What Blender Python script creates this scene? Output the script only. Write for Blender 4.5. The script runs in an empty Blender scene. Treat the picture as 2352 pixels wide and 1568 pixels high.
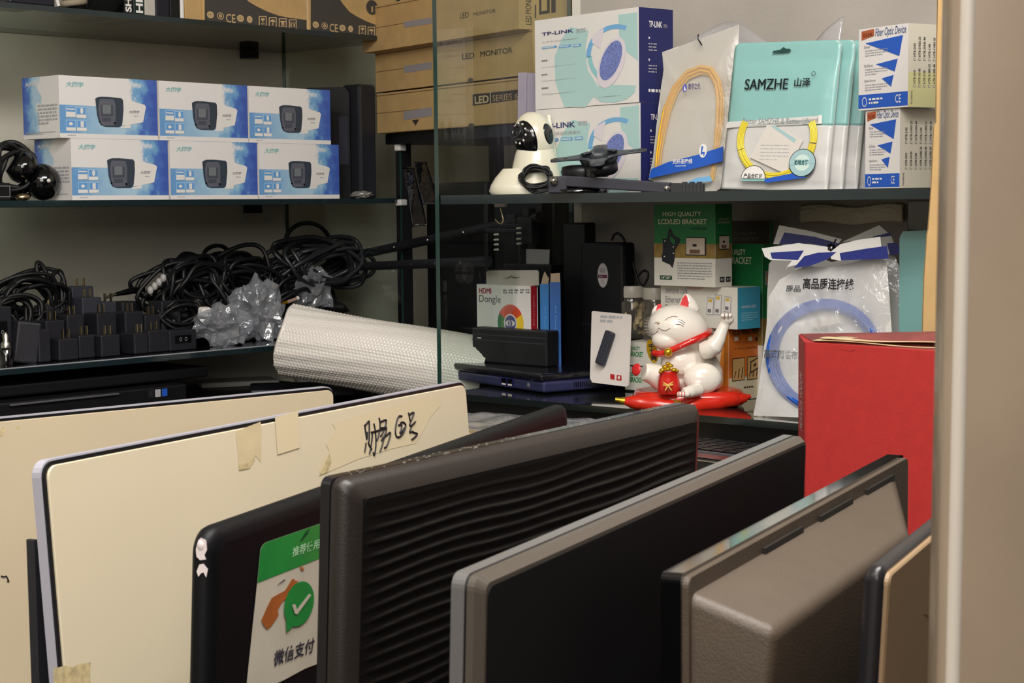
import bpy, math, random
import numpy as np
from mathutils import Vector, Matrix, noise as mnoise
random.seed(11)
SC = bpy.context.scene
COL = SC.collection
PI = math.pi

# ---------------------------------------------------------------- camera, light, exposure
F, CX, CY = 4000.0, 1176.0, 784.0            # focal length and centre, for a 2352 x 1568 picture
YAW, PITCH, ROLL = math.radians(41.4), math.atan(314 / 4000), 0.0107
EYE = np.array([0, 0, 1.25])
_v = np.array([-math.sin(YAW), math.cos(YAW), 0]); _r = np.array([math.cos(YAW), math.sin(YAW), 0]); _z = np.array([0, 0, 1.0])
FW = math.cos(PITCH) * _v - math.sin(PITCH) * _z
_u = math.sin(PITCH) * _v + math.cos(PITCH) * _z
RT = math.cos(ROLL) * _r - math.sin(ROLL) * _u
UP = math.sin(ROLL) * _r + math.cos(ROLL) * _u
cd = bpy.data.cameras.new('camera'); cam = bpy.data.objects.new('camera', cd); COL.objects.link(cam)
cam.matrix_world = Matrix(((RT[0], UP[0], -FW[0], EYE[0]), (RT[1], UP[1], -FW[1], EYE[1]), (RT[2], UP[2], -FW[2], EYE[2]), (0, 0, 0, 1)))
cd.sensor_width = 36; cd.lens = 36 * F / 2352; cd.clip_start = 0.02
cd.dof.use_dof = True; cd.dof.focus_distance = 2.9; cd.dof.aperture_fstop = 44
SC.camera = cam
SC.view_settings.view_transform = 'Standard'; SC.view_settings.look = 'None'
SC.view_settings.exposure = 0.18; SC.view_settings.gamma = 1.0; SC.view_settings.use_curve_mapping = False
w = bpy.data.worlds.new('world'); SC.world = w; w.use_nodes = True
w.node_tree.nodes['Background'].inputs[0].default_value = (0.9, 0.85, 0.8, 1); w.node_tree.nodes['Background'].inputs[1].default_value = 0.02

def area(name, loc, target, sx, sy, power, col):
    l = bpy.data.lights.new(name, 'AREA'); l.shape = 'RECTANGLE'; l.size = sx; l.size_y = sy; l.energy = power; l.color = col
    o = bpy.data.objects.new(name, l); COL.objects.link(o); o.location = loc
    o.rotation_euler = (Vector(target) - Vector(loc)).to_track_quat('-Z', 'Y').to_euler()
    return o
area('ceiling_tube_or_fill', (-0.45, 0.95, 2.62), (-1.1, 1.2, 0.9), 1.4, 0.6, 58, (1.0, 0.96, 0.91))
area('shop_light', (0.5, -1.3, 2.1), (-2.4, 2.2, 1.1), 2.2, 1.0, 46, (1.0, 0.96, 0.91))
area('ceiling_tube_or_fill', (-1.7, -0.7, 2.55), (-1.3, 1.8, 0.95), 1.2, 0.4, 4, (1.0, 0.97, 0.93))  # weak fill added at left front for the end faces, no known tube
area('ceiling_tube_or_fill', (-0.35, -0.35, 2.6), (-1.9, 1.9, 1.0), 1.2, 0.4, 20, (1.0, 0.97, 0.93))

# ---------------------------------------------------------------- measuring: a pixel of the photo -> a point on a known plane
def ray(u, v): return FW + RT * (u - CX) / F - UP * (v - CY) / F
def at(u, v, d): return EYE + ray(u, v) * d
def on_x(u, v, x): q = ray(u, v); return EYE + q * x / q[0]
def on_y(u, v, y): q = ray(u, v); return EYE + q * y / q[1]
def on_z(u, v, z): q = ray(u, v); return EYE + q * (z - 1.25) / q[2]
def depth(p): return float((np.asarray(p) - EYE) @ FW)
def proj(p):
    q = np.asarray(p, float) - EYE; d = q @ FW
    return CX + F * (q @ RT) / d, CY - F * (q @ UP) / d
def solve_u(p, d, u, lo, hi):                # distance along d from p where the picture column is u
    f = lambda t: proj(np.asarray(p) + t * np.asarray(d))[0] - u
    a = f(lo)
    for _ in range(50):
        m = (lo + hi) / 2
        if (f(m) > 0) == (a > 0): lo = m
        else: hi = m
    return (lo + hi) / 2
def TR(p, rz=0, rx=0, ry=0):
    return Matrix.Translation(Vector(tuple(float(c) for c in p))) @ Matrix.Rotation(math.radians(rz), 4, 'Z') @ Matrix.Rotation(math.radians(rx), 4, 'X') @ Matrix.Rotation(math.radians(ry), 4, 'Y')
def boxfit(pl, L, R, rot=None, uS=None, side='R', dep=0.1, base=None):
    """box whose front-left edge is L=(u, v top, v bottom) on plane pl and front-right edge is R; returns T, w, d, h"""
    k, c = pl
    PL = {'x': on_x, 'y': on_y, 'd': at}[k](L[0], L[2], c)
    dL = depth(PL); h = (L[2] - L[1]) * dL / F
    if rot is None:
        PR = at(R[0], R[2], dL * (L[2] - L[1]) / (R[2] - R[1]))
        rot = math.degrees(math.atan2(PR[1] - PL[1], PR[0] - PL[0]))
    dx = np.array([math.cos(math.radians(rot)), math.sin(math.radians(rot)), 0]); dy = np.array([-dx[1], dx[0], 0])
    w = solve_u(PL, dx, R[0], 0.002, 1.5)
    if uS is not None:
        dep = solve_u(PL + (dx * w if side == 'R' else 0), dy, uS, 0.005, 1.2)
    z = PL[2] if base is None else base
    if base is not None: h = h + (PL[2] - base)
    m = PL + dx * w / 2; m[2] = z
    return TR(m, rot), w, dep, h

# ---------------------------------------------------------------- materials
def lin(c):
    c = c / 255.0
    return c / 12.92 if c <= 0.04045 else ((c + 0.055) / 1.055) ** 2.4
def rgb(c): return (lin(c[0]), lin(c[1]), lin(c[2]), 1)
MATS = {}
def M(name, c, rough=0.5, metal=0.0, spec=0.5, noise=None, bump=None, coat=0.0, trans=0.0, alpha=1.0):
    if name in MATS: return MATS[name]
    m = bpy.data.materials.new(name); m.use_nodes = True; nt = m.node_tree; b = nt.nodes['Principled BSDF']
    b.inputs['Base Color'].default_value = rgb(c); b.inputs['Roughness'].default_value = rough; b.inputs['Metallic'].default_value = metal
    b.inputs['Specular IOR Level'].default_value = spec; b.inputs['Coat Weight'].default_value = coat; b.inputs['Coat Roughness'].default_value = 0.08
    b.inputs['Transmission Weight'].default_value = trans; b.inputs['Alpha'].default_value = alpha
    if noise or bump:
        tc = nt.nodes.new('ShaderNodeTexCoord')
    if noise:
        n = nt.nodes.new('ShaderNodeTexNoise'); n.inputs['Scale'].default_value = noise[0]; n.inputs['Detail'].default_value = 5
        nt.links.new(tc.outputs['Object'], n.inputs['Vector'])
        r = nt.nodes.new('ShaderNodeValToRGB'); k = noise[1]
        r.color_ramp.elements[0].position = 0.3; r.color_ramp.elements[1].position = 0.7
        a = rgb(c); r.color_ramp.elements[0].color = tuple(x * (1 - k) for x in a[:3]) + (1,); r.color_ramp.elements[1].color = tuple(min(1, x * (1 + k * 0.6)) for x in a[:3]) + (1,)
        nt.links.new(n.outputs['Fac'], r.inputs['Fac']); nt.links.new(r.outputs['Color'], b.inputs['Base Color'])
    if bump:
        n2 = nt.nodes.new('ShaderNodeTexNoise'); n2.inputs['Scale'].default_value = bump[0]; n2.inputs['Detail'].default_value = 4
        nt.links.new(tc.outputs['Object'], n2.inputs['Vector'])
        bp = nt.nodes.new('ShaderNodeBump'); bp.inputs['Strength'].default_value = bump[1]; bp.inputs['Distance'].default_value = 0.002
        nt.links.new(n2.outputs['Fac'], bp.inputs['Height']); nt.links.new(bp.outputs['Normal'], b.inputs['Normal'])
    MATS[name] = m; return m
def film(name, tint, trans, diff, gloss_rough=0.12, gl=0.5, wr=0.0):
    """thin sheet: transparent + white diffuse + gloss by angle (glass panes, polythene bags)"""
    if name in MATS: return MATS[name]
    m = bpy.data.materials.new(name); m.use_nodes = True; nt = m.node_tree; N = nt.nodes; L = nt.links
    for n in list(N): N.remove(n)
    out = N.new('ShaderNodeOutputMaterial'); tr = N.new('ShaderNodeBsdfTransparent'); tr.inputs[0].default_value = rgb(tint)
    base = tr.outputs[0]
    if diff is not None:
        df = N.new('ShaderNodeBsdfDiffuse'); df.inputs[0].default_value = rgb(diff)
        tl = N.new('ShaderNodeBsdfTranslucent'); tl.inputs[0].default_value = rgb(diff)
        md = N.new('ShaderNodeMixShader'); md.inputs[0].default_value = 0.35; L.new(df.outputs[0], md.inputs[1]); L.new(tl.outputs[0], md.inputs[2])
        mx = N.new('ShaderNodeMixShader'); mx.inputs[0].default_value = 1 - trans; L.new(tr.outputs[0], mx.inputs[1]); L.new(md.outputs[0], mx.inputs[2]); base = mx.outputs[0]
    g = N.new('ShaderNodeBsdfGlossy'); g.inputs['Roughness'].default_value = gloss_rough
    lw = N.new('ShaderNodeLayerWeight'); lw.inputs[0].default_value = 0.5
    pw = N.new('ShaderNodeMath'); pw.operation = 'POWER'; L.new(lw.outputs['Facing'], pw.inputs[0]); pw.inputs[1].default_value = 4.0
    fr = N.new('ShaderNodeMath'); fr.operation = 'MULTIPLY_ADD'; L.new(pw.outputs[0], fr.inputs[0]); fr.inputs[1].default_value = 0.9; fr.inputs[2].default_value = gl * 0.08
    if wr:
        tc = N.new('ShaderNodeTexCoord'); n2 = N.new('ShaderNodeTexNoise'); n2.inputs['Scale'].default_value = 38; n2.inputs['Detail'].default_value = 3; n2.inputs['Distortion'].default_value = 0.8
        L.new(tc.outputs['Object'], n2.inputs['Vector']); bp = N.new('ShaderNodeBump'); bp.inputs['Strength'].default_value = wr; bp.inputs['Distance'].default_value = 0.006
        L.new(n2.outputs['Fac'], bp.inputs['Height']); L.new(bp.outputs[0], g.inputs['Normal']); L.new(bp.outputs[0], lw.inputs['Normal'])
    m2 = N.new('ShaderNodeMixShader'); L.new(fr.outputs[0], m2.inputs[0]); L.new(base, m2.inputs[1]); L.new(g.outputs[0], m2.inputs[2])
    L.new(m2.outputs[0], out.inputs[0]); MATS[name] = m; return m
def watercolour(name, axis, size, lo, band, start):
    """printed blue watercolour wash: deep blue at one end, white paper at the other, a blue band low down"""
    if name in MATS: return MATS[name]
    m = bpy.data.materials.new(name); m.use_nodes = True; nt = m.node_tree; N = nt.nodes; L = nt.links; b = N['Principled BSDF']; b.inputs['Roughness'].default_value = 0.35
    tc = N.new('ShaderNodeTexCoord'); sx = N.new('ShaderNodeSeparateXYZ'); L.new(tc.outputs['Object'], sx.inputs[0])
    def mth(op, a, bb, clamp=False):
        n = N.new('ShaderNodeMath'); n.operation = op; n.use_clamp = clamp
        for i, q in enumerate((a, bb)):
            if isinstance(q, (int, float)): n.inputs[i].default_value = q
            else: L.new(q, n.inputs[i])
        return n.outputs[0]
    fx = mth('ADD', mth('DIVIDE', sx.outputs['XYZ'.index(axis)], size), lo)
    fz = mth('DIVIDE', sx.outputs[2], 0.114)
    ns = N.new('ShaderNodeTexNoise'); ns.inputs['Scale'].default_value = 45; ns.inputs['Detail'].default_value = 6; L.new(tc.outputs['Object'], ns.inputs['Vector'])
    wob = mth('MULTIPLY', mth('SUBTRACT', ns.outputs['Fac'], 0.5), 0.5)
    fxn = mth('ADD', fx, wob)
    r = N.new('ShaderNodeValToRGB'); cr = r.color_ramp
    stops = [(0.0, (108, 158, 208)), (0.42, (162, 196, 220)), (0.66, (178, 208, 226)), (0.8, (116, 166, 210)), (0.88, (80, 116, 192)), (1.0, (66, 92, 176))]
    cr.elements[0].position = 0; cr.elements[0].color = rgb(stops[0][1]); cr.elements[1].position = 1; cr.elements[1].color = rgb(stops[-1][1])
    for p, c in stops[1:-1]:
        e = cr.elements.new(p); e.color = rgb(c)
    L.new(fxn, r.inputs[0])
    up = mth('MULTIPLY', mth('SUBTRACT', fxn, start), 14.0, True)
    low = mth('MULTIPLY', mth('LESS_THAN', fz, 0.53), 1.0 if band else 0.0)
    mask = mth('MULTIPLY', mth('MAXIMUM', up, low), mth('GREATER_THAN', fz, 0.075))
    mx = N.new('ShaderNodeMix'); mx.data_type = 'RGBA'; L.new(mask, mx.inputs[0]); mx.inputs[6].default_value = rgb((232, 228, 226)); L.new(r.outputs[0], mx.inputs[7])
    L.new(mx.outputs[2], b.inputs['Base Color']); MATS[name] = m; return m

# ---------------------------------------------------------------- mesh builder
TXT = {}
def glyphs(s, bold):
    if 'M' in s or 'W' in s: bold = 0.0
    k = (s, bold)
    if k not in TXT:
        c = bpy.data.curves.new('t', 'FONT'); c.body = s; c.offset = bold; c.resolution_u = 3
        o = bpy.data.objects.new('t', c); COL.objects.link(o); dg = bpy.context.evaluated_depsgraph_get()
        me = bpy.data.meshes.new_from_object(o.evaluated_get(dg))
        vs = [(p.co.x, p.co.y) for p in me.vertices]; fs = [tuple(p.vertices) for p in me.polygons]
        bpy.data.objects.remove(o); bpy.data.curves.remove(c); bpy.data.meshes.remove(me)
        x0 = min(p[0] for p in vs); x1 = max(p[0] for p in vs); y0 = min(p[1] for p in vs); y1 = max(p[1] for p in vs)
        TXT[k] = ([((a - x0) / (x1 - x0), (b - y0) / (y1 - y0)) for a, b in vs], fs)
    return TXT[k]
class Face:
    """a flat face of a thing: origin o, unit axes ux (right) and uy (up) in the thing's own space"""
    def __init__(s, T, o, ux, uy):
        s.o, s.ux, s.uy = Vector(o), Vector(ux).normalized(), Vector(uy).normalized(); s.n = s.ux.cross(s.uy); s.T = T
        Ti = T.inverted(); s.e = Ti @ Vector(EYE); s.R = Ti.to_3x3()
    def P(s, u, v):
        d = s.R @ Vector(ray(u, v)); t = (s.o - s.e).dot(s.n) / d.dot(s.n); q = s.e + d * t - s.o
        return q.dot(s.ux), q.dot(s.uy)
    def W(s, a, b, lift=0): return s.o + s.ux * a + s.uy * b + s.n * lift
class MB:
    def __init__(s): s.v, s.f, s.m, s.sm, s.mats = [], [], [], [], []
    def add(s, vs, fs, mat, smooth=False, T=None):
        if mat not in s.mats: s.mats.append(mat)
        mi = s.mats.index(mat); n = len(s.v)
        s.v += [tuple(T @ Vector(p)) if T else tuple(p) for p in vs]
        for f in fs: s.f.append(tuple(i + n for i in f)); s.m.append(mi); s.sm.append(smooth)
        return s
    def box(s, x0, x1, y0, y1, z0, z1, mat, T=None):
        v = [(x, y, z) for z in (z0, z1) for y in (y0, y1) for x in (x0, x1)]
        return s.add(v, [(0, 2, 3, 1), (4, 5, 7, 6), (0, 1, 5, 4), (2, 6, 7, 3), (0, 4, 6, 2), (1, 3, 7, 5)], mat, False, T)
    def cbox(s, c, sz, mat, T=None):
        return s.box(c[0] - sz[0] / 2, c[0] + sz[0] / 2, c[1] - sz[1] / 2, c[1] + sz[1] / 2, c[2] - sz[2] / 2, c[2] + sz[2] / 2, mat, T)
    def rings(s, rr, mat, smooth=True, cap=True, T=None, closed=False):
        n = len(rr[0]); v = [p for r in rr for p in r]; f = []
        m = len(rr)
        for i in range(m if closed else m - 1):
            for j in range(n):
                a, b = i * n + j, i * n + (j + 1) % n; c, d = ((i + 1) % m) * n + (j + 1) % n, ((i + 1) % m) * n + j
                f.append((a, b, c, d))
        s.add(v, f, mat, smooth, T)
        if cap and not closed: s.add(v, [tuple(range(n))[::-1], tuple((m - 1) * n + j for j in range(n))], mat, False, T)
        return s
    def lathe(s, prof, mat, n=24, T=None, cap=True):
        return s.rings([[(r * math.cos(2 * PI * j / n), r * math.sin(2 * PI * j / n), z) for j in range(n)] for r, z in prof], mat, True, cap, T)
    def ball(s, c, r, mat, n=20, T=None, R=None):
        if isinstance(r, (int, float)): r = (r, r, r)
        k = n // 2; pr = [(max(1e-4, math.sin(PI * i / k)), -math.cos(PI * i / k)) for i in range(k + 1)]
        X = Matrix.Translation(Vector(c)) @ (R.to_4x4() if R else Matrix.Identity(4)) @ Matrix.Diagonal((r[0], r[1], r[2], 1))
        return s.lathe(pr, mat, n, (T @ X) if T else X)
    def tube(s, pts, r, mat, n=8, closed=False, T=None):
        pts = [Vector(tuple(float(c) for c in p)) for p in pts]; m = len(pts); rr = []; up = None
        for i in range(m):
            a = pts[(i - 1) % m] if (closed or i > 0) else pts[0]; b = pts[(i + 1) % m] if (closed or i < m - 1) else pts[-1]
            t = (b - a).normalized() if (b - a).length > 1e-9 else Vector((0, 0, 1))
            if up is None: up = Vector((0, 0, 1)) if abs(t.z) < 0.9 else Vector((1, 0, 0))
            x = up.cross(t)
            if x.length < 1e-6: x = Vector((1, 0.1, 0)).cross(t)
            x.normalize(); y = t.cross(x); up = y
            ri = r[i] if isinstance(r, (list, tuple)) else r
            rr.append([tuple(pts[i] + x * ri * math.cos(2 * PI * j / n) + y * ri * math.sin(2 * PI * j / n)) for j in range(n)])
        return s.rings(rr, mat, True, True, T, closed)
    def grid(s, fn, nu, nv, mat, smooth=True, T=None):
        v = [fn(i / nu, j / nv) for j in range(nv + 1) for i in range(nu + 1)]
        return s.add(v, [(j * (nu + 1) + i, j * (nu + 1) + i + 1, (j + 1) * (nu + 1) + i + 1, (j + 1) * (nu + 1) + i) for j in range(nv) for i in range(nu)], mat, smooth, T)
    def prism(s, pts, o, ux, uy, n, t, mat, smooth=False):
        o, ux, uy, n = Vector(o), Vector(ux), Vector(uy), Vector(n); k = len(pts)
        a = [o + ux * p[0] + uy * p[1] for p in pts]; b = [p + n * t for p in a]
        s.add(a + b, [tuple(range(k))[::-1], tuple(range(k, 2 * k))], mat)
        return s.add(a + b, [(i, (i + 1) % k, k + (i + 1) % k, k + i) for i in range(k)], mat, smooth)
    # printing on a face
    def art(s, f, pts, mat, lv=1):
        return s.add([f.W(a, b, lv * 0.00025) for a, b in pts], [tuple(range(len(pts)))], mat)
    def px(s, f, pts, mat, lv=1): return s.art(f, [f.P(u, v) for u, v in pts], mat, lv)
    def rect(s, f, a0, b0, a1, b1, mat, lv=1): return s.art(f, [(a0, b0), (a1, b0), (a1, b1), (a0, b1)], mat, lv)
    def ell(s, f, a, b, ra, rb, mat, lv=1, rot=0, inner=None, a0=0, a1=2 * PI, n=28):
        c, q = math.cos(rot), math.sin(rot)
        pt = lambda t, k: f.W(a + (k * ra * math.cos(t) * c - k * rb * math.sin(t) * q), b + (k * ra * math.cos(t) * q + k * rb * math.sin(t) * c), lv * 0.00025)
        if inner is None and a1 - a0 > 6.28: return s.add([pt(2 * PI * i / n, 1) for i in range(n)], [tuple(range(n))], mat)
        k = inner or 0.0; v = []
        for i in range(n + 1):
            t = a0 + (a1 - a0) * i / n; v += [pt(t, 1), pt(t, k)]
        return s.add(v, [(2 * i, 2 * i + 2, 2 * i + 3, 2 * i + 1) for i in range(n)], mat)
    def ellpx(s, f, u, v, ru, rv, mat, lv=1, rot=0, inner=None, a0=0, a1=2 * PI):
        a, b = f.P(u, v); p = f.P(u + ru, v); q = f.P(u, v - rv)
        return s.ell(f, a, b, math.hypot(p[0] - a, p[1] - b), math.hypot(q[0] - a, q[1] - b), mat, lv, rot, inner, a0, a1)
    def txt(s, f, t, a0, b0, a1, b1, mat, lv=2, bold=0.0, rot=0, sh=0.0):
        if bold and ('M' in t or 'W' in t):
            d = bold * abs(b1 - b0) * 2.5
            if not rot: s.txt(f, t, a0 + d, b0, a1 + d, b1, mat, lv, 0.0, rot, sh)
        vs, fs = glyphs(t, bold); pts = []
        for x, y in vs:
            if rot == 90: X, Y = a1 - y * (a1 - a0), b0 + x * (b1 - b0)
            elif rot == -90: X, Y = a0 + y * (a1 - a0), b1 - x * (b1 - b0)
            else: X, Y = a0 + x * (a1 - a0) + sh * (y - 0.5) * (b1 - b0), b0 + y * (b1 - b0)
            pts.append(f.W(X, Y, lv * 0.00025))
        return s.add(pts, fs, mat)
    def tpx(s, f, t, p, q, mat, lv=2, bold=0.0, rot=0, sh=0.0, sk=None):
        """text between the pixel of its lower left and of its upper right"""
        a, b = f.P(*p), f.P(*q); return s.txt(f, t, a[0], a[1], b[0], b[1], mat, lv, bold, rot, sh)
    def tq(s, f, t, bl, br, tl, mat, lv=2, bold=0.0):
        vs, fs = glyphs(t, bold); o, x, y = (Vector(f.P(*q)) for q in (bl, br, tl)); x = x - o; y = y - o
        return s.add([f.W(*(o + x * a + y * b), lv * 0.00025) for a, b in vs], fs, mat)
    def dashes(s, f, a0, b0, a1, b1, rows, mat, lv=2, seed=1, fill=0.55):
        """print too small to read: rows of short strokes"""
        r = random.Random(seed); hgt = (b1 - b0) / rows
        for i in range(rows):
            y = b1 - (i + 1) * hgt + hgt * (1 - fill) / 2; x = a0; end = a1 - (a1 - a0) * (0 if i < rows - 1 else r.uniform(0.1, 0.5))
            while x < end:
                l = (abs(b1 - b0) / rows) * r.uniform(0.5, 2.2); s.rect(f, x, y, min(x + l, a1), y + hgt * fill, mat, lv); x += l + hgt * 0.35
        return s
    def dpx(s, f, p, q, rows, mat, lv=2, seed=1, fill=0.55):
        a, b = f.P(*p), f.P(*q); return s.dashes(f, a[0], a[1], b[0], b[1], rows, mat, lv, seed, fill)
    def build(s, name, parent=None, T=None, bevel=0.0, seg=2, sub=0, remesh=0, smooth_it=0):
        me = bpy.data.meshes.new(name); me.from_pydata(s.v, [], s.f)
        for m in s.mats: me.materials.append(m)
        me.polygons.foreach_set('material_index', s.m); me.polygons.foreach_set('use_smooth', s.sm); me.update()
        o = bpy.data.objects.new(name, me); COL.objects.link(o)
        if parent is not None: o.parent = parent
        if T is not None: o.matrix_world = T
        if bevel:
            b = o.modifiers.new('bevel', 'BEVEL'); b.width = bevel; b.segments = seg; b.limit_method = 'ANGLE'; b.angle_limit = math.radians(35); b.harden_normals = False
        if remesh:
            b = o.modifiers.new('remesh', 'REMESH'); b.mode = 'VOXEL'; b.voxel_size = remesh; b.use_smooth_shade = True
        if smooth_it:
            b = o.modifiers.new('smooth', 'SMOOTH'); b.factor = 0.5; b.iterations = smooth_it
        if sub:
            b = o.modifiers.new('sub', 'SUBSURF'); b.levels = sub; b.render_levels = sub
        return o
def smooth(P, n=5):
    P = [Vector(tuple(float(c) for c in p)) for p in P]; out = []
    for i in range(len(P) - 1):
        p0, p1, p2, p3 = P[max(i - 1, 0)], P[i], P[i + 1], P[min(i + 2, len(P) - 1)]
        for k in range(n):
            t = k / n; out.append(0.5 * ((2 * p1) + (p2 - p0) * t + (2 * p0 - 5 * p1 + 4 * p2 - p3) * t * t + (3 * p1 - p0 - 3 * p2 + p3) * t ** 3))
    return out + [P[-1]]
def tag(o, label=None, cat=None, group=None, kind=None):
    for k, x in (('label', label), ('category', cat), ('group', group), ('kind', kind)):
        if x: o[k] = x
    return o
def thing(name, label, cat, T, group=None):
    o = bpy.data.objects.new(name, None); COL.objects.link(o); o.empty_display_size = 0.02; o.matrix_world = T
    return tag(o, label, cat, group)
def copy_tree(o, T, label=None):
    c = o.copy(); COL.objects.link(c); c.matrix_world = T
    if label: c['label'] = label
    for ch in list(o.children):
        d = ch.copy(); COL.objects.link(d); d.parent = c
        for g in list(ch.children):
            e = g.copy(); COL.objects.link(e); e.parent = d
    return c
def faces(T, w, d, h):
    return {'f': Face(T, (-w / 2, 0, 0), (1, 0, 0), (0, 0, 1)), 'r': Face(T, (w / 2, 0, 0), (0, 1, 0), (0, 0, 1)),
            'l': Face(T, (-w / 2, d, 0), (0, -1, 0), (0, 0, 1)), 't': Face(T, (-w / 2, 0, h), (1, 0, 0), (0, 1, 0))}
def structure(name, mb, **k): return tag(mb.build(name, **k), kind='structure')

# ---------------------------------------------------------------- common materials
white = M('white_card', (232, 228, 224), 0.45); offwhite = M('off_white', (214, 208, 200), 0.5); ink = M('black_ink', (22, 22, 28), 0.5)
grey = M('grey_ink', (120, 120, 124), 0.6); lgrey = M('pale_grey_ink', (172, 172, 174), 0.6); navy = M('navy_card', (26, 32, 92), 0.4)
black = M('black_plastic', (14, 14, 18), 0.42, noise=(30, 0.25)); blackgl = M('black_gloss', (8, 8, 11), 0.12, coat=0.5); charcoal = M('charcoal_plastic', (28, 28, 35), 0.5, bump=(400, 0.15))
rubber = M('black_cable_rubber', (9, 9, 12), 0.5); steel = M('steel', (190, 186, 178), 0.28, metal=1.0); brass = M('brass_prong', (205, 186, 150), 0.3, metal=1.0)
tan = M('brown_cardboard', (190, 156, 104), 0.75, noise=(25, 0.1), bump=(160, 0.1)); tan_d = M('cardboard_seam', (122, 94, 58), 0.8); creamcard = M('cream_cardboard', (206, 186, 146), 0.75, noise=(20, 0.1))
gold = M('gold_paint', (216, 172, 40), 0.25, metal=0.75); red = M('red_paint', (206, 34, 26), 0.28, coat=0.4); blue = M('blue_print', (34, 88, 188), 0.4); teal = M('teal_print', (136, 190, 186), 0.42)
green = M('green_print', (30, 132, 66), 0.4); orange = M('orange_print', (226, 118, 30), 0.4)
glass = film('clear_glass', (249, 253, 251), 1, None, 0.0, 0.75); shelf_glass = film('shelf_glass', (205, 214, 208), 1, None, 0.02, 0.5)
edge = M('glass_edge_green', (34, 62, 58), 0.15, coat=0.6); edge_d = M('glass_edge_dark', (26, 40, 44), 0.12, coat=0.6)
clear = film('clear_polythene', (245, 245, 245), 0.72, (235, 235, 240), 0.1, 0.5, 0.6)

# ================================================================ the setting
XL, YB, YA, XP = -3.12, 2.635, 3.30, -2.17      # left wall, wall behind the right cabinet, end of the recess, left pane of the right cabinet
wallm = M('wall_plaster_left', (208, 202, 188), 0.8, noise=(3, 0.12), bump=(60, 0.15)); wallb = M('wall_concrete', (178, 171, 162), 0.8, noise=(5, 0.14), bump=(90, 0.3))
floorm = M('floor_tile', (90, 84, 78), 0.45, noise=(4, 0.2)); ceilm = M('ceiling_paint', (205, 200, 190), 0.85)
structure('floor', MB().box(-3.3, 1.6, -1.6, 3.5, -0.1, 0, floorm))
structure('ceiling', MB().box(-3.3, 1.6, -1.6, 3.5, 2.7, 2.8, ceilm))
structure('wall_left', MB().box(XL - 0.1, XL, -1.6, 3.5, 0, 2.7, wallm))
structure('wall_recess', MB().box(XL, -1.7, YA, YA + 0.1, 0, 2.7, wallm).box(-1.8, -1.7, YB + 0.06, YA, 0, 2.7, wallm))
structure('wall_back', MB().box(XP + 0.03, 1.6, YB, YB + 0.06, 0, 2.7, wallb))
structure('trim_1', MB().box(XP + 0.012, XP + 0.032, YB - 0.001, YB + 0.06, 0, 2.7, M('white_trim', (214, 210, 200), 0.5)))
structure('wall_front', MB().box(XL, 1.6, -1.7, -1.6, 0, 2.7, wallm))
# the door jamb at the right edge of the view, close to the camera
jm = M('jamb_enamel', (152, 134, 114), 0.34, noise=(14, 0.10), spec=0.5, coat=0.3)
pj = at(2160, 700, 0.62); vx = Vector((RT[0], RT[1], 0)).normalized(); vy = Vector((FW[0], FW[1], 0)).normalized()
mb = MB(); pr = [(0.0005, 0.020)]
for k in range(9):
    t = PI + k * (PI / 2) / 8; pr.append((0.0062 + 0.0062 * math.cos(t), 0.0062 + 0.0062 * math.sin(t)))
pr += [(0.20, 0.0), (0.24, 0.16), (0.060, 0.16)]
mb.prism(pr, (0, 0, 0), vx, vy, (0, 0, 1), 2.7, jm, True)
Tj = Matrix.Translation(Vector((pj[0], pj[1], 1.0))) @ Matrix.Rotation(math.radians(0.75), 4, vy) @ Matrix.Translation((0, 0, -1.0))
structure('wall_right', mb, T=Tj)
mb = MB(); cb_ = vx * 0.0052 + vy * 0.0022; mb.tube([cb_ + Vector((0, 0, z)) for z in (0, 1.0, 1.35, 2.7)], 0.0030, M('jamb_rim_highlight', (196, 186, 174), 0.45), 14); structure('trim_highlight', mb, T=Tj)  # added bead: paints the rim highlight along the worn white jamb corner

# ---------------------------------------------------------------- cabinets
XF = -2.739                                      # front of the left cabinet
YE = 2.745                                       # its end pane
ZU, ZM, ZS = 1.618, 1.267, 0.968                 # tops of its shelves
def slab(name, label, cat, x0, x1, y0, y1, z0, z1, m, em, side):
    mb = MB().box(-(x1 - x0) / 2, (x1 - x0) / 2, -(y1 - y0) / 2, (y1 - y0) / 2, 0, z1 - z0, m)
    o = mb.build(name, None, TR(((x0 + x1) / 2, (y0 + y1) / 2, z0))); o.data.materials.append(em)
    for p in o.data.polygons:
        if abs(p.normal['xyz'.index(side)]) < 0.5: p.material_index = 1
    return tag(o, label, cat)
darkglass = M('smoked_glass_top', (10, 13, 15), 0.05, coat=0.5)
slab('glass_shelf', 'clear glass shelf carrying the cartons, top shelf of the left cabinet', 'shelf', XL + 0.002, XF, 0.9, YE - 0.012, ZU - 0.010, ZU, shelf_glass, edge_d, 'z')
slab('glass_shelf', 'dark-edged glass shelf under the white and blue camera boxes', 'shelf', XL + 0.002, XF, 0.9, YE - 0.012, ZM - 0.011, ZM, shelf_glass, edge_d, 'z')
slab('glass_shelf', 'black glass shelf with a bright front edge under the pile of chargers', 'shelf', XL + 0.002, XF + 0.01, 0.9, 2.62, ZS - 0.012, ZS, darkglass, edge_d, 'z')
MB().box(-0.0015, 0.0008, 0.9 - 1.76, 2.62 - 1.76, -0.0016, 0.0006, M('shelf_edge_highlight', (150, 152, 158), 0.3)).build('edge_highlight', bpy.data.objects['glass_shelf.002']).matrix_local = Matrix.Translation((-(XL + 0.002) / 2 + (XF + 0.01) / 2, 0, 0.012))  # pale strip paints in the highlight line along the shelf's front edge
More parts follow.
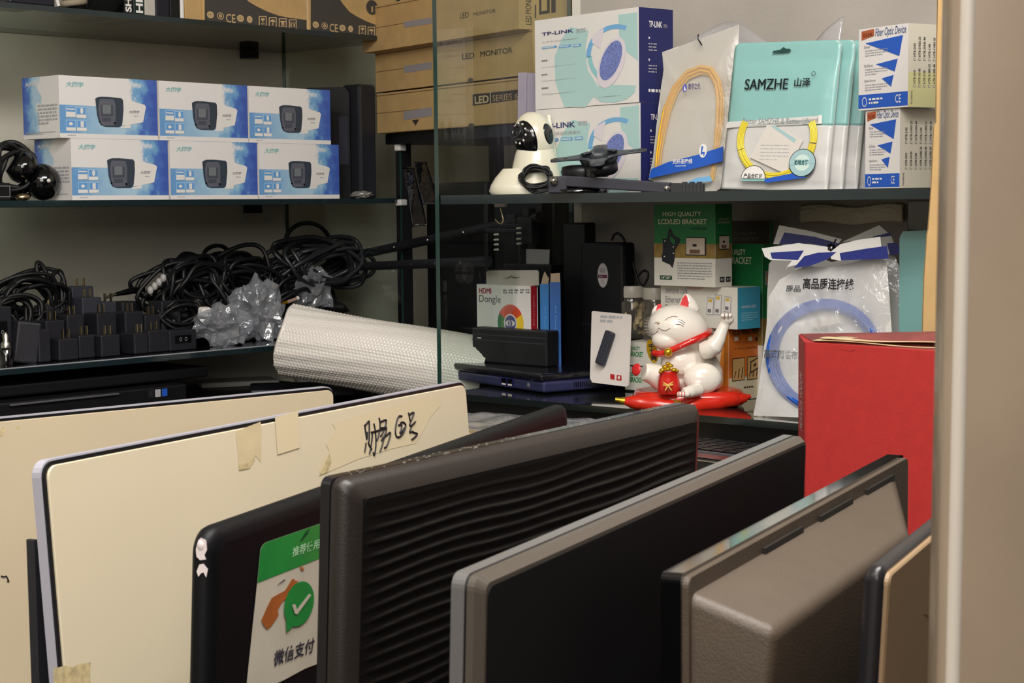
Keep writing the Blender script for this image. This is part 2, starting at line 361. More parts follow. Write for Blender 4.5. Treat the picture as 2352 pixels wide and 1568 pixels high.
slab('glass_partition', 'clear end pane of the left cabinet with three white clips on its edge', 'glass partition', XL + 0.002, XF + 0.002, YE - 0.010, YE, 0.86, 2.3, glass, edge, 'y')
tag(MB().box(-0.2, 0.2, -0.8, 0.8, 0, 0.855, M('cabinet_black_laminate', (16, 15, 17), 0.4)).build('base_cabinet', None, TR((XL + 0.203, 1.82, 0))), 'black base cabinet along the left wall below the charger shelf', 'cabinet')
for z, q in ((ZU - 0.011, 'top'), (ZM - 0.012, 'middle')):
    tag(MB().cbox((0, 0, -0.009), (0.03, 0.03, 0.018), black).build('shelf_bracket', None, TR((XL + 0.02, 2.62, z))), 'small black wall bracket under the rear of the ' + q + ' left shelf', 'bracket', 'wall brackets of the left shelves')
# white clips on the front edge of the end pane
for v, hh in ((125, 0.028), (337, 0.017), (465, 0.014)):
    p = on_y(921, v, YE - 0.02); c = thing('pane_clip', {125: 'white plastic clip with a bent tail on glass edge under the carton shelf', 337: 'small square white clip halfway down the left cabinet end pane', 465: 'small white clip where the middle left shelf meets its end pane'}[v], 'clip', TR((XF - 0.002, YE - 0.005, p[2])), 'white clips on the end pane')
    MB().cbox((0.003, 0, 0), (0.018, 0.022, hh), white).build('clip_body', c, bevel=0.003)
    if v == 125: MB().tube([(0.006, 0.0, -0.008), (0.008, 0.008, -0.022), (0.008, 0.018, -0.034)], 0.0045, white).build('clip_tail', c)

YF = 2.259                                       # front of the right cabinet
ZT, ZC = 1.268, 0.914
slab('glass_partition', 'tall clear side pane with a green front edge, left side of the corner display', 'glass partition', XP, XP + 0.010, YF - 0.002, YB - 0.002, 0.86, 2.3, glass, edge, 'x')
slab('display_shelf', 'dark green edged shelf carrying the network boxes and cable bags', 'shelf', XP + 0.012, 0.1, YF, YB - 0.002, ZT - 0.016, ZT, M('upper_shelf_board', (70, 78, 76), 0.15, coat=0.3), edge_d, 'z')
slab('glass_worktop', 'dark reflective glass counter top under the beckoning cat', 'worktop', XP + 0.012, 0.1, YF, YB - 0.002, ZC - 0.011, ZC, M('smoked_glass_counter', (30, 32, 30), 0.04, coat=0.6), M('counter_edge', (22, 30, 30), 0.12, coat=0.6), 'z')
tag(MB().box(XP + 0.012 + 1.4, 1.5, 0.02, YB - YF - 0.002, 0, ZC - 0.0115, M('cabinet_black_laminate', (0, 0, 0))).build('base_cabinet', None, TR((-1.4, YF, 0))), 'black base cabinet under the dark reflective counter top', 'cabinet')
cv = MB().prism([(-2.722, 2.625), (-2.175, 2.285), (-2.175, 2.53), (-2.70, 2.66)], (0, 0, 0), (1, 0, 0), (0, 1, 0), (0, 0, 1), 0.862, M('cabinet_black_laminate', (0, 0, 0)))
tag(cv.build('corner_cabinet', None), 'black corner base unit under the bubble wrap roll', 'cabinet')
# hook under the shelf
p = on_y(1150, 474, YF + 0.06); h = thing('ceiling_hook', 'small brass hook hanging under the upper right shelf', 'hook', TR((p[0], p[1], ZT - 0.016)))
MB().lathe([(0.011, -0.006), (0.012, 0)], offwhite, 16).build('hook_base', h)
K = lambda u, v: Vector(tuple(on_y(u, v, YF + 0.06) - np.array([p[0], p[1], ZT - 0.016])))
MB().tube([K(1150, 478), K(1153, 490), K(1156, 503), K(1155, 511), K(1150, 514), K(1144, 510), K(1138, 503)], 0.0016, brass).build('hook_wire', h)
# desk the screens stand on
ZD = 0.72
dk = thing('desk', 'long dark desk under the rows of secondhand screens', 'desk', TR((-1.2, 1.2, 0)))
dkm = M('desk_laminate', (34, 30, 28), 0.4)
MB().box(-0.72, 0.66, -0.95, 0.98, ZD - 0.03, ZD, dkm).build('desktop', dk, bevel=0.003)
for x in (-0.66, 0.60):
    for y in (-0.88, 0.92): MB().cbox((x, y, (ZD - 0.03) / 2), (0.05, 0.05, ZD - 0.03), dkm).build('leg', dk)

# ================================================================ left cabinet
# cartons on the top shelf
inkc = M('carton_dark_print', (66, 62, 58), 0.7, noise=(40, 0.08)); icon = M('carton_icon', (196, 166, 122), 0.7)
T1, w1, d1, h1 = boxfit(('x', XF - 0.006), (467, -300, 54), (709, 0, 82), rot=90, dep=0.30, base=ZU)
h1 = 0.34
def carton(first):
    mb = MB().box(-w1 / 2, w1 / 2, 0, d1, 0, h1, tan); f = faces(T1, w1, d1, h1)['f']
    P = f.P
    pts = [(470, 52), (704, 80), (704, 46), (690, 44), (665, 41), (640, 36), (615, 27), (590, 15), (570, 3), (555, -14), (520, -60), (470, -110)]
    mb.px(f, pts, inkc)
    for i, u in enumerate((483, 506, 528, 552, 573)):
        v = 34 + (u - 483) * 0.118
        if i == 2: mb.tpx(f, 'CE', (519, v + 12), (540, v - 6), icon, 2, 0.01)
        else: mb.ellpx(f, u, v, 8 if i != 4 else 6.5, 8, icon, 2, inner=0.55 if i != 1 else 0.8); mb.ellpx(f, u, v, 3.5, 4, icon, 2, inner=0.3)
    for i, u in enumerate((603, 626, 649, 672)):
        v = 49 + (u - 603) * 0.11
        q = lambda a, b, c, d, m, l: mb.px(f, [(u + a, v + b), (u + c, v + b), (u + c, v + d), (u + a, v + d)], m, l)
        q(-9, 12, 9, -12, icon, 2); q(-7, 10, 7, -10, inkc, 3)
        if i == 0: q(-4, -2, 4, -7, icon, 4); q(-1, 3, 1, -2, icon, 4); q(-4, 7, 4, 5, icon, 4)
        elif i == 1: mb.ellpx(f, u, v - 1, 5.5, 6, icon, 4, a0=0, a1=PI); q(-1, 7, 1, -2, icon, 4)
        elif i == 2: q(-6, -3, 6, -6, icon, 4); q(-3, 3, 3, -3, icon, 4); q(-5, 7, 5, 5, icon, 4)
        else:
            for k in (-4, 3): q(k - 1.5, 6, k + 1.5, -6, icon, 4); q(k - 3, -3, k + 3, -5, icon, 4)
    if not first:
        mb.ellpx(f, 628, -7, 15, 18, inkc, 2); mb.px(f, [(626, -10), (630, -10), (630, 4), (626, 4)], tan, 3)
    mb.rect(f, w1 - 0.005, 0, w1, h1, M('carton_edge', (214, 184, 140), 0.8), 2)
    return mb
o = tag(carton(True).build('monitor_carton', None, T1, bevel=0.002), 'brown and charcoal carton standing left of its twin on the top left shelf', 'box', 'curved print cartons on the top left shelf')
T2 = Matrix.Translation(Vector((0, w1 + 0.002, 0))) @ T1
o2 = carton(False).build('monitor_carton', None, T1, bevel=0.002); o2.matrix_world = T2
tag(o2, 'brown and charcoal carton with round dark seal, right end of the top shelf', 'box', 'curved print cartons on the top left shelf')

# upright boxes and black gear left of the cartons
def spine(u0, u1, m, nm, label, cat, hgt=0.22, dep=0.2, txt=None, tm=white):
    T, w, d, h = boxfit(('x', XF - 0.012), (u0, -200, 16 + u0 * 0.089), (u1, -200, 16 + u1 * 0.089), rot=90, dep=dep, base=ZU)
    mb = MB().box(-w / 2, w / 2, 0, d, 0, hgt, m); f = faces(T, w, d, hgt)['f']
    if txt: mb.txt(f, txt, w * 0.2, 0.004, w * 0.84, 0.07, tm, 2, 0.03, rot=90)
    return tag(mb.build(nm, None, T, bevel=0.002), label, cat)
spine(284, 306, blackgl, 'boxed_hard_drive', 'slim black box spine with white lettering, left of the HIGH spine', 'box', txt='SHARE')
spine(307, 333, M('dark_green_card', (16, 34, 34), 0.4), 'boxed_cable', 'dark box spine lettered HIGH in bold white capitals', 'box', txt='HIGH')
spine(334, 358, M('dusty_white_card', (186, 180, 170), 0.6), 'white_carton', 'narrow dusty white box between the HIGH spine and a black case', 'box')
spine(359, 390, M('blueblack_plastic', (22, 22, 34), 0.5), 'black_case', 'blue-black case beside the narrow white box on the top shelf', 'case')
spine(391, 415, black, 'black_case', 'plain black case leaning by a thin white sheet on the top shelf', 'case')
spine(416, 424, white, 'white_folder', 'thin white folder edge standing next to the cartons', 'folder')
spine(426, 464, tan, 'cardboard_box', 'plain tan cardboard box edge directly left of the two cartons', 'box')
# black bag and small gear at the far left
T = TR(on_x(245, 36, XF - 0.07)); T.translation.z = ZU
mb = MB().ball((0, 0, 0.06), (0.07, 0.075, 0.062), M('black_nylon', (12, 12, 15), 0.5, bump=(300, 0.3)), 22)
tag(mb.build('camera_bag', None, T), 'rounded black bag left of the lettered spines on the top shelf', 'bag')
T = TR(on_x(165, 16, XF - 0.05)); T.translation.z = ZU
ear = thing('headset', 'black headset with beige ear ring at the edge of the top left shelf', 'headset', T)
mb = MB(); mb.tube([(0.02 * math.cos(a), 0.024 * math.sin(a), 0.016 + 0.004 * math.sin(a)) for a in [2 * PI * i / 20 for i in range(20)]], 0.006, M('beige_foam', (150, 138, 118), 0.8), 8, True); mb.build('ear_ring', ear)
MB().ball((0, 0.006, 0.012), (0.018, 0.018, 0.012), black, 14).build('ear_cup', ear)
MB().tube([(0, 0.03, 0.01), (-0.02, 0.06, 0.06), (-0.02, 0.05, 0.11), (-0.03, 0.0, 0.13)], 0.006, black, 8).build('headband', ear)
T, ww, dd, hh = boxfit(('x', XF - 0.01), (22, -100, 17), (128, 0, 26), rot=90, dep=0.12, base=ZU)
tag(MB().box(-ww / 2, ww / 2, 0, dd, 0, 0.045, M('blueblack_plastic', (0, 0, 0))).build('network_switch', None, T, bevel=0.004), 'flat blue-black electronics box at the left end of the top left shelf', 'box')
T = TR(on_x(139, 20, XF + 0.0), 0); T.translation.z = ZU
tag(MB().tube([(-0.01, -0.02, 0.05), (-0.01, -0.004, 0.03), (-0.012, 0.004, 0.0035)], 0.0035, white).build('white_cable', None, T), 'short white cable end hanging at the top left shelf edge', 'cable')

# six bullet camera boxes
T, W, DEP, _ = boxfit(('x', XF - 0.004), (135, 170, 315), (360, 187, 320), rot=90, uS=52, side='L', base=1.381)
H = 0.114; z2 = ZM + H + 0.0003
T = T.copy(); T.translation.z = z2
wcf = watercolour('camera_box_front_print', 'X', W, 0.5, True, 0.70); wcl = watercolour('camera_box_end_print', 'Y', DEP, 0.0, False, 0.52)
Q = lambda x, y: (130 + x / 9.224, 160 + y / 9.224)
mb = MB().box(-W / 2, W / 2, 0, DEP, 0, H, white); ff = faces(T, W, DEP, H); f = ff['f']
mb.rect(f, 0, 0, W, H, wcf, 1); mb.rect(ff['l'], 0, 0, DEP, H, wcl, 1)
hd = M('printed_housing', (56, 66, 78), 0.4); hd2 = M('printed_lens_face', (96, 98, 110), 0.4); hd3 = M('printed_lens_ring', (74, 78, 90), 0.4); tl = M('teal_logo', (140, 190, 190), 0.5)
P = lambda pts, m, l: mb.px(f, [Q(*p) for p in pts], m, l)
P([(1370, 640), (1590, 672), (1830, 742), (1862, 785), (1800, 1112), (1560, 1160), (1360, 1200)], white, 3); P([(1350, 1190), (1540, 1170), (1530, 1235), (1330, 1240)], white, 3)
P([(785, 612), (830, 582), (900, 568), (1050, 572), (1340, 605), (1375, 650), (1385, 850), (1360, 1130), (1340, 1190), (1290, 1216), (1000, 1210), (900, 1170), (860, 1100), (820, 950)], hd, 4)
P([(870, 640), (900, 618), (1150, 628), (1185, 650), (1215, 760), (1212, 1100), (1180, 1180), (950, 1185), (885, 1105), (845, 800)], hd2, 5)
P([(895, 745), (1160, 755), (1165, 990), (905, 985)], hd3, 6); P([(935, 745), (1110, 750), (1112, 935), (940, 930)], M('printed_lens', (116, 122, 126), 0.4), 7); P([(925, 1010), (1120, 1015), (1120, 1100), (930, 1100)], hd3, 6)
for x, y in ((880, 1098), (1195, 1128)): mb.ellpx(f, *Q(x, y), 2.2, 2.6, blackgl, 6)
mb.tpx(f, '大网宇', Q(170, 360), Q(530, 262), tl, 3, 0.03, sh=0.15); mb.tpx(f, '大网宇', Q(1505, 925), Q(1715, 868), grey, 4, 0.02, sh=0.15); mb.dpx(f, Q(1600, 1000), Q(1700, 965), 1, lgrey, 4)
for (x, y) in ((160, 770), (385, 790), (165, 1060), (395, 1065)):
    P([(x, y), (x + 205, y + 6), (x + 208, y + 232), (x + 4, y + 228)], M('icon_frame', (170, 205, 236), 0.4), 3); P([(x + 10, y + 12), (x + 196, y + 17), (x + 198, y + 160), (x + 12, y + 154)], M('icon_blue', (104, 158, 214), 0.4), 4)
    P([(x + 4, y + 158), (x + 206, y + 164), (x + 208, y + 232), (x + 4, y + 228)], white, 4)
mb.ellpx(f, *Q(495, 870), 3.4, 7, white, 5); mb.ellpx(f, *Q(265, 1145), 4.5, 3.6, white, 5); P([(470, 1090), (540, 1092), (540, 1215), (475, 1213)], white, 5); P([(165, 885), (360, 895), (360, 1000), (170, 1000)], white, 5); P([(170, 815), (345, 825), (340, 850), (175, 840)], white, 5)
mb.dpx(f, Q(200, 1400), Q(390, 1375), 1, lgrey, 3)
fl = ff['l']; mb.tpx(fl, '大网宇', (55, 200), (82, 188), white, 3, 0.03, sh=0.1); mb.dpx(fl, (85, 288), (128, 236), 6, lgrey, 3, 5); mb.dpx(fl, (57, 312), (125, 300), 2, lgrey, 3, 6)
proto = mb.build('camera_box', None, T, bevel=0.0012, seg=1)
yc = T.translation.y + 0.003; step = W + 0.0045
G = 'boxed bullet cameras on the middle left shelf'
dz = [on_x(160, 460, XF)[1] - on_x(135, 315, XF)[1]][0]
names = [('first camera box of the upper row, its whole left end showing', 'second camera box of the upper row, between its two neighbours', 'third camera box of the upper row, nearest the black speaker'),
         ('first camera box of the lower row, beside the coiled black cables', 'second camera box of the lower row, between its two neighbours', 'third camera box of the lower row, its right end by the black speaker')]
for r in range(2):
    for k in range(3):
        TT = TR((T.translation.x, yc + k * step + r * (dz + 0.003), z2 if r == 0 else ZM), 90 + (0, 0.4, -0.5)[k])
        if r == 0 and k == 0: proto.matrix_world = TT; o = proto
        else: o = proto.copy(); COL.objects.link(o); o.matrix_world = TT
        tag(o, 'white-blue ' + names[r][k], 'box', G)

# black speaker behind the boxes
p0 = on_y(700, 455, YE - 0.13)
T, ww, dd, hh = boxfit(('y', YE - 0.14), (697, 172, 452), (806, 172, 452), rot=28, dep=0.10, base=ZM); hh = 0.245
sp = thing('speaker', 'tall black plastic speaker standing behind the camera boxes', 'speaker', T)
mb = MB(); r = 0.018
pr = [(-ww / 2, 0), (ww / 2, 0)] + [(ww / 2 - r + r * math.cos(a), hh - r + r * math.sin(a)) for a in [PI / 2 * i / 5 for i in range(6)]] + [(-ww / 2 + r - r * math.sin(a), hh - r + r * math.cos(a)) for a in [PI / 2 * i / 5 for i in range(6)]]
mb.prism(pr, (0, 0, 0), (1, 0, 0), (0, 0, 1), (0, 1, 0), dd, black, False); mb.build('cabinet', sp, bevel=0.006, seg=3)
mb = MB(); mb.prism([(ww * 0.78, 0.075), (ww * 0.97, 0.075), (ww * 0.97, 0.18), (ww * 0.78, 0.18)], (-ww / 2, -0.001, 0), (1, 0, 0), (0, 0, 1), (0, -1, 0), 0.001, M('grey_label', (44, 44, 54), 0.35)); mb.build('label_strip', sp)
# wall speaker side-cheek: a second dark box right behind it
T, ww, dd, hh = boxfit(('y', YE - 0.05), (812, 172, 452), (852, 172, 452), rot=0, dep=0.03, base=ZM)
tag(MB().box(-ww / 2, ww / 2, -0.03, 0.02, 0, 0.25, charcoal).build('router_box', None, T, bevel=0.006), 'narrow charcoal box standing between the black speaker and the end pane', 'box')
# crumpled foil under it
T = TR(on_y(830, 450, YE - 0.10)); T.translation.z = ZM
def crumple(rx, ry, rz, amp, seed, m, n=28, fr=2.2, flat=False):
    mb = MB().ball((0, 0, 0), (1, 1, 1), m, n); out = []
    for v in mb.v:
        q = Vector(v); k = mnoise.noise(q * fr + Vector((seed * 7.3, seed, -seed))) * amp + mnoise.noise(q * fr * 2.7 + Vector((seed, 0, seed * 3))) * amp * 0.5
        k2 = 1 + k; out.append((q.x * rx * k2, q.y * ry * k2, max(0.0, (q.z * k2 * 0.5 + 0.5)) * 2 * rz))
    mb.v = out
    if flat: mb.sm = [False] * len(mb.sm)
    return mb
tag(crumple(0.03, 0.02, 0.008, 0.5, 3, M('foil', (150, 146, 140), 0.3, metal=0.4)).build('foil_scrap', None, T), 'crumpled scrap of grey foil at the foot of the black speaker', 'foil')

# dome cameras and cables left of the boxes
def cable(name, label, cat, c, rx, rz, n, r, seed, ry=None, m=rubber, group=None, tilt=0.0, jit=0.25, floor=None, rot=90):
    rd = random.Random(seed); mb = MB(); ry = ry or rx * 0.5
    ph = rd.uniform(0, 6)
    for k in range(n):
        a, b, e = rd.uniform(0.75, 1.0), rd.uniform(0.6, 1.0), rd.uniform(-0.5, 0.5); pts = []; tl_ = tilt + rd.uniform(-0.35, 0.35); o1, o2, o3 = rd.uniform(-jit, jit) * rx, rd.uniform(-jit, jit) * ry, rd.uniform(-jit, jit) * rz
        p1, p2 = rd.uniform(0, 6), rd.uniform(0, 6)
        for i in range(36):
            th = 2 * PI * i / 36
            x = rx * a * math.cos(th) * (1 + 0.12 * math.sin(3 * th + p1)) + o1; z = rz * b * math.sin(th) * (1 + 0.15 * math.sin(2 * th + p2)) + o3; y = ry * (0.5 * e + 0.6 * math.sin(th + p1)) + o2
            X = x * math.cos(tl_) - z * math.sin(tl_); Z = x * math.sin(tl_) + z * math.cos(tl_)
            pts.append((X, y, Z))
        if floor is not None: pts = [(x, y, max(z, floor + r)) for x, y, z in pts]
        mb.tube(pts, r, m, 6, True)
    return tag(mb.build(name, None, TR(c, rot)), label, cat, group)
p = on_x(98, 415, XF - 0.05); T = TR((p[0], p[1], ZM), 90)
dc = thing('dome_camera', 'shiny black dome camera lying left of the camera boxes', 'camera', T)
MB().ball((0.0, 0, 0.034), (0.033, 0.033, 0.034), blackgl, 24).build('dome', dc)
mb = MB(); mb.lathe([(0.028, 0), (0.030, 0.012), (0.024, 0.03), (0.0, 0.032)], blackgl, 24, Matrix.Translation((-0.035, 0.0, 0.055)) @ Matrix.Rotation(math.radians(-55), 4, 'Y')); mb.build('housing', dc)
MB().ball((-0.008, -0.031, 0.036), 0.004, offwhite, 10).build('screw', dc)
cable('power_cable', 'coiled glossy black cable at the far left of the middle shelf', 'cable', on_x(30, 395, XF - 0.06), 0.05, 0.055, 7, 0.0045, 4, floor=-(on_x(30, 395, XF - 0.06)[2] - ZM))
T, ww, dd, hh = boxfit(('x', XF - 0.01), (-40, 420, 456), (26, 420, 456), rot=90, dep=0.05, base=ZM)
mb = MB().box(-ww / 2, ww / 2, 0, dd, 0, hh, black); f = faces(T, ww, dd, hh)['f']; mb.rect(f, ww * 0.55, hh * 0.2, ww * 0.97, hh * 0.85, grey); mb.rect(f, ww * 0.58, hh * 0.25, ww * 0.94, hh * 0.8, blackgl, 2)
tag(mb.build('power_supply', None, T, bevel=0.002), 'small black power supply block with a socket at the left frame edge', 'power supply')
tag(MB().ball((0, 0, 0.006), (0.012, 0.014, 0.007), brass, 12).build('brass_fitting', None, TR((*on_x(52, 446, XF - 0.02)[:2], ZM))), 'small brass fitting below the dome camera on the middle shelf', 'fitting')

# ================================================================ corner: stacked monitor cartons seen through the panes
ledink = M('carton_black_print', (52, 44, 38), 0.7)
ang = 14.0; dA = np.array([math.cos(math.radians(ang)), -math.sin(math.radians(ang)), 0])
pA = on_x(1224, 170, XP - 0.035); LW = 0.60
def led(name, label, u, vt, vb, extra, dx=0.0, h=None):
    p = on_x(u, vb, XP - 0.035 - dx); d_ = depth(p); h = (vb - vt) * d_ / F - 0.004
    m = p - dA * LW / 2; T = TR(m, -ang)
    mb = MB().box(-LW / 2, LW / 2, 0, 0.32, 0, h, tan); f = faces(T, LW, 0.32, h)['f']
    mb.rect(f, 0, h - 0.006, LW, h - 0.004, tan_d); mb.rect(f, 0.0, h * 0.5, LW * 0.37, h * 0.5 + 0.0015, tan_d); extra(mb, f, h, faces(T, LW, 0.32, h)['r'])
    return tag(mb.build(name, None, T, bevel=0.002), label, 'box', 'stacked cardboard monitor cartons in the corner'), h, p[2]
strip = M('grey_foam_strip', (150, 144, 148), 0.5)
def e3(mb, f, h, r):
    mb.px(f, [(928, 276), (992, 266), (992, 246), (928, 256)], strip, 2); mb.px(f, [(1086, 243), (1206, 226), (1206, 204), (1086, 217)], ledink, 2)
    mb.tpx(f, 'LED', (1091, 239), (1123, 218), creamcard, 3, 0.03); mb.tpx(f, 'SERIES 6', (1132, 233), (1190, 213), tan, 3, 0.0); mb.px(f, [(1126, 238), (1128, 238), (1128, 212), (1126, 212)], creamcard, 3)
    mb.px(f, [(947, 276), (963, 274), (955, 288)], ledink, 3); mb.ellpx(f, 1083, 289, 7, 6, ledink, 2)
def e2(mb, f, h, r):
    mb.px(f, [(928, 168), (992, 158), (992, 142), (928, 152)], strip, 2); mb.tpx(f, 'LED', (1062, 137), (1090, 120), ledink, 3, 0.02); mb.tpx(f, 'MONITOR', (1104, 131), (1177, 108), ledink, 3, 0.02); mb.ellpx(f, 1081, 184, 6, 5, ledink, 2)
def e1(mb, f, h, r):
    mb.px(f, [(928, 64), (992, 54), (992, 40), (928, 50)], strip, 2); mb.tpx(f, 'LED', (1057, 43), (1077, 27), ledink, 3, 0.0); mb.tpx(f, 'MONITOR', (1088, 37), (1139, 20), ledink, 3, 0.0)
    mb.tpx(r, 'LED MONI', (1207, 56), (1220, 0), ledink, 3, 0.0, rot=90); mb.px(r, [(1238, 34), (1262, 30), (1262, -12), (1238, -8)], ledink, 3); mb.px(r, [(1243, 26), (1256, 24), (1256, -2), (1243, 0)], tan, 4); mb.px(r, [(1266, 30), (1276, 28), (1276, -10), (1266, -8)], ledink, 3); mb.px(r, [(1228, 42), (1231, 42), (1231, 10), (1228, 12)], ledink, 3)
LX = []
_, hh, zb = led('monitor_box', 'bottom cardboard monitor carton with a dark LED SERIES stripe', 1226, 170, 279, e3); LX.append(zb)
_, h2_, zb2 = led('monitor_box', 'cardboard monitor carton lettered LED MONITOR in larger letters, middle of the stack', 1224, 62, 170, e2)
_, h3_, zb3 = led('monitor_box', 'top cardboard monitor carton lettered LED MONITOR in smaller faded letters', 1192, -55, 66, e1, 0.012)
# support: black rack under the cartons with black gear on it
zr = LX[0] - 0.004
rk = thing('metal_rack', 'black metal rack in the dark corner holding up the monitor cartons', 'rack', TR(pA - dA * LW / 2, -ang)); rk.matrix_world.translation.z = 0
rk.location.z = 0
MB().box(-LW / 2 + 0.005, LW / 2 - 0.01, 0.02, 0.32, zr - 0.02, zr + 0.003, black).build('rack_board', rk)
for x in (-LW / 2 + 0.03, LW / 2 - 0.04):
    for y in (0.05, 0.30): MB().cbox((x, y, zr / 2), (0.025, 0.025, zr - 0.02), black).build('rack_post', rk)
MB().box(-LW / 2 + 0.005, LW / 2 - 0.01, 0.05, 0.32, 0.84, 0.86, black).build('rack_board', rk)
def flatpc(name, label, cat, x0, x1, y, z0, z1, m=black, tilt=0, th=0.06):
    T = rk_T @ Matrix.Translation((( x0 + x1) / 2, y, z0)) @ Matrix.Rotation(math.radians(tilt), 4, 'Y')
    return tag(MB().box(-(x1 - x0) / 2, (x1 - x0) / 2, 0, th, 0, z1 - z0, m).build(name, None, T, bevel=0.006), label, cat)
rk_T = TR(np.array([pA[0], pA[1], 0]) - dA * LW / 2 * np.array([1, 1, 0]), -ang)
flatpc('computer_tower', 'black computer tower standing on the rack in the dark corner', 'computer', -0.26, -0.02, 0.1, 0.86, 1.30, black, 0, 0.2)
flatpc('computer_tower', 'second black computer tower on the rack, next to the glass pane', 'computer', 0.01, 0.23, 0.1, 0.86, 1.27, charcoal, 0, 0.2)
# black bracket rails crossing the dark gap
for i, (a, b, lab) in enumerate((((792, 592), (1240, 497), 'upper of two black bracket rails slanting across the dark corner'), ((822, 612), (1120, 600), 'lower of two black bracket rails lying across the dark corner'))):
    A = on_y(*a, 2.80 if i == 0 else 2.78); B = on_x(*b, XP - 0.03)
    B = B if B[1] < 2.62 else on_x(b[0], b[1], XP - 0.03)
    mb = MB(); mb.tube([A, A + (B - A) * 0.33, A + (B - A) * 0.66, B], 0.011, charcoal, 6)
    for k in range(5): q = A + (B - A) * (0.12 + 0.18 * k); mb.ball(q + np.array([0.006, -0.012, 0]), 0.0035, steel, 8)
    tag(mb.build('bracket_rail', None), lab, 'rail', 'black bracket rails in the dark corner')
# glossy plastic sleeves standing in the gap
for i, (u, v0, v1, du) in enumerate(((938, 385, 520, 26), (966, 372, 470, 22))):
    A = on_y(u, v0, 2.66); Bq = on_y(u + du, v1, 2.62); n = 14; rd = random.Random(i)
    def fn(s, q, A=A, Bq=Bq, i=i):
        p = A + (Bq - A) * q; wob = 0.002 * math.sin(5 * q + 4 * s + i)
        return tuple(p + np.array([(s - 0.5) * 0.03, (s - 0.5) * 0.01 + wob, wob * 0.5]))
    o = MB().grid(fn, 6, 24, film('dark_sleeve', (90, 90, 95), 0.6, (30, 30, 34), 0.1, 0.9, 0.5)).build('plastic_sleeve', None)
    md = o.modifiers.new('solid', 'SOLIDIFY'); md.thickness = 0.001
    tag(o, ('shiny clear plastic sleeve left of the other, hanging in the dark gap between the cabinets', 'shiny clear plastic sleeve right of the other, beside the green pane edge')[i], 'plastic sleeve')

# ================================================================ charger shelf
def adapter(u0, u1, vt, x, prongs=None, socket=False, dep=0.045, label='', hmax=0.085, m=charcoal, zb=None, rot=90):
    T, w_, d_, h_ = boxfit(('x', x), (u0, vt, vt + 40), (u1, vt, vt + 40), rot=rot, dep=dep)
    ztop = on_x(u0, vt, x)[2]; zb = max(ZS + 0.0003, ztop - hmax) if zb is None else zb; h_ = ztop - zb
    T.translation.z = zb
    a = thing('power_adapter', label, 'power adapter', T, 'plug-in power adapters heaped on the charger shelf')
    mb = MB().box(-w_ / 2, w_ / 2, 0, d_, 0, h_, m); ring = faces(T, w_, d_, h_)
    if socket:
        f = ring['f']; mb.rect(f, w_ * 0.2, h_ * 0.35, w_ * 0.8, h_ * 0.75, blackgl, 2)
        for k in (0.4, 0.6): mb.ell(f, w_ * k, h_ * 0.55, 0.003, 0.004, grey, 3, inner=0.6)
    mb.build('adapter_body', a, bevel=0.0025)
    if prongs:
        f = ring['t']
        for pu in prongs:
            q = on_x(pu, vt, x - d_ * 0.45); lx = (T.inverted() @ Vector(tuple(q))).x
            MB().cbox((lx, d_ * 0.45, h_ + 0.008), (0.0022, 0.0062, 0.017), brass).build('prong', a)
    return a
N_ = ['front row, leftmost with paired prongs below the left cable loops', 'front row, second, stepping slightly behind the first', 'front row, centre, squarely facing out', 'front row, fourth, with two close-set prongs', 'front row, fifth, next to the socketed brick']
rows = [(136, 181, 779, -2.775, (144, 157)), (182, 219, 771, -2.785, (178 + 8, 189 + 10)), (233, 277, 770, -2.775, (240, 252)), (309, 341, 766, -2.775, (314, 323)), (342, 388, 760, -2.78, (345, 358))]
for k, r_ in enumerate(rows): adapter(*r_, label='black plug-in adapter of the ' + N_[k])
adapter(390, 452, 760, -2.775, None, True, label='black power brick with a two-pin socket, right end of the front charger row')
adapter(89, 117, 757, -2.775, None, label='narrow black adapter with a bright top edge, left of the front row')
r2 = [(106, 150, 737, -2.845, (113, 126), 'black plug-in adapter of the second row, its prongs below the big cable loops'), (155, 195, 724, -2.845, (158, 169), 'black plug-in adapter of the second row, directly left of the pale tilted one'), (224, 269, 720, -2.845, (226, 237), 'black plug-in adapter of the second row, in front of the small grey one'),
      (288, 330, 717, -2.845, (292, 303), 'black plug-in adapter of the second row, fourth, with long prongs'), (333, 369, 724, -2.85, (340, 351), 'black plug-in adapter of the second row, far right with thin prongs'), (108, 140, 702, -2.91, (112, 131), 'black plug-in adapter of the back row, under the cable loops')]
for r_ in r2: adapter(*r_[:5], label=r_[5], hmax=0.2)
lg = M('slate_plastic', (50, 52, 62), 0.5)
adapter(166, 216, 659, -2.95, (176, 192), label='grey black adapter on top of the heap, its prongs highest of all', hmax=0.2, m=lg)
adapter(190, 235, 684, -2.90, (194, 207), label='slate grey adapter with pale prongs, just below the topmost one', hmax=0.2, m=lg)
adapter(237, 269, 694, -2.905, (229 + 12, 243 + 12), label='small slate grey adapter right of the pale-pronged one', hmax=0.2, m=lg)
adapter(372, 416, 692, -2.86, None, True, label='black brick with a two-pin socket standing high behind the front right chargers', hmax=0.2)
adapter(-30, 28, 706, -2.82, None, True, label='black brick with a two-pin socket at the left edge of the charger shelf', hmax=0.2)
def brick(u0, u1, vt, x, rot, label, h=0.045, dep=0.10, z=ZS + 0.0003, tip=0):
    T, w_, d_, h_ = boxfit(('x', x), (u0, vt, vt + 60), (u1, vt, vt + 60), rot=rot, dep=dep); T.translation.z = z
    return tag(MB().box(-w_ / 2, w_ / 2, 0, d_, 0, on_x(u0, vt, x)[2] - z, charcoal).build('power_brick', None, T @ Matrix.Rotation(math.radians(tip), 4, 'Y'), bevel=0.004), label, 'power adapter')
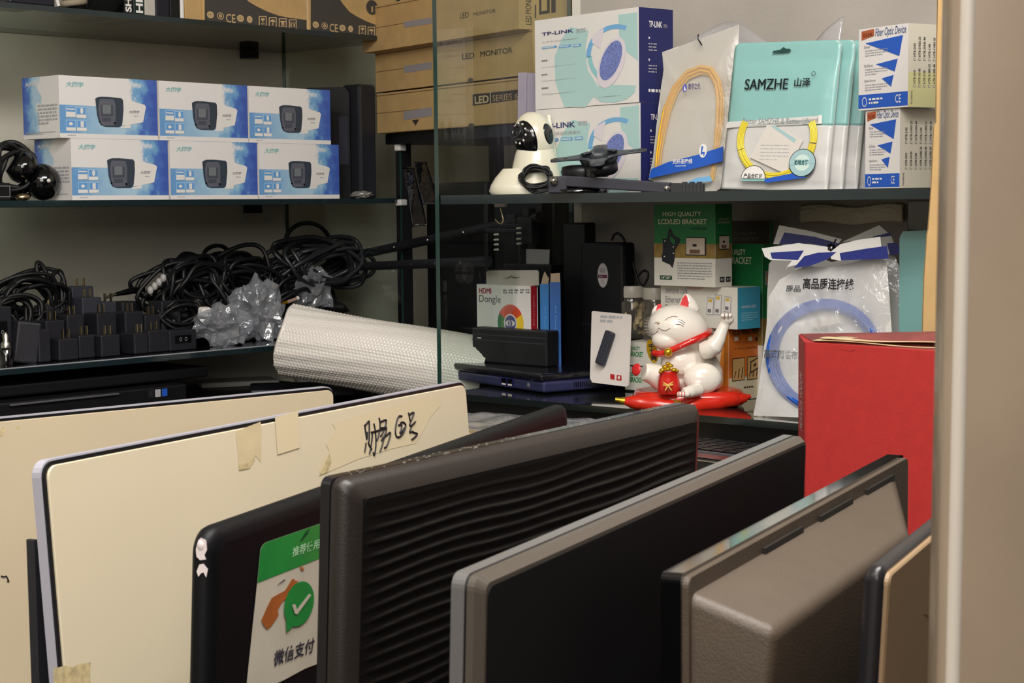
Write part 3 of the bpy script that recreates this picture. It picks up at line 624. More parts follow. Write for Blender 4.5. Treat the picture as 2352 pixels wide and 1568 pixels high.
brick(30, 86, 740, -2.79, 72, 'long black laptop charger brick lying tilted at the left of the charger shelf', tip=8)
brick(282, 330, 694, -2.97, 90, 'black charger box at the back right of the heap, below the thin tool', dep=0.06)
# chrome plug at the far left
T = TR((*on_x(14, 800, -2.765)[:2], ZS)); jk = thing('jack_plug', 'chromed jack plug standing at the left front of the charger shelf', 'plug', T)
MB().lathe([(0.012, 0), (0.013, 0.03), (0.009, 0.034)], blackgl, 16).build('sleeve', jk); MB().lathe([(0.009, 0.034), (0.009, 0.042), (0.005, 0.046), (0.006, 0.056), (0.002, 0.062)], steel, 16).build('tip', jk)
# cables above the chargers
def cpx(u, v, x): return on_x(u, v, x)
def coilpx(name, label, u, v, ru, rv, x, n, r, seed, group=None, **k):
    c = cpx(u, v, x); s_ = depth(c) / F
    return cable(name, label, 'cable', c, ru * s_ * 1.2, rv * s_, n, r, seed, group=group, floor=ZS - c[2] + 0.001, **k)
CG = 'black cable bundles piled on the charger shelf'
coilpx('cable_bundle', 'black cable bundle standing up in loops at the left of the charger heap', 70, 690, 74, 60, -2.93, 14, 0.0042, 2, CG)
coilpx('cable_bundle', 'flat black cable bundle in front of the upright loops at far left', 30, 720, 50, 45, -2.90, 9, 0.004, 5, CG)
for nm, u, v, ru, rv, rot_, lab in (('cable_loop', 98, 632, 9, 30, -0.2, 'tall narrow cable loop sticking up above the left charger heap'), ('cable_loop', 130, 645, 13, 25, 0.5, 'rounder cable loop leaning right above the left charger heap')):
    c = cpx(u, v, -2.93); s_ = depth(c) / F
    mb = MB(); mb.tube([(ru * s_ * 1.2 * math.cos(a) * math.cos(rot_) - rv * 1.15 * s_ * math.sin(a) * -math.sin(rot_), 0.006 * math.sin(a), rv * s_ * math.sin(a) * math.cos(rot_) - ru * s_ * math.cos(a) * math.sin(rot_)) for a in [2 * PI * i / 28 for i in range(28)]], 0.0045, rubber, 8, True)
    tag(mb.build(nm, None, TR(c, 90)), lab, 'cable')
coilpx('cable_bundle', 'black cable bundle topped by flat connectors, left half of the right-hand pile', 430, 660, 80, 62, -2.93, 22, 0.0048, 8, CG, jit=0.4)
coilpx('cable_bundle', 'dense black cable bundle in the middle of the right-hand pile', 545, 660, 90, 68, -2.93, 24, 0.0048, 9, CG, jit=0.4)
coilpx('cable_bundle', 'thick grey-black cable coil fanning out at the right end of the pile', 735, 610, 105, 48, -2.93, 22, 0.0055, 12, CG, m=M('worn_grey_cable', (34, 34, 38), 0.4), jit=0.25)
coilpx('cable_bundle', 'black cable bundle below the thick coil, behind the bubble wrap', 660, 690, 80, 60, -2.92, 18, 0.0045, 13, CG, jit=0.4)
coilpx('cable_bundle', 'loose black cable bundle right of the front chargers', 410, 720, 48, 32, -2.86, 8, 0.0035, 17, CG)
# dark heap cores so the bundles lie on something solid
for (u, ru, h_, x, sd, lab) in ((430, 74, 0.115, -2.96, 3, 'heap of black connectors under the left part of the cable pile'), (560, 90, 0.13, -2.97, 5, 'heap of black connectors under the middle of the cable pile'), (690, 90, 0.12, -2.97, 8, 'heap of black adapters under the thick grey cable coil'), (70, 80, 0.085, -2.98, 9, 'heap of dark cables behind the chargers at far left')):
    c = cpx(u, 760, x); c[2] = ZS
    tag(crumple(ru * depth(c) / F, 0.07, h_ / 2, 0.55, sd, M('black_rubbery', (10, 10, 13), 0.45, bump=(60, 0.6)), 36, 3.0).build('connector_heap', None, TR(c, 90)), lab, 'connectors', kind='stuff')
c = cpx(712, 575, -2.95); s_ = depth(c) / F
pts = [cpx(u, v, -2.95) - c for u, v in ((655, 580), (655, 556), (664, 532), (685, 516), (710, 512), (735, 520), (752, 538), (762, 560), (765, 575))]
tag(MB().tube(smooth(pts), 0.0052, rubber, 8).build('cable_arch', None, TR(c)), 'single thick black cable arching high over the right end of the pile', 'cable')
for i, (pl, lab) in enumerate(((((770, 575), (800, 570), (822, 572)), 'grey cable end poking right from the thick coil, upper one'), (((720, 620), (750, 640), (790, 640), (826, 632)), 'grey cable end curving right under the thick coil'))):
    pp = [cpx(u, v, -2.88) for u, v in pl]; tag(MB().tube(smooth([q - pp[0] for q in pp]), 0.0045, M('worn_grey_cable', (0, 0, 0)), 8).build('cable_end', None, TR(pp[0])), lab, 'cable')
for i, (u, v) in enumerate(((395, 604), (418, 602), (475, 607), (543, 590))):
    c = cpx(u, v, -2.94)
    tag(MB().cbox((0, 0, -0.025), (0.024, 0.02, 0.066), M('blue_black_connector', (20, 20, 36), 0.5)).build('video_connector', None, TR(c, 90, 0, (12, -10, 4, -20)[i]), bevel=0.004), ('first', 'second', 'third', 'last')[i] + ' from left of the blue-black connectors topping the cable pile', 'connector')
# white stuff in the pile
for (u, v, k, lab) in ((360, 666, 4, 'spiral of white cable wrap at the left end of the cable pile'),):
    c = cpx(u, v, -2.885); mb = MB()
    for j in range(k): mb.ball((j * 0.011 - 0.016, 0, j * 0.008), (0.0065, 0.007, 0.009), M('clear_wrap', (170, 168, 165), 0.3), 12)
    mb.tube([(-0.03, 0.005, -0.012), (0.03, 0.005, 0.03)], 0.006, rubber)
    tag(mb.build('cable_wrap', None, TR(c, 90)), lab, 'cable wrap')
c = cpx(470, 716, -2.82); tag(MB().cbox((0, 0, 0), (0.024, 0.02, 0.02), white).build('white_plug', None, TR(c, 90, 8), bevel=0.005), 'small white plug at the top left of the crumpled bag', 'plug')
c = cpx(655, 693, -2.87); ac = thing('audio_cable', 'gold-tipped audio plug lying by the left end of the bubble wrap', 'cable', TR(c, 90))
MB().tube([(0.006, 0, -0.001), (0.032, 0, 0.005)], 0.004, M('pink_sleeve', (170, 140, 130), 0.4)).build('plug_sleeve', ac); MB().tube([(-0.008, 0, -0.003), (0.006, 0, -0.001)], 0.0032, gold).build('plug_tip', ac); MB().ball((0.036, 0, 0.006), 0.005, offwhite, 12).build('plug_end', ac)
c = cpx(262, 680, -2.97); A_ = [cpx(u, v, -2.96) for u, v in ((240, 684), (265, 676), (300, 668), (330, 664))]
so = thing('screwdriver', 'thin dark screwdriver lying on the charger heap left of the white wrap', 'tool', TR(A_[0]))
MB().tube([q - A_[0] for q in A_[:2]], 0.003, steel).build('shaft', so); MB().tube([q - A_[0] for q in A_[1:]], [0.004, 0.007, 0.006], blackgl).build('handle', so)
# crumpled bag
bagm = film('crinkled_bag', (244, 246, 250), 0.76, (236, 238, 244), 0.06, 1.6, 0.5)
c = cpx(512, 790, -2.80); c[2] = ZS
tag(crumple(0.062, 0.05, 0.040, 0.5, 21, bagm, 32, 2.2, True).build('plastic_bag', None, TR(c, 90)), 'crinkled clear plastic bag at the front edge of the charger shelf', 'bag')
c = cpx(590, 735, -2.84); c[2] = ZS
tag(crumple(0.055, 0.05, 0.062, 0.5, 33, bagm, 32, 2.2, True).build('plastic_bag', None, TR(c, 90)), 'crinkled clear plastic bag with a bluish crest, behind the front one', 'bag')
c = cpx(715, 655, -2.90); c[2] = ZS + 0.05
tag(crumple(0.055, 0.03, 0.05, 0.5, 41, bagm, 28, 2.2, True).build('plastic_bag', None, TR(c, 90)), 'clear plastic bag with a reddish label under the thick cable coil', 'bag')

# ---- below the charger shelf: laptops and a printer on the base unit
zb = 0.8555
def slabpc(name, label, cat, u0, u1, v, x, th, dep, z, m=black, rot=90, extra=None):
    T, w_, d_, _h = boxfit(('x', x), (u0, v - 30, v), (u1, v - 30, v), rot=rot, dep=dep); T.translation.z = z
    o = thing(name, label, cat, T); MB().box(-w_ / 2, w_ / 2, 0, d_, 0, th, m).build('case', o, bevel=0.004)
    if extra: extra(o, w_, d_, th, T)
    return o
def prn(o, w_, d_, th, T):
    f = Face(T, (-w_ / 2, -0.0006, 0), (1, 0, 0), (0, 0, 1)); mb = MB(); 
    for k, cl in enumerate((charcoal, lgrey, blue)): mb.rect(f, w_ * 0.80 + k * 0.016, th * 0.62, w_ * 0.80 + k * 0.016 + 0.013, th * 0.9, cl)
    mb.build('stickers', o)
    MB().cbox((-w_ * 0.1, -0.004, th * 0.9), (w_ * 0.5, 0.006, 0.004), M('satin_strip', (110, 110, 120), 0.25, metal=0.5)).build('trim_strip', o, bevel=0.0015)
slabpc('laptop', 'black laptop with three small stickers on its edge, below the charger shelf', 'laptop', -60, 430, 950, -2.725, 0.052, 0.25, zb, extra=prn)
slabpc('laptop', 'closed black laptop stacked on top of the stickered one', 'laptop', -40, 478, 890, -2.76, 0.022, 0.22, zb + 0.0565)
c = on_x(195, 920, -2.70)
# white and grey things left of the bubble wrap
T = TR(on_z(555, 872, 0.866), 62); T.translation.z = zb
tag(MB().box(-0.10, 0.075, -0.05, 0.05, 0, 0.012, offwhite).build('white_keyboard', None, T, bevel=0.004), 'flat white device lying left of the bubble wrap roll below the shelf', 'keyboard')
T = TR(on_z(640, 888, 0.87), 50); T.translation.z = 0.8556
tag(MB().box(-0.06, 0.16, -0.09, 0.06, 0, 0.018, M('blueblack_plastic', (0, 0, 0))).build('media_player', None, T, bevel=0.004), 'flat blue-black box under the left end of the bubble wrap roll', 'box')

# bubble wrap roll
bw = M('bubble_wrap', (226, 220, 212), 0.3, coat=0.35)
c0 = at(668, 782, 3.47); c1 = on_x(1125, 866, XP - 0.085); R0 = 0.072
ax = Vector(tuple(c1 - c0)); LN = ax.length; q_ = ax.to_track_quat('X', 'Z')
Tb = Matrix.Translation(Vector(tuple(c0))) @ q_.to_matrix().to_4x4()
br = thing('bubble_wrap_roll', 'white bubble wrap roll lying aslant in the corner behind the glass pane', 'bubble wrap', Tb)
nu, nv = 260, 220
def bf(s, q):
    x = s * LN; th = 2 * PI * q; p = 0.0072; row = q * 2 * PI * R0 / (p * 0.87); k = int(row) % 2
    bx = ((x / p + 0.5 * k) % 1) - 0.5; by = (row % 1) - 0.5; d2 = bx * bx + by * by * 0.8
    r = R0 + 0.0014 * max(0, 1 - d2 / 0.18) ** 0.5 + 0.0022 * math.sin(2 * th + 6 * s) + (0.001 * math.sin(17 * th + 9 * s)) * (1 - s)
    return (x + 0.006 * math.sin(3 * th) * (1 - s), r * math.cos(th), r * math.sin(th))
mb = MB().grid(bf, int(LN / 0.0018), int(2 * PI * R0 / 0.00157), bw); mb.build('wrap', br)
mb = MB()
for k in range(5):
    rr = R0 - 0.004 - k * 0.011; mb.tube([(0.004 * math.sin(3 * a + k), rr * math.cos(a), rr * math.sin(a)) for a in [2 * PI * i / 40 for i in range(40)]], 0.005, bw, 6, True)
mb.build('rolled_edge', br)

# ================================================================ right cabinet, upper shelf
# two dome camera boxes
def tpbox(L, R, uS, y, base, up, label):
    T, w_, d_, h_ = boxfit(('y', y), L, R, uS=uS, base=base)
    return T, w_, d_, h_
tpi = M('carton_navy_print', (52, 56, 110), 0.5); pal = M('pale_teal_wash', (178, 212, 210), 0.5); ltb = M('sky_blue_print', (120, 178, 222), 0.5); lens = M('speckled_dome_print', (122, 136, 200), 0.5, noise=(420, 0.45)); mid = M('teal_ring_print', (150, 204, 210), 0.5); blushw = M('blush_white', (226, 218, 226), 0.5)
TB, wB, dB, hB = boxfit(('y', 2.435), (1232, 252, 452), (1472, 242, 457), rot=-8, uS=1540, base=ZT)
TT_, wT, dT, hT = boxfit(('y', 2.435), (1230, 50, 252), (1468, 25, 241), rot=-8.5, uS=1546)
hB = TT_.translation.z - ZT - 0.0008
def tpart(T, w_, d_, h_, dv, low):
    mb = MB().box(-w_ / 2, w_ / 2, 0, d_, 0, h_, white); ff = faces(T, w_, d_, h_); f = ff['f']; r = ff['r']
    mb.rect(r, 0, 0, d_, h_, navy, 1)
    ua = lambda u: u + (8 if low else 0)
    A = lambda u, v: (u + dv[0], v + dv[1])
    # wash shapes
    mb.px(f, [A(1296, 246), A(1345, 246), A(1378, 205), A(1350, 160), A(1345, 110), A(1352, 70), A(1310, 62), A(1290, 90), A(1274, 130), A(1276, 190)], pal, 1)
    mb.px(f, [A(1420, 34), A(1464, 28), A(1466, 140), A(1440, 120), A(1422, 80)], pal, 1)
    mb.px(f, [A(1356, 215), A(1380, 194), A(1462, 196), A(1458, 212), A(1440, 228), A(1410, 236), A(1380, 234)], pal, 2)
    mb.ellpx(f, *A(1411, 122), 66, 66, ltb, 2, inner=0.84, a0=PI * 0.35, a1=PI * 1.02); mb.ellpx(f, *A(1405, 124), 56, 66, mid, 2, inner=0.82, a0=PI * 1.0, a1=PI * 1.4)
    mb.px(f, [A(1360, 98), A(1362, 80), A(1388, 64), A(1380, 112)], blushw, 3)
    mb.ellpx(f, *A(1405, 144), 27, 64, blushw, 4, rot=-0.62); mb.ellpx(f, *A(1404, 139), 20, 51, lens, 5, rot=-0.64)
    mb.tpx(f, 'TP-LINK', A(1245, 83), A(1318, 66), tpi, 3, 0.02); mb.tpx(f, '安防', A(1324, 76), A(1347, 63), lgrey, 3, 0.01)
    mb.tpx(f, '全景无线监控摄像机', A(1245, 99), A(1330, 86), lgrey, 3, 0.0)
    for x0, x1 in ((1245, 1280), (1284, 1312), (1316, 1336)):
        d_v = -(x0 - 1245) * 0.06
        a_, b_ = f.P(*A(x0, 113 + d_v)), f.P(*A(x1, 104 + d_v)); rr = (b_[1] - a_[1]) / 2
        mb.rect(f, a_[0] + rr, a_[1], b_[0] - rr, b_[1], ltb, 3); mb.ell(f, a_[0] + rr, a_[1] + rr, rr, rr, ltb, 3); mb.ell(f, b_[0] - rr, a_[1] + rr, rr, rr, ltb, 3); mb.dashes(f, a_[0] + rr, a_[1] + rr * 0.6, b_[0] - rr, b_[1] - rr * 0.6, 1, white, 4, 3, 0.9)
    for v in (142, 174, 205):
        mb.dpx(f, A(1245, v), A(1264, v - 6), 1, grey, 3, v, 0.8); mb.dpx(f, A(1245, v + 14), A(1322, v + 4), 2, lgrey, 3, v + 1, 0.35)
    mb.tpx(f, '水平·垂直旋转视角 110°', A(1376, 224), A(1428, 218), grey, 4, 0.0)
    B = lambda u, v: (u + (4 if low else 0), v + (213 if low else 0))
    mb.tpx(r, 'TP-LINK', B(1490, 62), B(1520, 50), white, 3, 0.02); mb.tpx(r, '安防', B(1523, 64), B(1532, 56), lgrey, 3, 0.0)
    for v in (90, 140): mb.dpx(r, B(1489, v), B(1493, v - 6), 1, white, 3, v, 0.8); mb.dpx(r, B(1489, v + 28), B(1508, v + 8), 3, lgrey, 3, v, 0.35)
    mb.dpx(r, B(1489, 212), B(1530, 205), 1, white, 3, 4, 0.8)
    return mb
tag(tpart(TB, wB, dB, hB, (4, 213), True).build('network_camera_box', None, TB, bevel=0.0015), 'white dome camera box with navy end, lower one of two, half hidden by the bracket', 'box', 'boxed dome network cameras')
tag(tpart(TT_, wT, dT, hT, (0, 0), False).build('network_camera_box', None, TT_, bevel=0.0015), 'white dome camera box with navy end, upper one of two, fully visible', 'box', 'boxed dome network cameras')

# lilac sheets beside them
lil = film('lilac_acrylic', (232, 226, 244), 0.4, (226, 220, 236), 0.15, 0.5)
for i, (u0, u1, vt, y) in enumerate(((1186, 1205, 170, 2.475), (1207, 1228, 172, 2.47))):
    T, w_, d_, h_ = boxfit(('y', y), (u0, vt, 455), (u1, vt, 455), rot=-6, dep=0.12, base=ZT)
    tag(MB().box(-w_ / 2, w_ / 2, 0, d_, 0, h_, lil).build('acrylic_case', None, T @ Matrix.Rotation(0.03, 4, 'Y'), bevel=0.002), ('pale lilac translucent case standing against the glass, left of its twin', 'lilac translucent case squeezed between its twin and the dome camera boxes')[i], 'case')

# round-headed indoor camera
cw = M('cream_plastic', (228, 222, 200), 0.32, coat=0.25)
yC = 2.365; cc = on_y(1215, 445, yC); sC = depth(cc) / F; Tc = TR((cc[0], cc[1], ZT), 41)       # faces the camera squarely: x = picture right
ic = thing('indoor_camera', 'cream round-headed indoor camera with black face and two antennas', 'camera', Tc)
L_ = lambda u, v, d=0.0: Vector(((u - 1215) * sC, d, (445 - v) * sC))
mb = MB(); n = 32
def foot(z, k): 
    out = []
    for j in range(n):
        a = 2 * PI * j / n; x, y = math.cos(a), math.sin(a)
        out.append((( -0.012 + 0.052 * x * (1.0 + (0.12 if x < 0 else 0))) * k, 0.042 * y * k, z))
    return out
mb.rings([foot(0, 0.96), foot(0.006, 1.02), foot(0.016, 0.98), foot(0.03, 0.86), foot(0.046, 0.66)], cw)
mb.rings([[((0.012 + r * math.cos(a)), r * 0.9 * math.sin(a), z) for a in [2 * PI * j / n for j in range(n)]] for r, z in ((0.046, 0.012), (0.044, 0.035), (0.040, 0.055), (0.036, 0.072), (0.032, 0.082))], cw)
mb.build('base', ic)
hc = L_(1228, 315); mb = MB(); mb.ball(hc, (0.036, 0.036, 0.046), cw, 30, R=Matrix.Rotation(math.radians(-14), 3, 'Y')); mb.build('head', ic)
RH = Matrix.Rotation(math.radians(-14), 3, 'Y'); HRad = Vector((0.036, 0.036, 0.046))
def onh(d, k): d = d.normalized(); return hc + RH @ Vector((d.x * HRad.x * k, d.y * HRad.y * k, d.z * HRad.z * k))
def capf(cd_, ha, va, k0, k1, mat, nm, n1=10, n2=36):
    cd_ = cd_.normalized(); X_ = Vector((0, 0, 1)).cross(cd_).normalized(); Y_ = cd_.cross(X_); rr = []
    for i in range(n1 + 1):
        t = i / n1; k = k1 if i < n1 else k0; rr.append([tuple(onh(cd_ + X_ * math.tan(ha) * t * math.cos(a) + Y_ * math.tan(va) * t * math.sin(a), k)) for a in [2 * PI * j / n2 for j in range(n2)]])
    return MB().rings(rr, mat, True, False).build(nm, ic)
capf(Vector((-0.62, -0.78, -0.02)), 0.80, 0.86, 0.98, 1.025, blackgl, 'face_plate')
ld = Vector((-0.72, -0.66, 0.30)).normalized(); X = Matrix.Translation(onh(ld, 1.02)) @ ld.to_track_quat('Z', 'Y').to_matrix().to_4x4()
mb = MB(); mb.lathe([(0.0125, -0.004), (0.0125, 0.006), (0.0105, 0.0075), (0.0095, 0.004), (0.007, 0.003), (0.006, 0.004), (0.0005, 0.0045)], M('lens_barrel', (26, 26, 32), 0.25, coat=0.4), 24, X); mb.build('lens', ic)
mb = MB(); X_ = Vector((0, 0, 1)).cross(ld).normalized(); Y_ = ld.cross(X_)
for k in range(10):
    a = 2 * PI * k / 10 + 0.3; q = onh(ld + X_ * 0.50 * math.cos(a) + Y_ * 0.42 * math.sin(a), 1.03); mb.ball(q, 0.0021, white, 10)
o = mb.build('infrared_leds', ic)
capf(Vector((0.74, -0.62, -0.02)), 0.36, 0.44, 0.98, 1.02, blackgl, 'side_disc')
for a, b in (((1280, 400), (1262, 262)), ((1252, 360), (1238, 258))):
    A, Bq = L_(*a, 0.035), L_(*b, 0.035); mb = MB(); mb.tube([A, A + (Bq - A) * 0.5, Bq - (Bq - A) * 0.02, Bq], [0.0052, 0.0050, 0.0042, 0.003], cw, 10); mb.build('antenna', ic)
cc2 = on_y(1232, 408, 2.335)
cable('camera_cable', 'black cable coiled like a basket in front of the round-headed camera', 'cable', cc2, 0.030, 0.022, 9, 0.0019, 31, floor=ZT - cc2[2], rot=41, jit=0.12, ry=0.012)

# screen bracket lying on the shelf
yB = 2.285; bc = on_y(1380, 440, yB); sB = depth(bc) / F; TBk = TR((bc[0], bc[1], ZT), 28); bm = M('powder_black_metal', (44, 44, 54), 0.45, bump=(500, 0.1)); bm2 = M('grey_black_plate', (58, 62, 68), 0.4, bump=(500, 0.1))
bk = thing('screen_bracket', 'black folding screen bracket with a cross-shaped plate lying on the upper shelf', 'bracket', TBk)
B_ = lambda u, v, d=0.0: Vector(((u - 1380) * sB, d, (440 - v) * sB))
A, Bq = B_(1290, 411, -0.004), B_(1545, 431, -0.016); mb = MB(); dr = (Bq - A).normalized(); sdv = Vector((0, 0, 1)).cross(dr).normalized(); upv = dr.cross(sdv)
Tm = Matrix.Translation((A + Bq) / 2) @ Matrix(((dr.x, sdv.x, upv.x), (dr.y, sdv.y, upv.y), (dr.z, sdv.z, upv.z))).to_4x4()
mb.cbox((0, 0, 0), ((Bq - A).length, 0.022, 0.018), bm, Tm); mb.build('arm', bk, bevel=0.002)
MB().box(-0.014, 0.018, -0.012, 0.012, -0.014, 0.014, bm, Matrix.Translation(B_(1280, 420, -0.004))).build('end_bracket', bk, bevel=0.002)
mb = MB(); mb.box(0.0, 0.055, -0.012, 0.012, -0.009, 0.009, black, Matrix.Translation(B_(1545, 432, -0.014)) @ Matrix.Rotation(0.02, 4, 'Y'))
for k in range(3): mb.box(0.020 + k * 0.012, 0.026 + k * 0.012, -0.0135, 0.0135, -0.010, 0.0105, charcoal, Matrix.Translation(B_(1545, 432, -0.014)))
mb.build('knuckle', bk, bevel=0.001)
for u, v in ((1276, 411), (1537, 431)):
    X = Matrix.Translation(B_(u, v, -0.022)) @ Matrix.Rotation(PI / 2, 4, 'X'); MB().lathe([(0.0068, -0.014), (0.0072, 0.002), (0.006, 0.004), (0.0045, 0.0045), (0.004, 0.007), (0.001, 0.0075)], steel, 18, X).build('bolt', bk)
MB().lathe([(0.020, 0), (0.021, 0.012), (0.017, 0.018), (0.022, 0.026), (0.016, 0.03)], blackgl, 26, Matrix.Translation(B_(1368, 404, 0.004))).build('pivot', bk)
MB().lathe([(0.034, 0.0), (0.036, 0.008), (0.034, 0.017), (0.02, 0.02)], black, 28, Matrix.Translation(B_(1330, 402, 0.026))).build('rotor_cap', bk)
MB().lathe([(0.05, 0.0), (0.052, 0.006), (0.03, 0.012)], blackgl, 30, Matrix.Translation(Vector((B_(1320, 440).x, 0.03, 0.0)))).build('base_disc', bk)
mb = MB(); pl = []
for k in range(4):
    a = k * PI / 2 + 0.12
    for r_, da in ((0.036, -0.58), (0.041, -0.40), (0.055, -0.22), (0.075, -0.16), (0.081, -0.08), (0.081, 0.08), (0.075, 0.16), (0.055, 0.22), (0.041, 0.40), (0.036, 0.58)): pl.append((r_ * math.cos(a + da), r_ * math.sin(a + da)))
Xp = Matrix.Translation(B_(1374, 352, 0.005)) @ Matrix.Rotation(math.radians(-4), 4, 'Y') @ Matrix.Rotation(math.radians(14), 4, 'X')
n_ = len(pl); top = [Xp @ Vector((x, y, 0.0025 - 0.012 * max(0, 1 - math.hypot(x, y) / 0.05) )) for x, y in pl]
m2 = MB(); rings_ = []
for k, sc_ in enumerate((1.0, 0.8, 0.62, 0.5)): rings_.append([tuple(Xp @ Vector((x * sc_ if k < 2 else (0.033 * math.cos(math.atan2(y, x)) * sc_ / 0.62), y * sc_ if k < 2 else (0.033 * math.sin(math.atan2(y, x)) * sc_ / 0.62), (0.0, 0.0, 0.0, -0.014)[k]))) for x, y in pl])
m2.rings(rings_, bm2, True, False); m2.add([tuple(Xp @ Vector((x * 0.387, y * 0.387, -0.014))) for x, y in pl], [], bm2)
m2.rings([[tuple(Xp @ Vector((0.0266 * math.cos(math.atan2(y, x)), 0.0266 * math.sin(math.atan2(y, x)), -0.014))) for x, y in pl], [tuple(Xp @ Vector((0.0266 * math.cos(math.atan2(y, x)), 0.0266 * math.sin(math.atan2(y, x)), -0.03))) for x, y in pl]], black)
o = m2.build('cross_plate', bk); md = o.modifiers.new('solid', 'SOLIDIFY'); md.thickness = 0.0028
for k in range(4):
    a = k * PI / 2 + 0.12; mb = MB()
    for r_ in (0.055, 0.070): mb.lathe([(0.0028, 0.0), (0.0026, 0.0006), (0.0005, 0.0006)], blackgl, 10, Xp @ Matrix.Translation((r_ * math.cos(a), r_ * math.sin(a), 0.0002)))
    mb.build('screw_holes', bk)

# poly bags standing on the shelf
def bag_frame(pl, BL, BR, TLp, TRp):
    """a flat upright bag given by its four corners on a leaning plane: returns T, w, h and the lean"""
    k, c = pl; P0 = {'y': on_y}[k](*BL, c)
    return P0
frost = film('frosted_bag', (250, 248, 244), 0.68, (226, 224, 220), 0.22, 0.5, 0.35); whitebag = M('bag_white_film', (212, 210, 206), 0.35, coat=0.3, bump=(40, 0.35))
yel = M('orange_yellow_fibre', (238, 184, 20), 0.4); yel2 = M('lemon_fibre', (222, 204, 60), 0.4)
# 1: yellow patch cord bag
yb = 2.395; Pb = on_y(1572, 443, yb); Tb1 = TR((Pb[0], Pb[1], ZT + 0.0005), 6, -7)
pb = thing('patch_cord_bag', 'frosted white zip bag of yellow fibre cable leaning beside the teal packs', 'bag', Tb1)
f0 = Face(Tb1, (0, 0, 0), (1, 0, 0), (0, 0, 1))
out = [f0.P(*q) for q in ((1490, 412), (1500, 360), (1512, 250), (1524, 160), (1521, 120), (1600, 92), (1660, 70), (1698, 56), (1694, 130), (1684, 200), (1672, 300), (1662, 380), (1655, 432), (1640, 442), (1560, 438))]
cxm = sum(p[0] for p in out) / len(out); cym = sum(p[1] for p in out) / len(out)
def puff(out, amp, nr=7, back=False):
    rr = []
    for k in range(nr + 1):
        s_ = 1 - k / nr; 
        ring = []
        for x, y in out:
            X, Y = cxm + (x - cxm) * s_, cym + (y - cym) * s_
            h_ = amp * (1 - s_ ** 3) + 0.0015 * mnoise.noise(Vector((X * 40, Y * 40, 3.0 if back else 0)))
            ring.append((X, h_ if back else -h_, Y))
        rr.append(ring)
    return rr
def dens(out, n=5):
    r = []
    for i in range(len(out)):
        a, b = out[i], out[(i + 1) % len(out)]
        for k in range(n): r.append((a[0] + (b[0] - a[0]) * k / n, a[1] + (b[1] - a[1]) * k / n))
    return r
dd_ = dens(out)
MB().rings(puff(dd_, 0.010), frost, True, False).build('front_film', pb); MB().rings(puff(dd_, 0.006, back=True), whitebag, True, False).build('back_film', pb)
mb = MB()
for k in range(7):
    ofs = (k - 3) * 0.0022; pts = []
    for (u, v) in ((1512, 398), (1516, 350), (1524, 300), (1535, 250), (1553, 205), (1580, 172), (1610, 160), (1632, 164), (1648, 190), (1654, 230), (1652, 280), (1646, 330), (1640, 380), (1636, 408)):
        a, b = f0.P(u, v); q = Vector((a - cxm, b - cym)); q = q * (1 + ofs * 6 / max(q.length, 0.02) * 0.16); pts.append((cxm + q.x, -0.001 + 0.002 * math.sin(k * 2 + u * 0.02), cym + q.y))
    mb.tube(pts, 0.0019, yel, 6)
mb.build('yellow_cable', pb)
mb = MB(); fL = Face(Tb1, (0, -0.0125, 0), (1, 0, 0), (0, 0, 1))
mb.px(fL, [(1496, 388), (1535, 372), (1600, 356), (1662, 336), (1660, 370), (1600, 386), (1535, 400), (1490, 410)], blue, 1); mb.tpx(fL, '光纤连接线', (1545, 377), (1591, 364), white, 3, 0.02, sh=0.0); mb.dpx(fL, (1552, 383), (1580, 379), 1, white, 3, 4, 0.5)
mb.ellpx(fL, 1615, 346, 9, 16, white, 2); mb.px(fL, [(1610, 356), (1612, 336), (1616, 336), (1613, 349), (1620, 349), (1618, 358), (1616, 358), (1616, 352)], blue, 4)
mb.build('printed_band', pb); mb = MB(); mb.ellpx(fL, 1573, 202, 5, 9, M('violet_blue_print', (84, 90, 180), 0.5), 2); mb.px(fL, [(1571, 208), (1573, 196), (1576, 208)], white, 3); mb.tpx(fL, '数字之光', (1581, 206), (1609, 190), M('dark_violet_print', (70, 62, 110), 0.5), 3, 0.02)
mb.build('brand_print', pb); mb = MB(); mb.px(fL, [(1575, 420), (1600, 408), (1632, 404), (1636, 416), (1600, 420)], ltb, 1)
mb.build('blue_smudge', pb)
q = [f0.W(*f0.P(u, v), 0.012) for u, v in ((1612, 82), (1611, 92), (1616, 100), (1620, 107))]; MB().tube(q, 0.0013, blackgl, 6).build('twist_tie', pb)

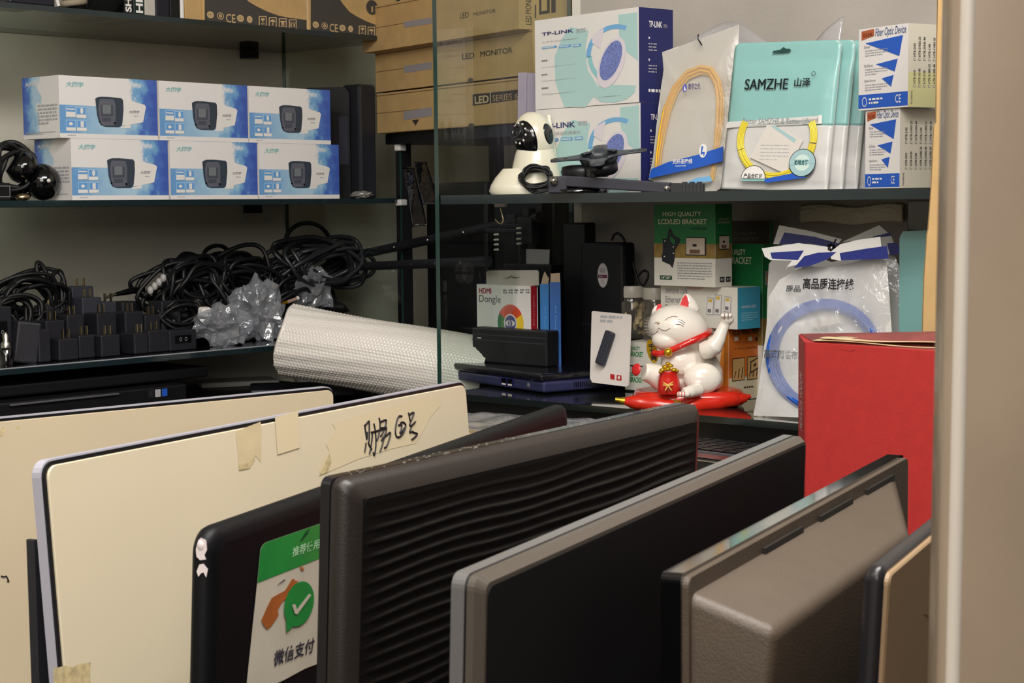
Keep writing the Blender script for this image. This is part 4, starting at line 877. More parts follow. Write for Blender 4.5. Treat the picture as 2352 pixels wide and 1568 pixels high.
# 2: four teal zip packs
tealm = M('teal_pouch', (138, 188, 184), 0.38, coat=0.35, bump=(30, 0.2)); silver = M('silver_pouch', (206, 204, 202), 0.22, coat=0.4, bump=(26, 0.5)); samink = M('pouch_black_print', (26, 30, 36), 0.4)
def pouch(T, w_, h_, label, front, px_ref=None):
    o = thing('cable_pouch', label, 'pouch', T, 'teal and silver cable pouches on the upper shelf'); r = 0.010
    def shell(z0, z1, mat, y, round_top):
        pts = [(-w_ / 2, z0), (w_ / 2, z0)]
        if round_top: pts += [(w_ / 2 - r + r * math.cos(a), z1 - r + r * math.sin(a)) for a in [PI / 2 * i / 4 for i in range(5)]] + [(-w_ / 2 + r - r * math.sin(a), z1 - r + r * math.cos(a)) for a in [PI / 2 * i / 4 for i in range(5)]]
        else: pts += [(w_ / 2, z1), (-w_ / 2, z1)]
        return pts
    zs = h_ * 0.435
    def belly(nm, z0, z1, mat, am):
        def g(s, q):
            x = (s - 0.5) * w_; z = z0 + (z1 - z0) * q; zz = z / h_
            e = min(s, 1 - s) * w_; rt = max(0, z - (h_ - r)); lim = w_ / 2 - (r - math.sqrt(max(0, r * r - rt * rt)) if rt > 0 else 0); x = max(-lim, min(lim, x))
            b = am * min(1, e / 0.022) ** 0.6 * min(1, max(0, zz - 0.05) / 0.12) ** 0.5 * min(1, max(0, 0.86 - zz) / 0.2 if zz < 0.86 else 0) ** 0.6
            return (x, -b - 0.0008 + 0.0006 * mnoise.noise(Vector((x * 60, z * 60, 1))), z)
        return MB().grid(g, 30, 30, mat)
    o1 = belly('t', zs, h_, tealm, 0.005).build('teal_panel', o)
    o2 = belly('s', 0, zs, silver if not front else silver, 0.0055).build('window_panel', o)
    for q in (o1, o2): md = q.modifiers.new('solid', 'SOLIDIFY'); md.thickness = 0.0008
    mb = MB(); mb.prism(shell(0, h_, silver, 0, True), (0, 0, 0), (1, 0, 0), (0, 0, 1), (0, 1, 0), 0.002, silver); mb.build('back_panel', o)
    return o
ys = 2.36; Ps = on_y(1781, 441, ys); Ts = TR((Ps[0], Ps[1], ZT + 0.0005), 2, -7)
fS = Face(Ts, (0, 0, 0), (1, 0, 0), (0, 0, 1)); a0, b0 = fS.P(1656, 441); a1, b1 = fS.P(1900, 436); at_, bt = fS.P(1800, 96)
wS = a1 - a0; hS = bt; Ts = Ts @ Matrix.Translation(((a0 + a1) / 2, 0, 0)) @ Matrix.Rotation(math.radians(-3.0), 4, 'Y') if False else Ts @ Matrix.Translation(((a0 + a1) / 2, 0, 0))
lean = 2.2
Ts = Ts @ Matrix.Rotation(math.radians(lean), 4, 'Y')
sp_ = pouch(Ts, wS, hS, 'front teal and silver cable pouch with yellow cable showing and bold black lettering', True)
fS = Face(Ts, (0, -0.0084, 0), (1, 0, 0), (0, 0, 1)); mb = MB()
mb.tpx(fS, 'SAMZHE', (1710, 206), (1811, 180), samink, 3, 0.02); mb.tpx(fS, '山泽', (1824, 199), (1863, 178), samink, 3, 0.02)
mb.ellpx(fS, 1869, 169, 5, 5, samink, 3, inner=0.8); mb.build('brand_lettering', sp_)
mb = MB(); mb.px(fS, [(1680, 292), (1878, 272), (1878, 265), (1888, 264), (1888, 284), (1680, 293)], white, 1)
mb.px(fS, [(1670, 280), (1880, 266), (1880, 283), (1668, 294)], M('bag_white_film', (0, 0, 0)), 1); mb.tpx(fS, 'Better SAMZHE & Better Life', (1706, 285), (1862, 271), M('silver_print', (170, 178, 182), 0.5), 3, 0.015); mb.build('slogan_strip', sp_)
fT = Face(Ts, (0, -0.0052, 0), (1, 0, 0), (0, 0, 1)); mb = MB(); mb.px(fT, [(1774, 122), (1776, 117), (1792, 114), (1800, 108), (1806, 112), (1815, 112), (1817, 116), (1813, 119)], M('dark_slot', (18, 66, 62), 0.6), 1); mb.build('hang_slot', sp_)
mb = MB(); c_ = fS.P(1784, 318)
for k in range(5):
    mb.tube([fS.W(c_[0] + (0.062 + k * 0.0024) * math.cos(a), c_[1] + (0.056 + k * 0.0022) * math.sin(a) - 0.0, 0.0008 + 0.0006 * (k % 2)) for a in [PI + 0.32 - 0.0 + (PI - 0.45) * i / 24 for i in range(25)]] , 0.0016, yel2, 6)
    mb.tube([fS.W(c_[0] + (0.062 + k * 0.0024) * math.cos(a), c_[1] + (0.056 + k * 0.0022) * math.sin(a), 0.0008) for a in [-0.1 + 0.55 * i / 6 for i in range(7)]], 0.0016, yel2, 6); mb.tube([fS.W(c_[0] + (0.062 + k * 0.0024) * math.cos(a), c_[1] + (0.056 + k * 0.0022) * math.sin(a), 0.0008) for a in [PI - 0.45 + 0.75 * i / 6 for i in range(7)]], 0.0016, yel2, 6)
mb.build('yellow_cable', sp_)
mb = MB(); mb.px(fS, [(1762, 288), (1776, 286), (1846, 322), (1806, 400), (1724, 362)], offwhite, 5); mb.px(fS, [(1772, 290), (1780, 288), (1830, 320), (1826, 328)], M('faded_teal_print', (160, 192, 196), 0.5), 6); mb.dpx(fS, (1745, 370), (1815, 330), 5, lgrey, 6, 9, 0.2); mb.build('certificate_card', sp_)
fS = Face(Ts, (0, -0.0118, 0), (1, 0, 0), (0, 0, 1)); mb = MB(); mb.px(fS, [(1750, 412), (1850, 392), (1850, 408), (1760, 420)], blue, 4)
mb.ellpx(fS, 1844, 374, 31, 32, samink, 7); mb.ellpx(fS, 1844, 374, 29.5, 30.5, M('faded_teal_print', (0, 0, 0)), 8); mb.ellpx(fS, 1844, 374, 18, 19, M('pale_teal_disc', (200, 222, 214), 0.5), 9); mb.px(fS, [(1815, 380), (1872, 376), (1872, 366), (1815, 370)], M('faded_teal_print', (0, 0, 0)), 10); mb.tpx(fS, '检验合格', (1826, 379), (1859, 367), M('dark_teal_print', (30, 92, 88), 0.5), 11, 0.03)
mb.ellpx(fS, 1731, 410, 28.5, 30, samink, 7, a0=0.0, a1=PI); mb.ellpx(fS, 1731, 410, 27, 28.5, white, 8, a0=0, a1=PI); mb.px(fS, [(1703, 412), (1759, 412), (1757, 416), (1705, 416)], teal, 8); mb.tpx(fS, '产品合格证', (1709, 409), (1753, 399), samink, 9, 0.02); mb.build('round_stickers', sp_)
for k, (dx, dy, lab) in enumerate(((0.014, 0.022, 'second teal cable pouch, its edge just showing behind the front one'), (0.026, 0.046, 'third teal cable pouch, standing behind the second'), (0.040, 0.072, 'rearmost teal cable pouch, next to the fibre device boxes'))):
    c = thing('cable_pouch', lab, 'pouch', TR((0, 0, 0)), 'teal and silver cable pouches on the upper shelf')
    c.matrix_world = TR((Ts.translation.x + dx, Ts.translation.y + dy, ZT + 0.0005), 2, -6) @ Matrix.Rotation(math.radians(lean), 4, 'Y')
    for ch in sp_.children:
        if ch.name.split('.')[0] in ('teal_panel', 'window_panel', 'back_panel'):
            d_ = ch.copy(); COL.objects.link(d_); d_.parent = c
# loose clear polythene behind
Pq = on_y(1735, 440, 2.52)
def cl(s, q): 
    x = (s - 0.5) * 0.30; z = q * 0.30 * (0.9 + 0.1 * math.sin(7 * s))
    return (x, 0.012 * mnoise.noise(Vector((x * 14, z * 14, 0))) + 0.01 * math.sin(s * 11), z)
o = MB().grid(cl, 40, 30, clear).build('polythene_bag', None, TR((Pq[0], Pq[1], ZT + 0.001), 4, -8)); md = o.modifiers.new('solid', 'SOLIDIFY'); md.thickness = 0.0006
tag(o, 'large loose clear polythene bag standing behind the teal pouches', 'bag')

# 3: two fibre converter boxes
fdm = M('fibre_box_white', (226, 222, 220), 0.4); serif = M('fibre_title_blue', (50, 74, 128), 0.5); brown = M('fibre_logo_rust', (176, 92, 56), 0.5); beige = M('aged_white_card', (206, 200, 184), 0.5); oliv = M('yellowed_card', (206, 202, 150), 0.5)
def fibre(L, R, uS, y, base, lab, sh, top):
    T, w_, d_, h_ = boxfit(('y', y), L, R, rot=None, uS=uS, base=base)
    return T, w_, d_, h_
TL1, wl, dl, hl = boxfit(('y', 2.345), (1987, 262, 440), (2066, 243, 432), rot=-18, uS=2150, base=ZT)
TL2, wl2, dl2, hl2 = boxfit(('y', 2.345), (1972, 70, 254), (2085, 36, 234), rot=-18, uS=2166)
def fib(T, w_, d_, h_, K_, S_, lab, oy):
    mb = MB().box(-w_ / 2, w_ / 2, 0, d_, 0, h_, fdm); ff = faces(T, w_, d_, h_); f, r = ff['f'], ff['r']
    mb.rect(r, 0, 0, d_, h_, beige, 1); mb.rect(r, 0, 0, d_, h_ * oy, oliv, 2) if oy else None
    q = lambda s, t: (s * w_, t * h_)
    A = lambda pts, m, l: mb.art(f, [q(*p) for p in pts], m, l)
    A([(0, 0.02), (1, 0.02), (1, 0.19), (0, 0.19)], blue, 1); mb.txt(f, 'CE', 0.76 * w_, 0.06 * h_, 0.87 * w_, 0.16 * h_, white, 3, 0.0); mb.ell(f, 0.13 * w_, 0.10 * h_, 0.05 * w_, 0.06 * h_, white, 3, inner=0.8); mb.dashes(f, 0.22 * w_, 0.06 * h_, 0.5 * w_, 0.15 * h_, 2, white, 3, 3, 0.5)
    A([(0.06, 0.86), (0.32, 0.90), (0.32, 0.985), (0.06, 0.97)], brown, 2); mb.txt(f, 'SULINK', 0.09 * w_, 0.895 * h_, 0.30 * w_, 0.945 * h_, M('dark_rust', (120, 48, 22), 0.5), 3, 0.03)
    mb.txt(f, 'Fiber Optic Device', 0.35 * w_, 0.86 * h_, 0.965 * w_, 0.985 * h_, serif, 3, 0.0, sh=0.12)
    A([(0.14, 0.82), (0.90, 0.865), (0.83, 0.62)], blue, 2); A([(0.36, 0.55), (0.80, 0.59), (0.74, 0.44)], blue, 2); A([(0.48, 0.37), (0.72, 0.40), (0.67, 0.26)], blue, 2)
    for k, (t0, lab_) in enumerate(((0.77, 'Ethernet'), (0.54, 'Fast Ethernet'), (0.35, 'Gigabit Ethernet'))):
        mb.txt(f, lab_, 0.12 * w_, (t0 - 0.015) * h_, (0.24, 0.30, 0.36)[k] * w_, (t0 + 0.022) * h_, grey, 3, 0.0); mb.dashes(f, 0.14 * w_, (t0 - 0.12) * h_, 0.60 * w_, (t0 - 0.03) * h_, 3, M('faint_ink', (150, 150, 158), 0.6), 3, k + 7, 0.3)
    # model list on the side: rotated lettering with tick boxes
    for row, (b0_, lst) in enumerate(((0.56, ('HTB-2102', 'HTB-2103S-25', 'HTB-2103S-40', 'HTB-1100', 'HTB-1100S-25', 'HTB-1100S-40')), (0.24, ('HTB-1010', 'HTB-1010S', 'HTB-2100', 'HTB-2100S-25', 'HTB-2100S-40', 'HTB-2100S-60')))):
        for i, s_ in enumerate(lst):
            x = 0.010 + i * 0.0098; ln = 0.022 * h_ * len(s_) * 0.9
            mb.txt(r, s_, x, b0_ * h_ + 0.045 * h_, x + 0.0042, b0_ * h_ + 0.045 * h_ + ln, ink, 3, 0.01, rot=90)
            mb.rect(r, x, b0_ * h_, x + 0.0042, b0_ * h_ + 0.028 * h_, grey, 3); mb.rect(r, x + 0.0006, b0_ * h_ + 0.004 * h_, x + 0.0036, b0_ * h_ + 0.024 * h_, beige, 4)
    mb.txt(r, 'YH-2AN1AC', 0.005, 0.03 * h_, 0.0085, 0.2 * h_, ink, 3, 0.0, rot=90)
    return tag(mb.build('fibre_device_box', None, T, bevel=0.0012), lab, 'box', 'boxed fibre optic devices by the door jamb')
hl = TL2.translation.z - ZT - 0.0006
fib(TL1, wl, dl, hl, None, None, 'lower white and blue fibre optic device box standing on the shelf', 0)
fib(TL2, wl2, dl2, hl2, None, None, 'upper white and blue fibre optic device box with a yellowed end', 0.42)

# ================================================================ right cabinet, on the counter
Z0 = ZC + 0.0009
def oncounter(u, v, y): p = on_y(u, v, y); p[2] = Z0; return p
# laptop
A_, B2, C2 = on_z(1036, 876, ZC), on_z(1245, 907, ZC), on_z(1404, 879, ZC)
rl = math.degrees(math.atan2(B2[1] - A_[1], B2[0] - A_[0])); lw = float(np.hypot(*(B2 - A_)[:2])); ld_ = 0.21
m_ = (A_ + B2) / 2; m_[2] = Z0; Tl = TR(m_, rl); lh = 0.036
indigo = M('indigo_plastic', (44, 46, 82), 0.35, coat=0.2); lp = thing('mini_laptop', 'blue-black closed mini laptop lying on the counter under the black power brick', 'laptop', Tl)
mb = MB(); sec = [(0.0, 0.004), (0.004, 0.0), (0.02, 0.0), (0.03, lh * 0.55), (0.0, lh * 0.55)]
MB().box(-lw / 2, lw / 2, 0.004, ld_, 0.002, lh * 0.62, indigo).build('base', lp, bevel=0.005, seg=3)
MB().box(-lw / 2 + 0.001, lw / 2 - 0.001, 0.0, ld_, lh * 0.62, lh, M('dark_lid', (16, 16, 24), 0.25, coat=0.4)).build('lid', lp, bevel=0.005, seg=3)
fl_ = Face(Tl, (0, 0.0036, 0), (1, 0, 0), (0, 0, 1)); mb = MB()
c_ = fl_.P(1165, 883)[0]; zc_ = lh * 0.34; mb.rect(fl_, c_ - 0.022, zc_ - 0.008, c_ + 0.022, zc_ + 0.009, navy, 2)
for k in (-1, 1): mb.rect(fl_, c_ + k * 0.010 - 0.008, zc_ - 0.006, c_ + k * 0.010 + 0.008, zc_ + 0.007, blackgl, 3); mb.rect(fl_, c_ + k * 0.010 - 0.0068, zc_ - 0.0052, c_ + k * 0.010 + 0.0068, zc_ - 0.002, offwhite, 4)
mb.build('usb_ports', lp); MB().ball((fl_.P(1213, 888)[0], 0.004, zc_), (0.005, 0.002, 0.005), M('grey_button', (90, 90, 100), 0.3), 14).build('power_button', lp)
mb = MB(); fr_ = Face(Tl, (lw / 2, 0, 0), (0, 1, 0), (0, 0, 1))
for k in range(22): mb.rect(fr_, 0.07 + k * 0.0042, 0.008, 0.0722 + k * 0.0042, 0.018, blackgl, 2)
mb.build('vent', lp)
# black power brick on the laptop
Tp, wp, dp, hp = boxfit(('y', m_[1] + 0.075), (1085, 757, 848), (1256, 757, 848), rot=-3, dep=0.034, base=ZC + lh + 0.0012); hp = 0.0665
pb_ = thing('laptop_charger', 'black grooved laptop charger brick standing on the mini laptop', 'charger', Tp)
mb = MB().box(-wp / 2, wp / 2, 0, dp, 0, hp, M('brick_plastic', (20, 20, 24), 0.45, bump=(500, 0.15))); mb.build('case', pb_, bevel=0.003)
mb = MB()
for z in (0.78, 0.62): mb.box(-wp / 2 + 0.001, wp / 2 - 0.001, -0.0004, 0.001, hp * z, hp * z + 0.0022, M('groove', (48, 48, 54), 0.4))
mb.build('grooves', pb_); MB().box(-wp * 0.42, -wp * 0.37, -0.0008, 0.001, hp * 0.68, hp * 0.71, offwhite).build('indicator', pb_)
Ti = Tp.inverted(); yy = m_[1] + 0.09
pts = [Ti @ Vector(tuple(on_y(u, v, yy))) for u, v in ((1088, 806), (1060, 808), (1040, 820), (1028, 842), (1021, 868))]
mb = MB(); mb.tube(pts, [0.0042, 0.0036, 0.0022, 0.0022, 0.0022], rubber, 8); mb.build('cord', pb_)
# dongle box and the thin boxes behind it
Td, wd, dd2, hd_ = boxfit(('y', 2.475), (1097, 652, 880), (1221, 648, 890), rot=-5, uS=1238, base=Z0)
db = thing('dongle_box', 'white streaming dongle box with a red side and a four-colour ring logo', 'box', Td)
mb = MB().box(-wd / 2, wd / 2, 0, dd2, 0, hd_, white); ff = faces(Td, wd, dd2, hd_); f, r = ff['f'], ff['r']; redc = M('red_card', (176, 30, 36), 0.45); mb.rect(r, 0, 0, dd2 * 0.82, hd_, redc, 1)
mb.tpx(f, 'HDMI', (1101, 673), (1128, 662), redc, 2, 0.03); mb.tpx(f, 'Dongle', (1101, 698), (1150, 679), M('grey_brown_print', (96, 92, 88), 0.5), 2, 0.0)
for k in range(5): mb.dpx(f, (1156 + k * 13, 675 - k * 0.3), (1165 + k * 13, 664 - k * 0.3), 2, grey, 2, k, 0.6)
c_ = f.P(1173, 742); R_ = f.P(1203, 742)[0] - c_[0]
for a0_, a1_, cl_ in ((PI / 6, PI * 5 / 6, M('logo_red', (216, 76, 42), 0.45)), (PI * 5 / 6, PI * 1.5, M('logo_green', (40, 122, 64), 0.45)), (-PI / 2, PI / 6, M('logo_yellow', (232, 196, 48), 0.45))): mb.ell(f, c_[0], c_[1], R_, R_, cl_, 2, a0=a0_, a1=a1_, inner=0.3)
mb.ell(f, c_[0], c_[1], R_ * 0.5, R_ * 0.5, white, 3); mb.ell(f, c_[0], c_[1], R_ * 0.42, R_ * 0.42, M('logo_blue', (44, 62, 150), 0.45), 4); mb.ell(f, c_[0], c_[1], R_ * 0.36, R_ * 0.17, white, 5); mb.ell(f, c_[0], c_[1], R_ * 0.17, R_ * 0.17, M('logo_blue', (0, 0, 0)), 6); mb.art(f, [(c_[0] - R_ * .035, c_[1] - R_ * .13), (c_[0] + R_ * .035, c_[1] - R_ * .13), (c_[0] + R_ * .035, c_[1] + R_ * .13), (c_[0] - R_ * .035, c_[1] + R_ * .13)], white, 7)
mb.txt(r, 'HDMI Dongle', dd2 * 0.3, hd_ * 0.3, dd2 * 0.5, hd_ * 0.9, M('pink_print', (222, 150, 150), 0.5), 2, 0, rot=90)
mb.build('carton', db, bevel=0.001)
fb_ = Face(Td, (0, dd2 * 0.45, 0), (1, 0, 0), (0, 0, 1)); mb = MB(); tb = [fb_.P(*q) for q in ((1117, 660), (1117, 625), (1121, 621), (1233, 620), (1237, 624), (1237, 655))]; mb.prism(tb, (0, dd2 * 0.45, 0), (1, 0, 0), (0, 0, 1), (0, 1, 0), 0.0012, M('grey_card_back', (186, 180, 170), 0.6)); mb.build('hanger_flap', db)
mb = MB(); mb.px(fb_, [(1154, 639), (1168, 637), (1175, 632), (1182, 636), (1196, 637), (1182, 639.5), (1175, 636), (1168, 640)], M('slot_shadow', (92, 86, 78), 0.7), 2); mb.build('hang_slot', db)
def plainbox(name, label, cat, pl, L, R, rot, uS, m, dep=0.03, base=Z0, art=None, bev=0.0012, side='R', group=None):
    T, w_, d_, h_ = boxfit(pl, L, R, rot=rot, uS=uS, base=base, dep=dep, side=side); mb = MB().box(-w_ / 2, w_ / 2, 0, d_, 0, h_, m)
    if art: art(mb, faces(T, w_, d_, h_), w_, d_, h_)
    return tag(mb.build(name, None, T, bevel=bev), label, cat, group), T, w_, d_, h_
sky = M('bright_blue_card', (24, 116, 188), 0.4); sky2 = M('deep_blue_card', (22, 92, 170), 0.4); torn = M('torn_card', (196, 174, 146), 0.75)
def bl(sd): 
    def fn(mb, ff, w_, d_, h_):
        mb.rect(ff['r'], 0, h_ * 0.0, d_, h_, sky2, 1); mb.txt(ff['f'], 'AC Power Adapter', w_ * 0.42, h_ * 0.30, w_ * 0.62, h_ * 0.78, M('faded_blue_print', (96, 164, 214), 0.5), 2, 0.0, rot=-90)
    return fn
_, T_, w_, d_, h_ = plainbox('slim_box', 'bright blue slim box with a torn top, right behind the white dongle box', 'box', ('y', 2.47), (1242, 652, 838), (1262, 650, 838), 40, None, sky, 0.05, art=bl(1), group='slim blue boxes behind the power brick')
mb = MB(); mb.prism([(-0.006, 0), (0.007, 0), (0.009, 0.010), (0.004, 0.018), (0.001, 0.024), (-0.003, 0.014)], (0, 0.004, h_), (1, 0, 0), (0, -0.35, 1), (0, 1, 0), 0.0008, torn); o = mb.build('torn_flap', _)
_, T_, w_, d_, h_ = plainbox('slim_box', 'deep blue slim box with a beige torn top, right of the bright blue one', 'box', ('y', 2.468), (1264, 648, 838), (1289, 645, 838), 40, None, sky2, 0.05, art=bl(2), group='slim blue boxes behind the power brick')
mb = MB(); mb.prism([(-w_ * 0.42, 0), (w_ * 0.48, 0), (w_ * 0.45, 0.017), (-w_ * 0.40, 0.016)], (0, 0.004, h_), (1, 0, 0), (0, -0.15, 1), (0, 1, 0), 0.0008, torn); mb.build('torn_flap', _)
ob, T_, w_, d_, h_ = plainbox('open_box', 'black open box with a white lined flap, behind the grey hanger flap', 'box', ('y', 2.565), (1158, 606, 860), (1268, 600, 860), -5, None, black, 0.04)
fo = Face(T_, (0, 0.036, 0), (1, 0, 0), (0, 0, 1)); tb = [fo.P(*q) for q in ((1178, 606), (1177, 571), (1262, 573), (1261, 606))]; MB().prism(tb, (0, 0.036, 0), (1, 0, 0), (0, 0, 1), (0, 1, 0), 0.001, M('lilac_white_card', (190, 186, 190), 0.6)).build('lid_flap', ob)
tb = [fo.P(*q) for q in ((1157, 608), (1161, 600), (1171, 596), (1172, 610))]; MB().prism(tb, (0, 0.034, 0), (1, 0, 0), (0, 0, 1), (0, 1, 0), 0.001, torn).build('side_flap', ob)
# black gear along the back of the counter
pg = thing('pegged_bracket', 'upright black bracket with two columns of pale pegs behind the dongle box', 'bracket', TR(oncounter(1180, 600, 2.595), -14)); cz = lambda v: on_y(1180, v, 2.595)[2] - Z0
sgp = depth(on_y(1180, 560, 2.595)) / F * 1.15
MB().box(-52 * sgp, 28 * sgp, -0.004, 0.016, 0, cz(520), black).build('plate', pg, bevel=0.003)
for a, b, c, d in ((-40, 24, 512, 524), (-95, 60, 536, 524), (20, 70, 498, 560), (-20, 10, 492, 515), (40, 60, 478, 500)): MB().box(a * sgp, b * sgp, -0.006, 0.014, cz(d), cz(c), charcoal).build('bracket_limb', pg, bevel=0.003)
for u, vs in ((-40, (539, 551, 562, 574)), (40, (524, 535, 548, 559))):
    for v in vs: MB().tube([(u * sgp - 7 * sgp, -0.014, cz(v)), (u * sgp + 8 * sgp, -0.016, cz(v - 1))], 0.0022, offwhite, 8).build('peg', pg)
plainbox('power_supply', 'tall black power supply box between the blue slim boxes and the stickered one', 'power supply', ('y', 2.565), (1294, 512, 870), (1345, 505, 870), -6, 1372, black, bev=0.004)
def stk(mb, ff, w_, d_, h_):
    f = ff['f']; c = f.P(1385, 632); lw_ = M('label_white', (206, 198, 198), 0.45)
    mb.ell(f, c[0], c[1], 0.0145, 0.0225, lw_, 2); mb.ell(f, c[0], c[1], 0.0135, 0.0213, lgrey, 3, inner=0.94); mb.rect(f, c[0] - 0.0125, c[1] - 0.005, c[0] + 0.0125, c[1] + 0.001, M('label_maroon', (104, 48, 74), 0.5), 4); mb.dashes(f, c[0] - 0.008, c[1] + 0.003, c[0] + 0.008, c[1] + 0.014, 4, grey, 4, 4, 0.5); mb.ell(f, c[0], c[1] - 0.012, 0.004, 0.004, grey, 4, inner=0.75); mb.dashes(f, c[0] - 0.010, c[1] - 0.0035, c[0] + 0.010, c[1] - 0.001, 1, lgrey, 5, 2, 0.7)
    mb.rect(f, 0.004, h_ * 0.42, w_ - 0.004, h_ * 0.43, charcoal, 2)
plainbox('subwoofer', 'black speaker box with an oval white and maroon sticker', 'speaker', ('y', 2.525), (1334, 556, 860), (1432, 548, 875), -10, 1462, black, bev=0.006, art=stk)
yk = 2.53; q = [on_y(u, v, yk) for u, v in ((1405, 552), (1410, 540), (1420, 536), (1432, 548), (1445, 580), (1456, 612), (1464, 640), (1475, 656), (1486, 642), (1488, 626), (1478, 622), (1466, 634), (1460, 655), (1462, 670))]
tag(MB().tube(smooth([p - q[0] for p in q]), 0.0024, rubber, 8).build('speaker_cable', None, TR(q[0])), 'thin black cable looping down the right side of the stickered speaker', 'cable')
# card with memory stick
cy_ = 2.405; Pc = oncounter(1400, 880, cy_); Tc2 = TR(Pc, 0, -9)
fc = Face(Tc2, (0, 0, 0), (1, 0, 0), (0, 0, 1)); tb = [fc.P(*q) for q in ((1355, 868), (1359, 716), (1362, 714), (1448, 722), (1450, 726), (1444, 884), (1440, 888), (1360, 878))]
zmin = min(p[1] for p in tb); Tc2 = Tc2 @ Matrix.Translation((0, 0, 0)); ca = thing('blister_card', 'white blister card with a dark memory stick, leaning behind the mini laptop', 'card', Tc2)
MB().prism(tb, (0, 0, 0), (1, 0, 0), (0, 0, 1), (0, 1, 0), 0.0016, M('white_blister_card', (222, 214, 208), 0.4, coat=0.3)).build('card', ca)
mb = MB(); mb.dpx(fc, (1378, 741), (1430, 724), 2, lgrey, 2, 2, 0.6); mb.px(fc, [(1416, 873), (1428, 874), (1428, 862), (1417, 861)], redc, 2); mb.ellpx(fc, 1422, 867, 3, 4, offwhite, 3); mb.px(fc, [(1402, 870), (1412, 872), (1412, 860), (1402, 858)], redc, 2); mb.build('print', ca)
a, b = fc.P(1384, 838), fc.P(1409, 762); dv = Vector((b[0] - a[0], 0, b[1] - a[1])); Xs = Matrix.Translation(Vector((a[0], -0.008, a[1])) + dv / 2) @ Matrix.Rotation(math.atan2(dv.x, dv.z), 4, 'Y')
MB().cbox((0, 0, 0), (0.019, 0.011, dv.length), M('slate_stick', (44, 46, 58), 0.4)).build('memory_stick', ca, T=None, bevel=0.003).matrix_local = Xs
# box stack behind the cat
bg = M('bracket_box_green', (28, 118, 62), 0.45); wood = M('printed_wood', (150, 122, 62), 0.5, noise=(60, 0.3)); cream2 = M('box_cream_white', (226, 222, 210), 0.5); dg_ = M('dark_green_ink', (20, 72, 44), 0.5); lo = M('logo_cream', (228, 224, 190), 0.5)
ow = M('orange_box_white', (226, 214, 196), 0.5); orb = M('orange_box_side', (196, 104, 36), 0.45); thi = M('orange_box_ink', (70, 44, 24), 0.6)
To, wo, do, ho = boxfit(('y', 2.455), (1520, 745, 893), (1674, 750, 899), rot=-7, uS=1758, base=Z0)
mb = MB().box(-wo / 2, wo / 2, 0, do, 0, ho, ow); ff = faces(To, wo, do, ho); f, r = ff['f'], ff['r']
mb.rect(r, 0, 0, do, ho, M('box_lower_cream', (204, 190, 160), 0.5), 1); mb.rect(r, 0, ho * 0.32, do, ho, orb, 2); mb.rect(f, wo * 0.93, 0, wo, ho, M('orange_edge', (228, 140, 50), 0.45), 2); mb.px(f, [(1646, 900), (1674, 900), (1674, 752), (1664, 752)], M('orange_edge', (0, 0, 0)), 2)
mb.tpx(r, 'LCD WALL MOUNT', (1684, 770), (1754, 750), thi, 3, 0.02); mb.tpx(r, 'TV Mount Assembly Tool', (1684, 806), (1752, 792), thi, 3, 0.0)
for k in range(4): mb.px(r, [(1686 + k * 16, 783), (1695 + k * 16, 782), (1695 + k * 16, 773), (1686 + k * 16, 774)], (ow, orange, ow, thi)[k], 3)
for k in range(2):
    u = 1681 + k * 34; mb.px(r, [(u, 876 - k * 3), (u + 29, 872 - k * 3), (u + 29, 820 - k * 4), (u, 823 - k * 4)], thi, 3); mb.px(r, [(u + 1.2, 874 - k * 3), (u + 27.8, 870.5 - k * 3), (u + 27.8, 822 - k * 4), (u + 1.2, 825 - k * 4)], M('box_tan_panel', (190, 152, 96), 0.5), 4)
    for j in range(3): mb.px(r, [(u + 4 + j * 8, 868 - k * 3), (u + 6 + j * 8, 867 - k * 3), (u + 9 + j * 8, 852 - k * 3 - j * 5), (u + 7 + j * 8, 852 - k * 3 - j * 5)], thi, 5)
mb.px(r, [(1722, 858), (1742, 845), (1742, 818), (1722, 830)], thi, 5); mb.px(r, [(1724, 853), (1740, 842), (1740, 822), (1724, 833)], M('box_tan_panel', (0, 0, 0)), 6); mb.px(r, [(1729, 843), (1736, 838), (1735, 832), (1729, 836)], thi, 7)
mb.dpx(r, (1708, 892), (1735, 884), 1, thi, 3, 3, 0.7); mb.ellpx(f, 1655, 778, 5, 6, orange, 2); mb.dpx(f, (1620, 770), (1650, 755), 2, grey, 2, 3)
tag(mb.build('wall_mount_box', None, To, bevel=0.0012), 'orange and white wall mount box standing on the counter behind the cat', 'box'); zo = Z0 + ho + 0.0004
Tn, wn, dn, hn = boxfit(('y', 2.445), (1518, 654, 748), (1694, 656, 753), rot=-7, uS=1746, base=zo)
mb = MB().box(-wn / 2, wn / 2, 0, dn, 0, hn, cream2); ff = faces(Tn, wn, dn, hn); f, r = ff['f'], ff['r']; tq = M('teal_blue_card', (64, 150, 178), 0.45); mb.rect(r, 0, 0, dn, hn, tq, 1)
mb.tpx(f, 'SAMZHE 山泽', (1529, 673), (1579, 662), lgrey, 2, 0.02); mb.tpx(f, 'Ethernet Cable', (1529, 694), (1590, 682), grey, 2, 0.0); mb.dpx(f, (1529, 708), (1556, 699), 1, ink, 2, 4, 0.7)
